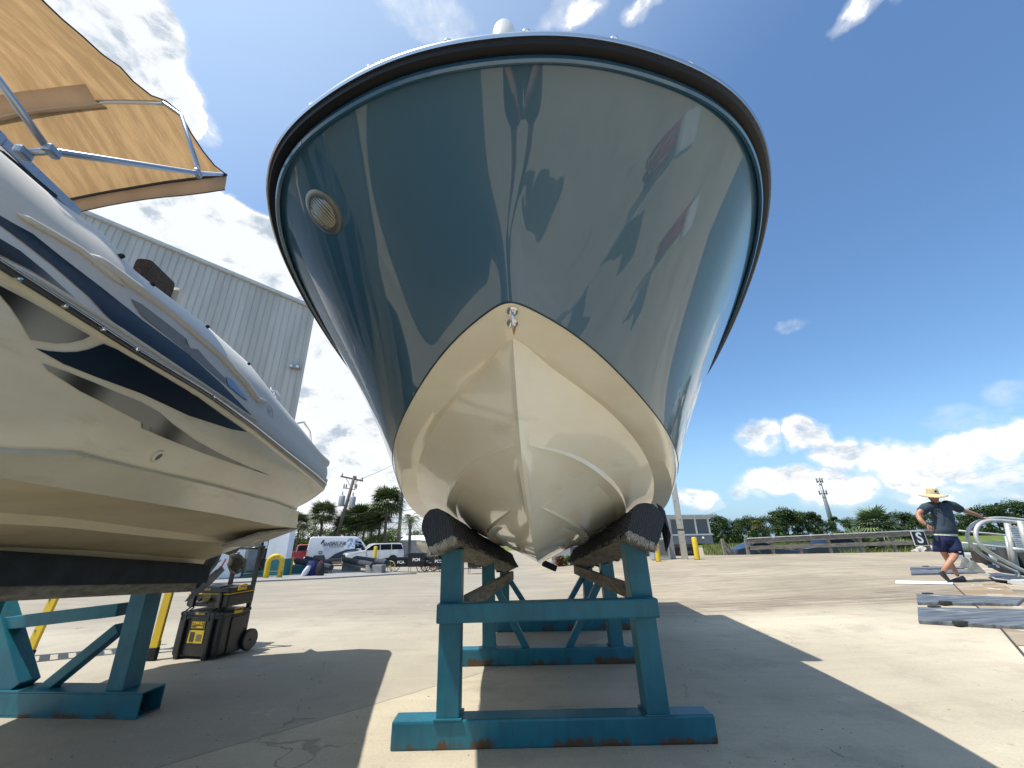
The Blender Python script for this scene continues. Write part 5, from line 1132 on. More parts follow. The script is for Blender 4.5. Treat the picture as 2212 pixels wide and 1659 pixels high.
for px, py in ((738, 1082), (761, 1084)): m = MB(); q = at(px, py, Yu); m.lathe([(.32, -.55), (.33, .45), (.25, .55), (.08, .6), (.06, .95), (.02, 1.0)], q, n=14); m.build('transformer', mat('transformer_grey', (.33, .35, .36), .5), t, smooth=True, angle=40)
wires = []
for i, (p, q) in enumerate((((723, 1122), (870, 1078)), ((735, 1109), (905, 1098)), ((760, 1110), (905, 1116)), ((770, 1122), (905, 1125)), ((700, 1130), (905, 1142)), ((766, 1040), (900, 975)))):
    a, b_ = at(p[0], p[1], Yu), at(q[0], q[1], 48); m = MB(); m.tube([a.lerp(b_, k/8)+V((0, 0, -.25*sin(pi*k/8))) for k in range(9)], .022, 4); m.build('overhead_wire', mat('wire_black', (.03, .03, .03), .6), t)
# cell tower
Yt = 150; cbse = at(1795, 1124, Yt); ctp = at(1767, 1034, Yt); t = thing('cell_tower', 'slim grey cell tower with two antenna rings above the palmettos', 'cell tower', (cbse.x, Yt, -1.7)); m = MB()
ct = V((cbse.x, Yt, ctp.z)); cbx = cbse.x; m.tube([V((cbx, Yt, -2)), V((cbx, Yt, ct.z))], [.95, .38], 12); m.build('mast', M_poleg, t, smooth=True)
def ztow(py): 
    lo = 0; px = 1767+(py-1034)*28/90; return at(px, py, Yt).z
for py, r in ((1040, .95), (1066, 1.2)):
    z = ztow(py); m = MB(); m.tube([V((cbx+r*cos(k*pi/6), Yt+r*sin(k*pi/6), z)) for k in range(12)], .12, 5, closed=True, cap=False)
    for k in range(6): a = 2*pi*k/6; m.box((cbx+r*cos(a), Yt+r*sin(a), z+.3), (.22, .2, 1.6)); m.bar(V((cbx, Yt, z)), V((cbx+r*cos(a), Yt+r*sin(a), z)), .12, .12)
    m.build('antenna_ring', mat('antenna_dark', (.12, .13, .14), .6), t)
# bollards
def ground_at_(px, y): p = at(px, 1200, y); return V((p.x, y, zg(p.x, y)))
M_yel = mat('safety_yellow', (.62, .42, .015), .5, var=.08, dirt=(.22, .12, .03), dirt_amt=.35, dirt_scale=3); gb_ = 'yellow pipe bollards'
def bollard(px, py, toppx, toppy, r, label, lean=0, g=gb_, y=None):
    b0 = gd(px, py) if y is None else ground_at_(px, y); tz = at(toppx, toppy, b0.y).z; t = thing('bollard', label, 'bollard', b0, g); m = MB(); h = tz-b0.z
    m.tube([b0+V((0, 0, -.05)), b0+V((lean, 0, h-.05)), b0+V((lean, 0, h-.01)), b0+V((lean, 0, h))], [r, r, r*.8, r*.2], 14); m.build('post', M_yel, t, smooth=True, angle=50)
    m = MB(); m.lathe([(r*1.15, 0), (r*1.1, .03)], b0, n=12); m.build('rusty_base', mat('rust', (.20, .08, .03), .9, var=.3), t)
bollard(1423, 1213, 1411, 1164, .11, 'yellow bollard with rusted foot left of the pale grey cabinet'); bollard(1507, 1209, 1497, 1160, .12, 'yellow bollard standing right of the white pole')
bollard(810, 1213, 812, 1180, .14, 'yellow bollard in front of the white SUV door', y=33); bollard(955, 1212, 957, 1188, .12, 'distant yellow post beside the small moored hull', y=33)
b0 = gd(624, 1243); t = thing('bollard', 'flat-topped rusty yellow steel post beside the hoop', 'bollard', b0, gb_); m = MB(); h = at(628, 1203, b0.y).z-b0.z; m.bar(b0, b0+V((0, 0, h)), .17, .1, up=(0, 1, 0)); m.build('post', M_yel, t, bevel=.01); m = MB(); m.bar(b0+V((-.8, .1, .18)), b0+V((0, .1, .18)), .05, .06); m.build('low_rail', M_yel, t)
ha, hb_ = gd(573, 1251), gd(603, 1250); ht_ = at(590, 1197, ha.y).z-ha.z; t = thing('hoop_bollard', 'yellow inverted-U pipe hoop at the kerb beside the ice chest', 'hoop bollard', ha); cx_ = (ha+hb_)/2; rr2 = (hb_-ha).length/2; xd = (hb_-ha).normalized()
m = MB(); m.tube([ha]+[ha+V((0, 0, (ht_-rr2-.1)*k/3)) for k in (1, 2)]+[cx_-xd*rr2*cos(k*pi/14)+V((0, 0, ht_-rr2-.08+rr2*sin(k*pi/14))) for k in range(15)]+[hb_+V((0, 0, (ht_-rr2-.1)*k/3)) for k in (2, 1)]+[hb_], .105, 14); m.build('pipe', M_yel, t, smooth=True)
m = MB(); m.bar(ha+V((0, 0, .3)), hb_+V((0, 0, .3)), .03, .03); m.build('cross_rod', mat('cream_rod', (.5, .42, .2), .6), t)
# yard bunk trestles (carpeted)
M_tcar = mat('trestle_carpet', (.035, .042, .055), .95, var=.3); M_cbl = mat('concrete_pad', (.22, .225, .22), .9, var=.25)
def trestle(label, feet, rails, col):
    p0 = feet[0][0]; t = thing('bunk_trestle', label, 'boat trestle', p0, 'empty carpeted trestles on the gravel strip')
    for (p, q, h) in feet:
        m = MB(); m.bar(p+V((0, 0, h/2)), q+V((0, 0, h/2)), .35, h, bev=.02); m.build('trestle_base', col, t)
    for (p, q) in rails:
        m = MB(); m.tube([p, q], .15, 12); m.build('carpeted_rail', M_tcar, t, smooth=True, angle=50); m = MB(); m.bar(p+V((0, 0, -.17)), q+V((0, 0, -.17)), .12, .1); m.build('rail_timber', M_wood, t)
def up_(p, dz): return p+V((0, 0, dz))
q1, q2, q3 = gd(640, 1241), gd(700, 1241), gd(668, 1236)
trestle('teal trestle with carpeted rails behind the leaning bags', [(gd(632, 1241), gd(660, 1241), .42), (gd(684, 1242), gd(706, 1241), .35)], [(at(640, 1211, q1.y), at(716, 1226, q2.y-.3)), (at(662, 1207, q1.y+1.2), at(712, 1219, q2.y+.8))], mat('trestle_teal', (.01, .11, .13), .6, var=.2))
trestle('grey trestle with carpeted rails in front of the white SUV', [(gd(738, 1236), gd(778, 1235), .5), (gd(793, 1240), gd(828, 1240), .42)], [(at(744, 1209, gd(740, 1236).y), at(806, 1221, gd(800, 1240).y-.2)), (at(770, 1206, gd(770, 1233).y), at(836, 1216, gd(828, 1240).y+.4))], M_cbl)
# bags leaning on the trestle
def bag(label, px, py, w, h, d, mm, lean, strap=None):
    b0 = gd(px, py)+V((0, 0, .05)); t = thing('bag', label, 'bag', b0, 'bags left on the kerb'); m = MB(); rows = []
    for i in range(9):
        f = i/8; s_ = (1-.35*f**3)*(.9+.15*sin(pi*f)); rows.append([b0+V((cos(a)*w/2*s_*(1 if abs(cos(a)) < .8 else .95)+lean*f*h, sin(a)*d/2*s_, h*f)) for a in [2*pi*k/14 for k in range(14)]])
    m.loft(rows, cap=True); m.build('bag_body', mm, t, smooth=True, angle=60)
    m = MB(); m.tube([b0+V((lean*h-w*.2, 0, h*.96)), b0+V((lean*h, 0, h*1.12)), b0+V((lean*h+w*.2, 0, h*.96))], .02, 6); m.build('handle', strap or M_rubber, t)
bag('navy blue duffel bag standing between the white and black bags', 670, 1246, .55, .62, .35, mat('navy_bag', (.012, .02, .12), .7, var=.2), .0)
bag('white striped bag lying against the blue duffel', 655, 1247, .28, .42, .3, mat('white_bag', (.62, .65, .70), .6, var=.1), .45, mat('navy_bag'))
bag('black bag with a red top beside the blue duffel', 690, 1246, .42, .55, .32, mat('black_bag', (.012, .012, .014), .7), -.05, mat('red_cloth', (.5, .03, .03), .7))
# ================================================================= vehicles
M_tyre = mat('tyre', (.02, .02, .021), .85); M_cglass = mat('tinted_glass', (.004, .005, .006), .12, spec=.22); M_rim = mat('alloy_rim', (.45, .46, .48), .3, .8); M_blk2 = mat('trim_black', (.018, .018, .02), .5)
def wheel(root, x, y, r, w=.24, rim=M_rim, sgn=-1, spokes=6):
    m = MB(); m.lathe([(r*.62, -w/2), (r*.93, -w/2), (r, -w*.35), (r, w*.35), (r*.93, w/2), (r*.62, w/2)], (x, y, r), (0, 1, 0), 24); wo = m.build('wheel', M_tyre, root, smooth=True, angle=40)
    m = MB(); m.lathe([(r*.1, -w*.30), (r*.62, -w*.42), (r*.64, -w*.42)], (x, y+sgn*0, r), (0, 1, 0), 24, cap=False)
    for k in range(spokes): a = 2*pi*k/spokes; m.bar(V((x, y+sgn*w*.44, r)), V((x+r*.6*cos(a), y+sgn*w*.46, r+r*.6*sin(a))), r*.16, .03, up=(0, 1, 0))
    m.lathe([(r*.15, w*.38), (r*.14, w*.48)], (x, y+sgn*w*.9*0, r), (0, sgn, 0), 10); m.build('rim', rim, wo)
def car(name, label, paint, L, W, prof, glass, wheels, r, loc, rz, cat='car', cap_h=None, group='vehicles in the car park', extras=None, windows=None):
    """local frame: nose towards -x, side facing the camera at y = -W/2; profile is the body outline, glass the side glazing"""
    t = thing(name, label, cat, (0, 0, 0), group)
    def sec(pr, ins): 
        cxx = sum(p[0] for p in pr)/len(pr); czz = sum(p[1] for p in pr)/len(pr); return pr
    m = MB(); n = len(prof); belt = cap_h or 1.0; roof = max(p[1] for p in prof)
    def yy(z, f): tum = max(0, z-belt)/(roof-belt+1e-6); return (W/2)*(1-.13*tum**1.1)*f
    lay = []
    for f, ins in ((-1, .05), (-.985, .02), (-.95, 0), (-.5, 0), (0, 0), (.5, 0), (.95, 0), (.985, .02), (1, .05)):
        ring = []
        cxm = 0; czm = (belt+.3)/2+.2
        for x, z in prof:
            xx = x*(1-ins*.35) - 0; zz = czm+(z-czm)*(1-ins*.5); ring.append((xx - .0, yy(z, f), zz + (.04*(1-f*f) if z > roof-.12 else 0)))
        lay.append(ring)
    m.loft(lay, cap=True); m.build('body', paint, t, smooth=True, angle=32)
    for i, gpoly in enumerate(glass):
        m = MB()
        for sg in (-1, 1):
            m.add([V((x, sg*(yy(z, 1)+.022), z)) for x, z in gpoly], [tuple(range(len(gpoly)))])
        m.build('side_window', M_cglass, t)
    for x in wheels:
        m = MB(); m.lathe([(r*1.16, 0), (r*1.16, .02)], (x, -W/2-.004, r), (0, 1, 0), 24); m.build('wheel_arch', M_blk2, t)
        wheel(t, x, -W/2+.10, r); wheel(t, x, W/2-.14, r, sgn=1)
    if extras: extras(t, yy)
    t.location = loc; t.rotation_euler = (0, 0, rz); return t
def ground_at(px, y, dz=0): p = at(px, 1200, y); return V((p.x, y, zg(p.x, y)+dz))
# white SUV, nose to the left
M_cwhite = mat('car_white', (.68, .69, .69), .2, coat=.7, spec=.5); M_cred = mat('car_red', (.42, .012, .018), .22, coat=.8); M_cblue = mat('car_blue', (.006, .011, .024), .3, .0, coat=.3); M_cblack = mat('car_black', (.006, .006, .008), .25, coat=.3)
def bx_(t, nm_, c, s_, mm, bev=.02): m = MB(); m.box(c, s_, bev=bev); return m.build(nm_, mm, t)
suvp = [(-2.62, .32), (-2.66, .75), (-2.60, 1.0), (-2.45, 1.13), (-1.35, 1.24), (-1.05, 1.32), (-.35, 1.80), (-.1, 1.87), (2.1, 1.89), (2.4, 1.84), (2.62, 1.25), (2.66, .9), (2.64, .4), (2.4, .3), (-2.4, .28)]
def ex_suv(t, yy):
    bx_(t, 'grille', (-2.63, 0, .80), (.10, 1.3, .42), M_blk2); bx_(t, 'lower_trim', (0, -.995, .36), (3.0, .03, .14), M_blk2, .005)
    for s_ in (-1, 1): bx_(t, 'headlight', (-2.58, s_*.82, .82), (.14, .3, .26), M_glass)
    m = MB(); m.add([V((-1.02, y, z)) + V((-.02, 0, .015)) if z < 1.5 else V((-.36, y, z)) + V((-.02, 0, .01)) for y, z in ((-.85, 1.32), (.85, 1.32), (.74, 1.79), (-.74, 1.79))], [(0, 1, 2, 3)]); m.build('windscreen', M_cglass, t)
    for s_ in (-1, 1): bx_(t, 'mirror', (-.95, s_*1.1, 1.28), (.14, .2, .17), M_cwhite, .04)
    bx_(t, 'roof_rail', (1.1, -.82, 1.93), (2.4, .04, .04), M_blk2, .01)
    for x in (-.15, .95): bx_(t, 'door_handle', (x, -1.01, 1.05), (.22, .04, .04), M_cwhite, .01)
    for x in (-.85, .28, 1.35): bx_(t, 'door_seam', (x, -1.008, .85), (.014, .01, .85), M_blk2, 0)
    bx_(t, 'tail_lamp', (2.62, -.93, 1.3), (.06, .12, .7), mat('lamp_red', (.35, .01, .01), .3))
Ys = 40.5; car('suv', 'white full-size SUV with black glass parked nose left behind the yellow bollard', M_cwhite, 5.3, 2.0, suvp, [[(-.98, 1.33), (-.36, 1.76), (.32, 1.80), (.32, 1.33)], [(.40, 1.33), (.40, 1.80), (1.38, 1.81), (1.38, 1.33)], [(1.45, 1.33), (1.45, 1.81), (2.33, 1.78), (2.52, 1.33)]], [-1.72, 1.62], .40, ground_at(806, Ys), radians(31), 'SUV', cap_h=1.25, extras=ex_suv)
# van, rear towards the camera-left
vanp = [(-2.95, .35), (-2.98, .75), (-2.85, 1.05), (-2.35, 1.28), (-1.85, 1.95), (-1.4, 2.42), (-1.1, 2.52), (2.7, 2.55), (2.88, 2.45), (3.0, 1.2), (3.0, .42), (2.8, .34)]
def ex_van(t, yy):
    # this copy is turned: rear to the left, nose to the right, so lettering is applied on the +y side which faces the camera
    m = MB(); m.add([V((x, 1.012, z)) for x, z in ((2.98, .36), (-2.7, .36), (-2.6, .62), (1.35, .62), (1.5, .98), (2.35, .98), (2.5, .70), (2.98, .66))], [tuple(range(8))]); m.build('lower_cladding', mat('clad_grey', (.07, .075, .08), .7), t)
    M_nb = mat('navy_print', (.012, .03, .07), .4); M_lb = mat('paleblue_print', (.28, .42, .62), .4)
    m = MB(); m.add([V((x, 1.014, z)) for x, z in ((1.15, .64), (-1.0, .64), (-1.75, 1.25), (-1.1, 1.45), (-.3, 1.38), (.6, 1.05))], [tuple(range(6))]); m.build('wave_print', M_nb, t)
    m = MB(); m.add([V((x, 1.018, z)) for x, z in ((.55, .80), (-.5, 1.22), (-1.2, 1.30), (-.4, 1.16), (.3, .92))], [tuple(range(5))]); m.build('wave_line', M_lb, t)
    rnd = random.Random(4); m = MB()
    for i in range(46):
        u = rnd.random(); x = -.4-1.15*u+rnd.uniform(-.2, .2); z = 2.35-.75*rnd.random()*(1-.2*u); r = rnd.uniform(.04, .13); ysd = yy(z, 1)+.012; m.add([V((x+r*cos(k*pi/4), ysd+.003*(i % 3), z+r*.8*sin(k*pi/4))) for k in range(8)], [tuple(range(8))])
    m.build('coral_print', M_lb, t)
    nrm = V((-1, 0, 0))
    for body, sz, x, z, mm, sh in (('SHORELINE', .38, .75, 1.92, M_nb, .25), ('PAINTLESS DENT & DETAIL', .10, .55, 2.12, M_nb, 0), ('MARINE SERVICE', .17, .55, 1.66, M_nb, .0)):
        text_mesh('lettering', body, mm, sz, V((x, yy(z, 1)+.016, z)), nrm, (0, 0, 1), t, bold=.022 if sz > .3 else .0, shear=sh)
    for zz_ in (1.78, 1.72): pass
    m = MB(); m.add([V((x, yy(1.78, 1)+.014, z)) for x, z in ((1.5, 1.765), (-.25, 1.765), (-.25, 1.785), (1.5, 1.785))], [(0, 1, 2, 3)]); m.build('underline_print', M_nb, t)
    # palm / dog like silhouette mark beside the letters
    m = MB(); ys_ = yy(2, 1)+.018; m.add([V((x, ys_, z)) for x, z in ((1.95, 1.95), (1.85, 2.2), (1.72, 2.32), (1.62, 2.24), (1.70, 2.12), (1.66, 1.98), (1.78, 2.06), (1.86, 1.92))], [tuple(range(8))]); m.build('logo_mark', M_nb, t)
    m = MB(); m.tube([V((1.85+.16*cos(k*pi/8), 1.02, 1.22+.11*sin(k*pi/8))) for k in range(16)], .025, 5, closed=True, cap=False); m.build('round_mark', M_nb, t)
    for s_ in (-1, 1): bx_(t, 'tail_lamp', (2.98, s_*.9, 1.15), (.07, .14, .6), mat('lamp_red'))
    bx_(t, 'rear_bumper', (3.05, 0, .52), (.14, 1.9, .22), M_blk2); bx_(t, 'rear_step', (3.1, .1, .72), (.1, 1.2, .22), mat('sheet_white', (.7, .72, .76), .5))
    for y in (-.45, .45): m = MB(); m.add([V((2.975-(z-1.2)*.085, y+a, z)) for a, z in ((-.32, 1.55), (.32, 1.55), (.30, 2.15), (-.30, 2.15))], [(0, 1, 2, 3)]); m.build('rear_window_print', M_lb, t)
    m = MB(); m.add([V((3.0, y, z)) for y, z in ((-.8, .8), (.8, .8), (.8, 1.5), (-.8, 1.5))], [(0, 1, 2, 3)]); m.build('rear_print', mat('violet_print', (.28, .32, .62), .4), t)
    bx_(t, 'mirror', (-1.75, 1.15, 1.45), (.16, .2, .32), M_blk2, .04)
Yv = 42.; car('van', 'white lettered panel van with blue coral wrap parked behind the trestles', mat('van_white', (.62, .66, .72), .3, coat=.4), 6, 2.0, vanp, [[(-1.95, 1.5), (-1.55, 2.1), (-1.1, 2.1), (-1.1, 1.45)]], [-2.0, 1.9], .36, ground_at(736, 41), radians(180+27), 'van', cap_h=1.5, extras=ex_van)
# red pickup
pkp = [(-2.85, .42), (-2.9, .8), (-2.8, 1.1), (-1.6, 1.22), (-1.25, 1.3), (-.75, 1.80), (-.5, 1.86), (.75, 1.86), (.95, 1.80), (1.02, 1.26), (2.85, 1.26), (2.92, 1.2), (2.9, .6), (2.7, .5), (-2.6, .38)]
def ex_pk(t, yy):
    for s_ in (-1, 1): bx_(t, 'tail_lamp', (2.9, s_*.9, 1.05), (.07, .12, .35), mat('lamp_red'))
    bx_(t, 'rear_bumper', (2.98, 0, .58), (.16, 1.9, .2), M_chrome); bx_(t, 'tailgate_seam', (2.912, 0, 1.0), (.02, 1.5, .02), M_blk2, 0); bx_(t, 'door_seam', (.2, .985, .95), (.015, .01, .7), M_blk2, 0); bx_(t, 'door_handle', (.45, .99, 1.12), (.2, .03, .04), M_blk2, .01)
car('pickup_truck', 'red crew-cab pickup parked behind the yellow hoop', M_cred, 5.8, 1.96, pkp, [[(-1.15, 1.32), (-.72, 1.76), (-.2, 1.78), (-.2, 1.32)], [(-.1, 1.32), (-.1, 1.78), (.85, 1.76), (.93, 1.32)]], [-1.9, 1.85], .42, ground_at(662, 43), radians(180+30), 'pickup truck', cap_h=1.26, extras=ex_pk)
sdp = [(-2.3, .3), (-2.36, .6), (-2.2, .78), (-1.1, .95), (-.75, 1.0), (.0, 1.38), (.3, 1.43), (1.0, 1.40), (1.75, 1.08), (2.3, .98), (2.38, .7), (2.3, .34)]
def ex_sd(t, yy):
    bx_(t, 'mirror', (-.62, .98, 1.0), (.14, .16, .1), M_cblue, .03); bx_(t, 'mirror', (-.62, -.98, 1.0), (.14, .16, .1), M_cblue, .03)
    m = MB(); m.tube([V((x, .86, z)) for x, z in ((-.72, 1.03), (0, 1.39), (.3, 1.44), (1.0, 1.41), (1.7, 1.1))], .015, 5); m.build('chrome_line', M_chrome, t)
    for y in (.7, -.7): bx_(t, 'headlight', (-2.2, y, .68), (.2, .3, .1), M_glass)
Yc_ = 27.6; pcz = at(1650, 1171, Yc_).z
c = car('sedan', 'dark blue sedan low behind the left end of the wooden railing', M_cblue, 4.7, 1.84, sdp, [[(-.68, 1.02), (0, 1.34), (.35, 1.38), (.35, 1.02)], [(.42, 1.02), (.42, 1.38), (1.0, 1.34), (1.55, 1.06)]], [-1.42, 1.4], .33, (0, 0, 0), radians(180), 'car', cap_h=.98, extras=ex_sd)
p = at(1650, 1200, 33.0); c.location = (p.x, 33.0, at(1640, 1171, 33.0).z-1.44); print('sedan z', c.location, zg(p.x, 33))
suvk = [(-2.4, .35), (-2.45, .75), (-2.35, 1.0), (-1.3, 1.12), (-.95, 1.18), (-.3, 1.68), (0, 1.76), (1.9, 1.74), (2.2, 1.62), (2.42, 1.1), (2.45, .5), (2.2, .36)]
def ex_k(t, yy):
    m = MB(); m.tube([V((x, -yy(z, 1)-.01, z)) for x, z in ((-.9, 1.2), (1.75, 1.2), (1.95, 1.3), (1.65, 1.68))], .022, 5); m.build('chrome_trim', M_chrome, t); bx_(t, 'mirror', (-.8, -1.08, 1.2), (.14, .2, .15), M_cblack, .03)
c = car('suv', 'black SUV with chrome window trim behind the middle of the wooden railing', M_cblack, 4.9, 1.95, suvk, [[(-.9, 1.22), (-.3, 1.62), (.35, 1.67), (.35, 1.22)], [(.42, 1.22), (.42, 1.67), (1.2, 1.67), (1.2, 1.22)], [(1.27, 1.22), (1.27, 1.67), (1.62, 1.63), (1.9, 1.28)]], [-1.55, 1.5], .37, (0, 0, 0), radians(4), 'SUV', cap_h=1.12, extras=ex_k)
p = at(1790, 1200, 35.5); c.location = (p.x, 35.5, at(1790, 1161, 35.5).z-1.78); print('ksuv z', c.location, zg(p.x, 35.5))
# ================================================================= wooden railing and sign
def q6(x, y): return ((2700+x/2.949)/1.736, (1700+y/2.949)/1.736)
def q4(x, y): return ((3350+x/3.531)/1.736, (1780+y/3.531)/1.736)
YF = 24.35
M_rw = mat('grey_railing_wood', (.20, .175, .145), .92, var=.4, vscale=3, stretch=(1, 1, 6), bump=.04, bscale=20); M_rwl = mat('bleached_rail_top', (.50, .47, .42), .85, var=.2)
rl_ = thing('wooden_railing', 'weathered grey timber railing along the far edge of the concrete', 'railing', at(*q6(300, 1130), YF))
capl = [at(*q6(300, 945), YF), at(*q6(1200, 901), YF), at(*q6(2212, 856), YF), at(*q4(520, 738), YF)]
midl = [at(*q6(325, 1047), YF), at(*q6(1250, 1015), YF), at(*q6(2212, 985), YF), at(*q4(520, 910), YF)]
def zline(l, x): return poly_interp([(p.x, p.z) for p in l], x)
for i in range(3):
    m = MB(); m.bar(capl[i]+V((0, 0, .02)), capl[i+1]+V((.01, 0, .02)), .26, .045); m.build('cap_board', M_rwl, rl_)
    m = MB(); m.bar(capl[i]+V((0, -.08, -.14)), capl[i+1]+V((.01, -.08, -.14)), .045, .22, bev=.004); m.bar(midl[i]+V((0, -.08, 0)), midl[i+1]+V((.01, -.08, 0)), .045, .2, bev=.004); m.build('rail_board', M_rw, rl_)
for x, yb in ((320, 1135), (600, 1134), (905, 1130), (1240, 1130), (1595, 1125), (1960, 1118), (2330, 1112)):
    b0 = at(*q6(x, yb), YF); zt = zline(capl, b0.x); m = MB(); m.bar(V((b0.x, YF, b0.z-.25)), V((b0.x, YF, zt)), .14, .14, up=(0, 1, 0), bev=.01); m.build('post', M_rw, rl_)
t = thing('wooden_gate_post', 'braced timber post standing apart at the left end of the railing', 'post', at(*q6(55, 1138), YF)); b0 = at(*q6(60, 1138), YF); tp = at(*q6(30, 945), YF)
m = MB(); m.bar(b0+V((0, 0, -.2)), V((b0.x, YF, tp.z)), .15, .15, up=(0, 1, 0), bev=.01); m.build('post', M_rw, t); m = MB(); m.bar(V((b0.x+.05, YF, tp.z-.15)), b0+V((.75, .1, -.1)), .06, .13, up=(0, 1, 0)); m.bar(V((b0.x+.02, YF, tp.z-.5)), b0+V((.4, .1, -.1)), .06, .12, up=(0, 1, 0)); m.build('brace', M_rw, t)
b0 = at(*q6(320, 1135), YF); m = MB(); m.bar(V((b0.x+.05, YF+.1, b0.z+.95)), V((b0.x+.95, YF+.2, b0.z-.05)), .06, .13, up=(0, 1, 0)); m.build('end_brace', M_rw, rl_)
sg0 = at(*q4(345, 843), YF-.15); t = thing('letter_sign', 'black square sign with a white letter S fixed on the timber railing', 'sign', sg0)
m = MB(); m.box(sg0, (.78, .02, .80)); m.build('border', mat('sign_border', (.75, .75, .74), .5), t); m = MB(); m.box(sg0+V((0, -.014, 0)), (.70, .012, .72)); m.build('board', mat('sign_black', (.012, .012, .016), .5), t)
text_mesh('letter', 'S', mat('sign_letter', (.8, .8, .78), .5), .78, sg0+V((0, -.024, 0)), (1, 0, 0), (0, 0, 1), t, bold=.022)
# riprap by the end of the railing
rnd = random.Random(3); M_rock = mat('pale_rock', (.42, .40, .36), .95, var=.3, vscale=6)
for i in range(12):
    c = at(*q4(300+19*i, 1040-rnd.uniform(0, 65)), 25.0+rnd.uniform(-.3, .5)); m = MB(); bm = bmesh.new(); bmesh.ops.create_icosphere(bm, subdivisions=1, radius=rnd.uniform(.16, .3))
    for v in bm.verts: v.co = V((v.co.x*1.2, v.co.y, v.co.z*.75))*(1+.35*noise.noise(v.co*4+V((i, 0, 0))))
    m.add([v.co+c for v in bm.verts], [[v.index for v in f.verts] for f in bm.faces]); bm.free(); o = m.build('rock', M_rock); tag(o, 'pale broken rock in the heap under the lettered sign', 'rock', 'riprap heap by the railing end')
# ================================================================= river piles and far dock
M_pile = mat('wet_pile', (.035, .032, .028), .7, var=.3)
for (a, b_, y, lb) in (((1120, 1005), (1165, 1110), 15, 'leftmost dark slanting stub of pile in the river behind the railing loop'), ((1310, 998), (1325, 1070), 18, 'short dark pile in the river right of the slanting one'), ((1480, 985), (1510, 1150), 14, 'tallest black pile stub under the notices'), ((1665, 1030), (1700, 1110), 14, 'dark pile at the frame edge behind the gangway post'), ((905, 1005), (930, 1080), 20, "dark pile stub just right of the man's shorts")):
    A_, B_ = at(*q4(*a), y), at(*q4(*b_), y); t = thing('river_pile', lb, 'pile', B_, 'old piles in the river'); m = MB(); m.tube([V((B_.x, y, -3)), B_, A_, A_+V((0, 0, .02))], [.22, .22, .20, .16], 10); m.build('pile_shaft', M_pile, t)
t = thing('floating_dock', 'long pale floating dock beam on the river behind the pyramid blocks', 'dock', at(*q4(900, 1090), 16)); m = MB(); m.bar(at(*q4(860, 1085), 17.5), at(*q4(1760, 1185), 14.5), .8, .32); m.build('dock_deck', mat('dock_conc', (.36, .37, .36), .9, var=.15), t)
b0 = at(*q4(1308, 1330), 12.8); t = thing('pole_marker', 'thin dark pole with a cross top standing in the water beside the seawall', 'marker', b0); m = MB(); m.tube([b0+V((0, 0, -1)), at(*q4(1308, 1215), 12.8)], .03, 6); p = at(*q4(1308, 1218), 12.8); m.box(p, (.2, .05, .1)); m.build('marker_pole', mat('marker_blue', (.04, .07, .10), .6), t)
# ================================================================= gangway
M_galv = mat('gangway_aluminium', (.50, .50, .46), .45, .35, var=.12, vscale=6)
YG = 9.55; gw = thing('gangway_railing', 'curved aluminium pipe railing of the gangway under the man\'s hand', 'railing', at(*q4(1650, 1380), YG))
def gtube(pts, y, r, nm): 
    m = MB(); P = [at(*q4(*p), y if not isinstance(y, tuple) else y[0]+(y[1]-y[0])*i/(len(pts)-1)) for i, p in enumerate(pts)]; 
    sm = [spl(P, u*(len(P)-1)/(len(P)*4)) for u in range(len(P)*4+1)] if len(P) > 3 else P
    m.tube(sm, r, 10); m.build(nm, M_galv, gw, smooth=True)
gtube([(1950, 625), (1720, 600), (1540, 583), (1400, 574), (1300, 580), (1200, 600), (1090, 640), (1015, 700), (984, 780), (1000, 870), (1060, 960), (1160, 1050), (1310, 1140), (1480, 1225), (1600, 1280), (1640, 1300), (1655, 1395)], YG, .036, 'loop_rail')
gtube([(1950, 665), (1720, 637), (1500, 617), (1360, 608), (1240, 615), (1160, 645), (1105, 705), (1092, 785), (1120, 880), (1210, 985), (1400, 1105), (1600, 1212), (1760, 1295), (1950, 1400)], 9.0, .038, 'loop_rail')
gtube([(1505, 625), (1620, 1225)], 9.25, .052, 'upright'); gtube([(1672, 615), (1735, 830), (1800, 1090)], 8.95, .05, 'upright'); gtube([(1492, 815), (1556, 1150)], 9.8, .028, 'thin_upright'); gtube([(1560, 810), (1650, 1230)], 9.7, .028, 'thin_upright')
gtube([(870, 742), (1520, 803), (1900, 845)], 10.6, .022, 'side_rail'); gtube([(915, 905), (1550, 972), (1900, 1012)], 10.6, .026, 'side_rail'); gtube([(1590, 985), (1760, 1005), (1900, 1020)], 8.95, .036, 'side_rail'); gtube([(1560, 810), (1700, 822), (1900, 840)], 9.3, .026, 'side_rail')
m = MB(); pl_ = [at(*q4(1262, 1382), 10.2), at(*q4(1420, 1380), 10.3), at(*q4(1900, 1440), 9.2), at(*q4(1800, 1475), 8.6), at(*q4(1375, 1445), 9.2)]; z_ = zg(11, 9.5)+.08
q = [V((p.x, p.y, z_)) for p in pl_]; m.prism(q, (0, 0, -.03)); m.build('hinge_plate', mat('hinge_dark', (.09, .09, .095), .5, .5, var=.3), gw); m = MB(); m.tube(q+[q[0]], .018, 6); m.build('plate_edge', M_galv, gw)
m = MB(); p = at(*q4(1640, 1490), 8.9); m.tube([p+V((-.15, 0, 0)), p+V((.4, .1, 0))], .07, 12); m.build('hinge_roller', M_rubber, gw); m = MB(); p = at(*q4(1720, 1520), 8.8); m.box(p+V((.1, 0, -.1)), (.4, .35, .55), bev=.08); m.build('hinge_block', mat('hinge_block', (.42, .42, .40), .6), gw)
M_paper = mat('paper', (.72, .73, .74), .6, var=.04); M_ink = mat('ink', (.12, .12, .13), .7)
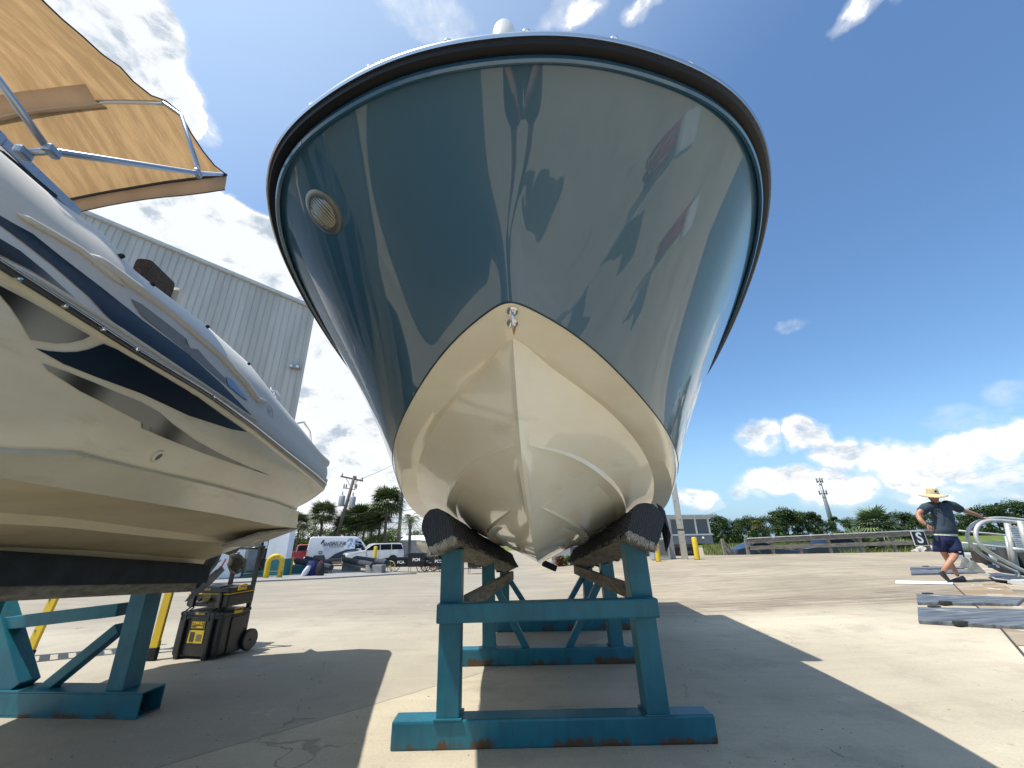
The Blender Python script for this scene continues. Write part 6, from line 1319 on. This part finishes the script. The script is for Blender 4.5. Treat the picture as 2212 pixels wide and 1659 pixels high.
for pts, lb in (([(1545, 690), (1610, 668), (1668, 700), (1700, 825), (1575, 825)], 'upper white paper notice with a pointed top tied to the gangway railing'), ([(1588, 838), (1690, 840), (1735, 985), (1645, 975)], 'lower white paper notice hanging on the gangway railing')):
    P = [at(*q4(*p), 9.15) for p in pts]; t = thing('notice', lb, 'notice', P[0], 'paper notices on the gangway'); m = MB(); m.prism(P, (0, .006, 0)); m.build('sheet', M_paper, t)
    m = MB(); c = sum(P, V())/len(P)
    for k in range(5): u = -.10+.045*k; m.box(c+V((.012*-k, -.004, u)), (.20 if k % 2 else .15, .002, .008))
    m.build('print_lines', M_ink, t)
# ================================================================= people
M_skin = mat('skin', (.42, .205, .125), .5, spec=.4, var=.10, vscale=9); M_shirt = mat('navy_shirt', (.028, .045, .065), .85, var=.25, vscale=5, bump=.12, bscale=7); M_shorts = mat('navy_shorts', (.008, .014, .065), .8, var=.25, vscale=5, bump=.12, bscale=8); M_shoe = mat('black_clog', (.015, .016, .015), .6)
def skin_body(name, nodes, edges, root_i, parent, extra=None, mm=M_skin):
    me = bpy.data.meshes.new(name); me.from_pydata([tuple(n[0]) for n in nodes], edges, []); o = bpy.data.objects.new("tmp_body", me); COL.objects.link(o)
    md = o.modifiers.new("skin", 'SKIN'); md.use_smooth_shade = True; sv = me.skin_vertices[0].data
    for i, n in enumerate(nodes): sv[i].radius = (n[1], n[1] if len(n) < 3 else n[2]); sv[i].use_root = (i == root_i)
    o.modifiers.new("sub", 'SUBSURF').levels = 2; o.modifiers["sub"].render_levels = 2
    dg = bpy.context.evaluated_depsgraph_get(); dg.update(); em = bpy.data.meshes.new_from_object(o.evaluated_get(dg)); bpy.data.objects.remove(o)
    m = MB(); m.add([v.co.copy() for v in em.vertices], [tuple(p.vertices) for p in em.polygons]); bpy.data.meshes.remove(em)
    if extra: extra(m)
    return m.build(name, mm, parent, smooth=True)
def fingers(m, wrist, palm_end, up, spread, curl, s_=1., thumb=1):
    d = (palm_end-wrist).normalized(); side = d.cross(up).normalized(); nrm = side.cross(d)
    m.loft([[wrist.lerp(palm_end, t)+side*(.030+.012*sin(pi*t*.6))*s_*cos(a)+nrm*.014*s_*sin(a) for a in [2*pi*k/10 for k in range(10)]] for t in (0, .25, .5, .75, 1, 1.05)], cap=True)
    for k, l in enumerate((.072, .080, .075, .060)):
        b0 = palm_end+side*(-.030+.020*k)*s_; dd = (d+side*(k-1.5)*spread).normalized(); p1 = b0+dd*l*.45*s_; p2 = p1+(dd-nrm*curl).normalized()*l*.32*s_; p3 = p2+(dd-nrm*curl*2.4).normalized()*l*.26*s_
        m.tube([b0-dd*.02, b0, p1, p2, p3], [.009*s_, .0095*s_, .0085*s_, .0075*s_, .005*s_], 7)
    b0 = wrist.lerp(palm_end, .25)-side*.032*s_*thumb; dd = (d*.6-side*thumb*.8).normalized(); m.tube([b0, b0+dd*.035*s_, b0+(dd+d*.5).normalized()*.065*s_, b0+(dd+d).normalized()*.085*s_], [.012*s_, .011*s_, .009*s_, .006*s_], 7)
def ell(c, ax, bx, cx_, n=16, r=10):
    out = []
    for i in range(r+1):
        th = -pi/2+pi*i/r; out.append([c+cx_*sin(th)+(ax*cos(2*pi*k/n)+bx*sin(2*pi*k/n))*max(cos(th), .02) for k in range(n)])
    return out
YP = gd(2045, 1258).y; K = lambda x, y, dy=0.0: at(*q4(x, y), YP+dy)
print('person', YP, K(535, 180), K(700, 1420), 'h', K(535, 180).z-K(700, 1430).z)
man = thing('person', 'man in straw hat and navy t-shirt leaning on the gangway railing, legs crossed', 'person', K(690, 1430))
f_ = V((-.25, -.97, 0))
N = [(K(690, 830), .135, .11), (K(690, 730), .145, .115), (K(670, 600), .15, .115), (K(645, 480), .13, .10), (K(615, 395), .075, .07), (K(578, 350), .055, .058),
     (K(460, 435), .07), (K(370, 475, -.02), .062), (K(322, 530, .02), .058), (K(365, 610, -.05), .054), (K(440, 672, -.10), .036),
     (K(760, 405), .075), (K(860, 450), .055), (K(1010, 500, .02), .056), (K(1100, 530, .05), .046), (K(1180, 562, .08), .035),
     (K(610, 870, .03), .105), (K(680, 1050, .10), .068), (K(720, 1120, .16), .062), (K(790, 1230, .16), .056), (K(860, 1350, .10), .036),
     (K(800, 880, -.03), .110), (K(815, 1060, -.12), .075), (K(770, 1130, -.16), .064), (K(690, 1230, -.12), .060), (K(650, 1310, -.06), .038)]
E_ = [(0, 1), (1, 2), (2, 3), (3, 4), (4, 5), (3, 6), (6, 7), (7, 8), (8, 9), (9, 10), (3, 11), (11, 12), (12, 13), (13, 14), (14, 15), (0, 16), (16, 17), (17, 18), (18, 19), (19, 20), (0, 21), (21, 22), (22, 23), (23, 24), (24, 25)]
N = [(n[0], n[1]*.93, (n[2] if len(n) > 2 else n[1])*.93) for n in N]
def man_extra(m):
    fingers(m, K(440, 672, -.10), K(500, 705, -.10), V((0, -1, .2)), .12, .25, 1.1, -1)
    fingers(m, K(1180, 562, .08), K(1255, 585, .02), V((0, -.3, 1)), .10, .8, 1.1, 1)
    hc = K(535, 303, -.03); fw = V((-.42, -.86, -.22)).normalized(); rt = fw.cross(V((0, 0, 1))).normalized(); up = rt.cross(fw)
    rows = ell(hc, rt*.078, fw*.098, up*.125, 18, 12)
    m.loft(rows, cap=True)
    m.loft(ell(hc+fw*.055-up*.075, rt*.045, fw*.045, up*.04, 12, 6), cap=True)                # chin
    m.add([hc+fw*.094+up*.03, hc+fw*.125-up*.02, hc+fw*.09+rt*.018-up*.028, hc+fw*.09-rt*.018-up*.028], [(0, 1, 2), (0, 3, 1), (1, 3, 2)])   # nose
    for s_ in (-1, 1): m.loft(ell(hc+rt*.08*s_-up*.005, rt*.010, fw*.018, up*.03, 8, 5), cap=True)
bd = skin_body('body', N, E_, 0, man, man_extra)
hc = K(535, 303, -.03); fw = V((-.42, -.86, -.22)).normalized(); rt = fw.cross(V((0, 0, 1))).normalized(); up = rt.cross(fw)
m = MB(); m.tube([hc+fw*.094-up*.055-rt*.028, hc+fw*.102-up*.062, hc+fw*.094-up*.055+rt*.028], .006, 6); m.build('mouth', mat('lips', (.25, .07, .06), .5), bd, smooth=True)
for s_ in (-1, 1): m = MB(); m.loft(ell(hc+fw*.086+rt*.032*s_+up*.008, rt*.014, fw*.008, up*.008, 8, 5), cap=True); m.build('eye', mat('eye_dark', (.04, .03, .025), .3), bd, smooth=True)
m = MB(); m.loft(ell(hc-fw*.025+up*.012, rt*.086, fw*.092, up*.105, 16, 8), cap=True); m.build('hair', mat('grey_hair', (.18, .16, .14), .9), man, smooth=True)
# straw hat
hup = (up+V((.10, .05, .25))).normalized(); hx = hup.cross(V((0, 1, 0))).normalized(); hy = hup.cross(hx); h0 = hc+up*.075; m = MB(); rings = []
for r, h in ((.075, .135), (.092, .125), (.100, .095), (.106, .03), (.112, .005), (.15, -.005), (.20, -.02), (.245, -.045), (.242, -.050), (.19, -.028), (.12, -.010)):
    rings.append([h0+hup*(h + (.022*cos(2*a+1.0)*(r/.245)**3))+(hx*cos(a)+hy*sin(a))*r for a in [2*pi*k/28 for k in range(28)]])
m.loft([[h0+hup*.14+(p-h0-hup*.14)*.05 for p in rings[0]]]+rings, cap=True); ho = m.build('straw_hat', mat('straw', (.56, .44, .24), .85, var=.3, vscale=30, bump=.08, bscale=60), man, smooth=True)
m = MB(); m.loft([[h0+hup*h+(hx*cos(a)+hy*sin(a))*r for a in [2*pi*k/28 for k in range(28)]] for r, h in ((.108, .008), (.109, .028))]); m.build('hat_band', mat('hat_band', (.10, .07, .04), .8), ho, smooth=True)
m = MB(); pc0 = h0+hup*.075+fw*.105-rt*.02; m.lathe([(.022, -.008), (.022, .004)], pc0, fw, 14); m.build('hat_patch', mat('patch_black', (.02, .02, .02), .7), ho)
m = MB(); m.tube([hc+rt*.08-up*.02, hc+fw*.02+rt*.05-up*.15, K(612, 430, -.13)], .004, 5); m.build('chin_cord', M_rubber, ho)
# shirt
def ringE(c, a, b_, ax=V((1, 0, 0)), n=20, tilt=0, wob=0): return [c+ax*a*cos(2*pi*k/n)+V((0, 1, 0))*b_*sin(2*pi*k/n)+V((0, 0, tilt*cos(2*pi*k/n)))+V((0, 0, 0))+ax*wob*sin(6*pi*k/n) for k in range(n)]
m = MB(); rows = []
for (x, y, w, d_, tl) in ((597, 372, .070, .066, -.0), (612, 385, .115, .082, .02), (612, 402, .165, .10, .02), (620, 440, .185, .118, .01), (640, 500, .178, .125, .0), (655, 570, .172, .13, 0), (670, 650, .178, .135, 0), (682, 720, .185, .14, -.005), (690, 782, .192, .142, -.012), (690, 786, .185, .135, -.012)):
    rows.append(ringE(K(x, y), w*1.22, d_*1.18, n=24, tilt=tl, wob=.006))
m.loft(rows)
for P in ([K(520, 418), K(430, 440, 0), K(372, 490, 0)], [K(700, 400), K(800, 418), K(885, 463, .01)]):
    d0 = (P[2]-P[0]).normalized(); m.tube([P[0]-d0*.05, P[0], P[1], P[2], P[2]-d0*.005], [.08, .105, .10, .085, .070], 14, cap=False)
sh = m.build('t_shirt', M_shirt, man, smooth=True)
m = MB(); cc = K(598, 505, -.156)
for i in range(26):
    a = i*2*pi/26; r = .085; m.box(cc+V((r*cos(a), 0.004*abs(cos(a)), r*sin(a)*.95)), (.014, .004, .006), Matrix.Rotation(-a, 3, 'Y'))
for i in range(10): a = i*2.4; r = .02+.004*i; m.box(cc+V((r*cos(a), -.003, r*sin(a))), (.018, .004, .008), Matrix.Rotation(-a*1.3, 3, 'Y'))
m.build('chest_print', mat('faded_print', (.16, .19, .21), .8), sh)
m = MB(); m.loft([ringE(K(690, 780), .222, .158, tilt=-.012), ringE(K(690, 812), .224, .158, tilt=-.02)]); m.build('undershirt_hem', mat('pale_hem', (.50, .56, .42), .8), sh, smooth=True)
m = MB()
m.loft([ringE(K(692, 805), .215, .152, tilt=-.018), ringE(K(695, 850), .222, .16, tilt=-.01), ringE(K(697, 890), .20, .15), ringE(K(700, 915), .15, .12)])
m.loft([ringE(K(635, 850, .01), .13, .14), ringE(K(628, 890, .02), .135, .135), ringE(K(625, 950, .04), .135, .13), ringE(K(625, 1020, .07), .13, .12), ringE(K(626, 1022, .07), .115, .105)]); m.loft([ringE(K(752, 850, -.02), .13, .14), ringE(K(775, 890, -.03), .14, .135), ringE(K(800, 960, -.05), .13, .13, tilt=-.015), ringE(K(825, 1045, -.09), .135, .12, tilt=-.03), ringE(K(825, 1045, -.09), .115, .10, tilt=-.03)])
so_ = m.build('shorts', M_shorts, man, smooth=True)
m = MB(); m.box(K(884, 1024, -.20), (.05, .005, .02)); m.build('shorts_logo', M_paper, so_)
m = MB(); wp_ = K(1176, 556, .08); m.tube([wp_+V((-.012, 0, .005)), wp_+V((.014, 0, -.004))], .036, 12); m.build('watch', M_rubber, man)
def shoe(a, b_, nm, w=.052):
    d = (b_-a); L = d.length; d.normalize(); s_ = d.cross(V((0, 0, 1))).normalized(); u = s_.cross(d); m = MB(); rows = []
    for i in range(9):
        t = i/8; ww = w*(.75+.45*sin(pi*min(1, t*1.05+.08)))*(1 if t < .95 else .6); hh = .095*(1-t*.62)+.01; rows.append([a+d*(t*L)+s_*ww*cos(q)+u*(hh*max(0, sin(q))-.012*(sin(q) < 0)) for q in [2*pi*k/12 for k in range(12)]])
    m.loft(rows, cap=True); return m.build(nm, M_shoe, man, smooth=True, angle=60)
gz = zg(K(700, 1420).x, YP)
a, b_ = K(598, 1300, -.05), K(735, 1425, -.12); shoe(a, b_, 'shoe'); a, b_ = K(945, 1420, .08), K(775, 1436, -.10); a.z = max(a.z, gz+.012); b_.z = a.z; shoe(a, b_, 'shoe')
# --- the photographer, mirrored in the hull
ph = thing('person', 'photographer in grey shirt holding a phone, mirrored in the blue bow', 'person', (-.02, -.62, .12))
Nn = [(V((0, -.62, .98)), .13, .10), (V((0, -.62, 1.12)), .135, .10), (V((0, -.62, 1.28)), .14, .10), (V((0, -.61, 1.44)), .14, .10), (V((0, -.60, 1.55)), .055, .055), (V((0, -.57, 1.63)), .055), (V((0, -.55, 1.73)), .085, .095), (V((0, -.55, 1.80)), .06, .07),
      (V((.18, -.61, 1.46)), .06), (V((.25, -.60, 1.22)), .045), (V((.13, -.34, 1.16)), .038), (V((.06, -.17, 1.19)), .026), (V((-.18, -.61, 1.46)), .06), (V((-.25, -.60, 1.22)), .045), (V((-.13, -.34, 1.16)), .038), (V((-.06, -.17, 1.19)), .026),
      (V((.10, -.62, .90)), .09), (V((.13, -.60, .52)), .055), (V((.14, -.62, .1)), .04), (V((-.10, -.62, .90)), .09), (V((-.14, -.60, .52)), .055), (V((-.17, -.62, .1)), .04)]
Ee = [(0, 1), (1, 2), (2, 3), (3, 4), (4, 5), (5, 6), (6, 7), (3, 8), (8, 9), (9, 10), (10, 11), (3, 12), (12, 13), (13, 14), (14, 15), (0, 16), (16, 17), (17, 18), (0, 19), (19, 20), (20, 21)]
def ph_extra(m):
    fingers(m, V((.06, -.17, 1.19)), V((.045, -.115, 1.20)), V((1, 0, 0)), .05, .4, .8); fingers(m, V((-.06, -.17, 1.19)), V((-.045, -.115, 1.20)), V((-1, 0, 0)), .05, .4, .8)
skin_body('body', Nn, Ee, 0, ph, ph_extra)
m = MB(); m.loft([ringE(V((0, -.60, 1.55)), .07, .065), ringE(V((0, -.61, 1.50)), .17, .09), ringE(V((0, -.61, 1.40)), .20, .12), ringE(V((0, -.62, 1.2)), .19, .125), ringE(V((0, -.62, .95)), .195, .13)])
for s_ in (-1, 1): m.tube([V((s_*.13, -.61, 1.47)), V((s_*.20, -.61, 1.42)), V((s_*.245, -.60, 1.26))], [.08, .08, .075], 12, cap=False)
m.build('t_shirt', mat('heather_shirt', (.10, .14, .19), .85), ph, smooth=True)
m = MB(); m.loft([ringE(V((0, -.62, 1.0)), .185, .13), ringE(V((0, -.62, .86)), .20, .14)]); [m.loft([ringE(V((s_*.10, -.62, .90)), .11, .13), ringE(V((s_*.13, -.61, .56)), .12, .12)]) for s_ in (-1, 1)]; m.build('shorts', M_rubber, ph, smooth=True)
m = MB(); m.loft(ell(V((0, -.575, 1.77)), V((.085, 0, 0)), V((0, .10, 0)), V((0, 0, .08)), 14, 8), cap=True); m.build('hair', mat('grey_hair'), ph, smooth=True)
for s_ in (-1, 1):
    m = MB(); m.box((s_*.155, -.57, .155), (.10, .27, .07), bev=.03); m.build('shoe', M_shoe, ph)
t = thing('phone', "thin dark phone held in the photographer's hands", 'phone', (0, -.085, 1.2)); m = MB(); m.box((0, -.085, 1.2), (.155, .009, .075), bev=.004); m.build('phone_case', M_rubber, t)
# hose reels on posts behind the photographer, mirrored in the hull
M_red = mat('red_hose', (.42, .03, .035), .5)
for x, y, z, lb in ((2.1, .45, 1.25, 'hose post with coiled red hose mirrored large in the starboard bow'), (3.1, 1.3, 1.1, 'second hose post with red coil mirrored small near the hull edge')):
    t = thing('hose_post', lb, 'hose stand', (x, y, .05), 'hose stands beside the camera'); m = MB(); m.bar((x, y, 0), (x, y, z), .09, .09, up=(0, 1, 0), bev=.01); m.build('post', M_wt, t); m = MB(); m.box((x, y, z+.06), (.34, .3, .12), bev=.05); m.build('cap', M_wt, t)
    m = MB(); pts = []
    for k in range(110): a = k*.4; r = .25+.03*sin(k*.9); pts.append(V((x+r*cos(a), y-.1+.004*k*.4-.08, z-.28+r*sin(a)*1.15)))
    m.tube(pts, .013, 6); m.build('hose_coil', M_red, t, smooth=True)
# ================================================================= rolling tool boxes
def p4(x, y): return (x/1.4747/1.736, (2000+y/1.4747)/1.736)
o0, o1, o2 = gd(*p4(937, 692)), gd(*p4(1183, 704)), gd(*p4(1395, 668)); ex = (o1-o0); ex.z = 0; WT = ex.length; ex.normalize(); ey = V((-ex.y, ex.x, 0)); gz_ = (o0.z+o1.z)/2+.004; O = V((o0.x, o0.y, gz_)); DT = max(.40, (o2-o1).dot(ey)+.06); Rt = Matrix((ex, ey, V((0, 0, 1)))).transposed()
zb1 = at(*p4(1200, 436), o1.y).z; zb2 = at(*p4(1215, 318), o1.y+.1).z
print('toolbox W', WT, 'D', DT, 'z', zb1, zb2)
M_tb = mat('black_plastic', (.016, .017, .018), .42, spec=.5, var=.2, vscale=10); M_tb2 = mat('glossy_black_latch', (.02, .021, .023), .22, spec=.6); M_ty = mat('tool_yellow', (.70, .42, .01), .5)
H1 = zb1-gz_; H2 = zb2-zb1
def T(x, y, z): return O+ex*x+ey*y+V((0, 0, z))
def tbx(root, nm, x, y, z, sx, sy, sz, mm, bev=.012): m = MB(); m.box(T(x, y, z), (sx, sy, sz), Rt, bev=bev); return m.build(nm, mm, root)
tr_ = thing('rolling_tool_box', 'tall black wheeled tool box with yellow label and telescopic handle beside the ladder foot', 'tool box', O)
tbx(tr_, 'tub', WT/2, DT/2, H1*.46+.01, WT, DT, H1*.88, M_tb, .03); tbx(tr_, 'lid', WT/2, DT/2, H1*.945, WT*1.0, DT*1.02, H1*.10, M_tb, .02)
for fx_ in (.17, .80):
    tbx(tr_, 'front_rib', WT*fx_, -.012, H1*.42, WT*.10, .05, H1*.84, M_tb, .012)
    for d_ in (-.05, .05):
        m = MB(); m.tube([T(WT*(fx_+d_), -.03, H1*.80), T(WT*(fx_+d_), -.045, H1*.98), T(WT*(fx_+d_*.8), .04, H1*1.07)], .008, 6); m.build('latch_arm', M_tb2, tr_, smooth=True)
tbx(tr_, 'rear_rib', WT*1.0, DT*.55, H1*.45, .03, DT*.5, H1*.8, M_tb)
lbx = WT*.485; M_lab = mat('label_yellow', (.68, .45, .02), .5)
lo_ = tbx(tr_, 'label', lbx, -.004, H1*.46, WT*.34, .004, H1*.27, M_lab, .001); tbx(lo_, 'label_picture', lbx-WT*.085, -.008, H1*.46, WT*.10, .003, H1*.2, mat('label_dark', (.06, .05, .04), .6), .001)
for k in range(4): tbx(lo_, 'label_print', lbx+WT*.07, -.008, H1*(.40+.035*k), WT*(.13-.02*(k % 2)), .002, H1*.016, M_ink, 0)
lu_ = tbx(tr_, 'upper_label', lbx, -.004, H1*.71, WT*.32, .004, H1*.16, mat('label_olive', (.20, .14, .02), .5), .001); text_mesh('lettering', 'DEWALT', M_lab, H1*.085, T(lbx, -.009, H1*.74), ex, (0, 0, 1), lu_, bold=.01); tbx(lu_, 'label_print', lbx+WT*.05, -.008, H1*.665, WT*.14, .002, H1*.035, M_lab, 0)
tbx(tr_, 'name_plate', WT*.49, -.012, H1*.955, WT*.22, .012, H1*.05, mat('plate_tan', (.42, .26, .06), .5), .004)
def latch(root, x, y, z, s_=1):
    m = MB(); m.tube([T(x, y-.05*s_, z-.02), T(x+.003, y-.045*s_, z+.035*s_), T(x+.003, y+.045*s_, z+.035*s_), T(x, y+.05*s_, z-.02)], .009, 6); m.box(T(x, y, z-.005), (.012, .085*s_, .03), Rt); m.build('side_latch', M_ty, root)
latch(tr_, WT+.018, DT*.45, H1*.96, 1.1)
for yy_, nm in ((.0, 'wheel'),):
    for xs in (WT+.035, -.035):
        cW = T(xs, DT*1.02, .115); m = MB(); m.lathe([(.06, -.025), (.105, -.028), (.115, -.018), (.115, .018), (.105, .028), (.06, .025)], cW, ex, 24); w_ = m.build('wheel', M_tb, tr_, smooth=True, angle=40)
        m = MB(); m.lathe([(.012, -.035), (.012, .035)], cW, ex, 10)
        for k in range(6): a = pi*k/3; m.bar(cW, cW+ey*.095*cos(a)+V((0, 0, .095*sin(a))), .02, .045, up=ex)
        m.build('hub', M_tb, w_)
hr = [at(*p4(1290, 180), T(0, DT, 0).y), None]; zt_ = at(*p4(1470, 82), T(WT, DT, 0).y).z
for xs in (WT*.28, WT*.86): m = MB(); m.bar(T(xs, DT+.02, H1*.3), V((*T(xs, DT+.05, 0).xy, zt_-.05)), .028, .05, up=ex); m.build('handle_tube', M_tb, tr_)
m = MB(); a_ = T(WT*.24, DT+.05, 0); b__ = T(WT*.93, DT+.05, 0); a_.z = b__.z = zt_; m.tube([a_, b__], .016, 10); m.build('handle_grip', M_tb2, tr_, smooth=True); tbx(tr_, 'grip_corner', WT*.88, DT+.05, zt_-gz_-.05, .06, .06, .16, M_tb)
t2_ = thing('tool_box', 'low black tool case with yellow trim stacked on the wheeled box', 'tool box', T(0, 0, H1)); z0_ = H1+.035
tbx(t2_, 'case', WT*.53, DT*.5, z0_+H2*.36, WT*.96, DT*.94, H2*.62, M_tb, .02); tbx(t2_, 'case_lid', WT*.53, DT*.5, z0_+H2*.86, WT*.93, DT*.92, H2*.30, M_tb, .02); tbx(t2_, 'yellow_trim', WT*.53, DT*.5, z0_+H2*.70, WT*.965, DT*.945, H2*.05, M_ty, .002)
for fx_ in (.2, .82): tbx(t2_, 'front_latch', WT*fx_, .01, z0_+H2*.4, WT*.1, .04, H2*.75, M_tb2)
m = MB(); m.tube([T(WT*.38, .01, z0_+H2*.48), T(WT*.38, -.035, z0_+H2*.3), T(WT*.62, -.035, z0_+H2*.3), T(WT*.62, .01, z0_+H2*.48)], .013, 8); m.build('carry_handle', M_tb2, t2_, smooth=True); tbx(t2_, 'label', WT*.5, .012, z0_+H2*.46, WT*.18, .004, H2*.4, mat('label_olive'), .001); tbx(t2_, 'name_plate', WT*.45, .02, z0_+H2*.93, WT*.2, .012, H2*.10, mat('plate_tan'), .003)
latch(t2_, WT+.012, DT*.45, z0_+H2*.92, 1.1); tbx(t2_, 'lid_hump', WT*.60, DT*.3, z0_+H2*1.03, WT*.3, DT*.5, H2*.10, M_tb2, .012)
# ================================================================= step ladder behind the cruiser's stern
ft = gd(*p4(832, 705)); fl = gd(53, 1432); fl = V((fl.x, ft.y, ft.z)); ap = V(((ft.x+fl.x)/2, ft.y+.1, ft.z+2.5)); t = thing('step_ladder', 'yellow fibreglass ladder frame with black feet behind the white cruiser', 'ladder', ft)
for b0 in (ft, fl):
    for dy in (0, .42):
        vw = V((b0.x, b0.y, 0)).normalized()*dy; q = V((b0.x, b0.y, b0.z))+vw; tq = V((b0.x+(ap.x-b0.x)*.16, ap.y+.1, ap.z))+vw*.8; m = MB(); m.bar(q, tq, .035, .09, up=(1, 0, 0), bev=.004); m.build('ladder_rail', M_yel, t); m = MB(); m.bar(q, q.lerp(tq, .05), .05, .11, up=(1, 0, 0), bev=.01); m.build('foot', M_rubber, t)
m = MB(); m.bar(V((fl.x+(ap.x-fl.x)*.16, ap.y+.2, ap.z)), V((ft.x+(ap.x-ft.x)*.16, ap.y+.2, ap.z)), .3, .05); m.build('top_platform', M_yel, t)
for k in range(1, 8):
    f = k/8; vw = V((fl.x, fl.y, 0)).normalized()*.42; p = V((fl.x, fl.y, fl.z)).lerp(V((fl.x+(ap.x-fl.x)*.16, ap.y+.1, ap.z)), f); q = p+vw*(1-.2*f); m = MB(); m.bar(p, q, .08, .02); m.build('tread', M_alu, t)
# ================================================================= black dock carts, small boat, cone, shrubs
M_cart = mat('cart_black', (.014, .014, .015), .55); M_cream2 = mat('cream_rim', (.62, .54, .30), .5); gcart = 'black dock carts in a row'
def cart(px, py, w, h, txt, label, wheels, rimm, y=None):
    b0 = gd(px, py) if y is None else ground_at(px, y); t = thing('dock_cart', label, 'dock cart', b0, gcart); m = MB(); z0 = .28
    m.loft([[b0+V((x*w*.5*s_, y_*.38*s_, z)) for x, y_ in ((-1, -1), (1, -1), (1, 1), (-1, 1))] for z, s_ in ((z0, .86), (z0+h, 1.0), (z0+h, 1.04), (z0+h+.03, 1.04), (z0+h+.03, .98), (z0+.1, .84))], cap=True); m.build('tub', M_cart, t)
    if txt: text_mesh('lettering', txt, mat('sign_letter'), .2, b0+V((0, -.375, z0+h*.55)), (1, 0, 0), (0, .05, 1), t, bold=.03)
    m = MB(); m.tube([b0+V((-w*.5, -.2, z0+h)), b0+V((-w*.72, -.2, z0+h*.9)), b0+V((-w*.72, .2, z0+h*.9)), b0+V((-w*.5, .2, z0+h))], .018, 6)
    m.tube([b0+V((-w*.4, -.3, z0)), b0+V((-w*.42, -.3, 0)), b0+V((-w*.3, -.3, 0)), b0+V((-w*.28, -.3, z0))], .012, 5); m.build('cart_frame', M_cart, t)
    for wx in wheels:
        for sy in (-.46, .46):
            c = b0+V((wx, sy, .30)); m = MB(); m.tube([c+V((.29*cos(k*pi/10), 0, .29*sin(k*pi/10))) for k in range(20)], .018, 6, closed=True, cap=False); wo = m.build('wheel', M_cart if rimm is None else rimm, t); m = MB(); m.lathe([(.05, -.03), (.05, .03)], c, (0, 1, 0), 10)
            for k in range(9): a = 2*pi*k/9; m.bar(c, c+V((.28*cos(a), 0, .28*sin(a))), .012, .02, up=(0, 1, 0))
            m.build('spokes', M_cart if rimm is None else rimm, wo)
cart(868, 1236, 1.7, .42, 'PCA', 'black dock cart with a cream spoked wheel, leftmost of the row', [-.55], M_cream2); cart(901, 1236, .95, .62, 'PCM', 'tall black dock cart with white letters next to the cream-wheeled one', [.35], None)
cart(930, 1235, 1.0, .42, 'PCA', 'black dock cart with a dark spoked wheel left of the teal upright', [.1], None); cart(948, 1235, .8, .45, 'PCB', 'black dock cart partly hidden by the teal upright', [.3], None); cart(1026, 1228, .65, .5, 'PCA', 'lone small black dock cart seen under the left carpeted bunk', [], None, y=20)
b0 = ground_at(970, 27); t = thing('skiff', 'small cream boat hull standing beyond the dock carts', 'boat', b0); m = MB(); rows = []
for i in range(13):
    f = i/12; w = .85*sqrt(min(1, f*1.6+.0))*(1 if f < .7 else 1-.1*(f-.7)); zk = .55+.75*(1-min(1, f*2.2))**2; zs = 1.45+.25*(1-f); x = -2.1+4.6*f; rows.append([b0+V((x, -w*c, z)) for c, z in ((1, zs), (.9, (zs+zk)/2), (.7, zk+.18), (0, zk), (-.7, zk+.18), (-.9, (zs+zk)/2), (-1, zs))])
m.loft(rows, ring_closed=False); m.add(rows[-1], [tuple(range(7))]); m.build('hull', mat('skiff_cream', (.60, .53, .38), .35, coat=.3), t, smooth=True, angle=40)
m = MB(); [m.tube([r[k]+V((0, 0, .02)) for r in rows], .03, 6) for k in (0, 6)]; m.build('gunwale', M_wt, t); m = MB(); m.box(b0+V((-.6, 0, .3)), (.2, 1.2, .6)); m.build('support_block', M_cbl, t); m = MB(); m.box(b0+V((1.6, 0, .3)), (.2, 1.2, .6)); m.build('support_block', M_cbl, t)
b0 = ground_at(937, 30); t = thing('traffic_cone', 'small white and red traffic cone near the rope', 'cone', b0); m = MB(); m.lathe([(.2, 0), (.2, .04), (.13, .05), (.09, .35)], b0, n=14); m.build('cone_base', mat('cone_red', (.55, .05, .03), .6), t); m = MB(); m.lathe([(.092, .35), (.05, .62), (.02, .75)], b0, n=14); m.build('cone_top', M_paper, t)
m = MB(); a, b_ = at(875, 1205, 31), at(962, 1203, 31); m.tube([a.lerp(b_, k/10)+V((0, 0, -.35*sin(pi*k/10))) for k in range(11)], .022, 5); tag(m.build('rope', mat('rope_tan', (.42, .36, .22), .9)), 'sagging tan rope strung behind the black dock carts', 'rope')
M_rleaf = leaf_mat('red_leaves', (.12, .03, .02), (.22, .07, .03)); M_shl = leaf_mat('shrub_leaves', (.03, .07, .012), (.12, .18, .03))
for px, w, hpx, mm, lb in ((1208, .25, 1206, M_rleaf, 'red-leaved shrub seen under the keel of the blue boat'), (1222, .7, 1203, M_shl, 'green shrub beside the red-leaved one under the keel'), (1262, .8, 1198, M_shl, 'bright green shrub seen between the right-hand cradle posts'), (1318, 1.0, 1199, M_shl, 'green shrub low behind the right teal upright')):
    b0 = ground_at(px, 23.5); hh = max(.4, at(px, hpx, 23.5).z-b0.z); t = thing('shrub', lb, 'shrub', b0, 'shrubs in front of the dock office'); m = MB(); m.tube([b0, b0+V((0, 0, hh*.6))], .03, 5); m.build('stem', M_bark, t); m = MB(); rnd = random.Random(px)
    for i in range(420):
        q = b0+V((rnd.gauss(0, w*.4), rnd.gauss(0, .3), hh*rnd.random()**.7)); a = rnd.uniform(0, 2*pi); d = V((cos(a), sin(a), rnd.uniform(.1, 1))).normalized()*.16; s_ = d.cross(V((0, 0, 1))).normalized()*.03; m.add([q-s_, q+d*.5-s_, q+d, q+d*.5+s_, q+s_], [(0, 1, 2, 3, 4)])
    m.norecalc = True; m.build('foliage', mm, t)
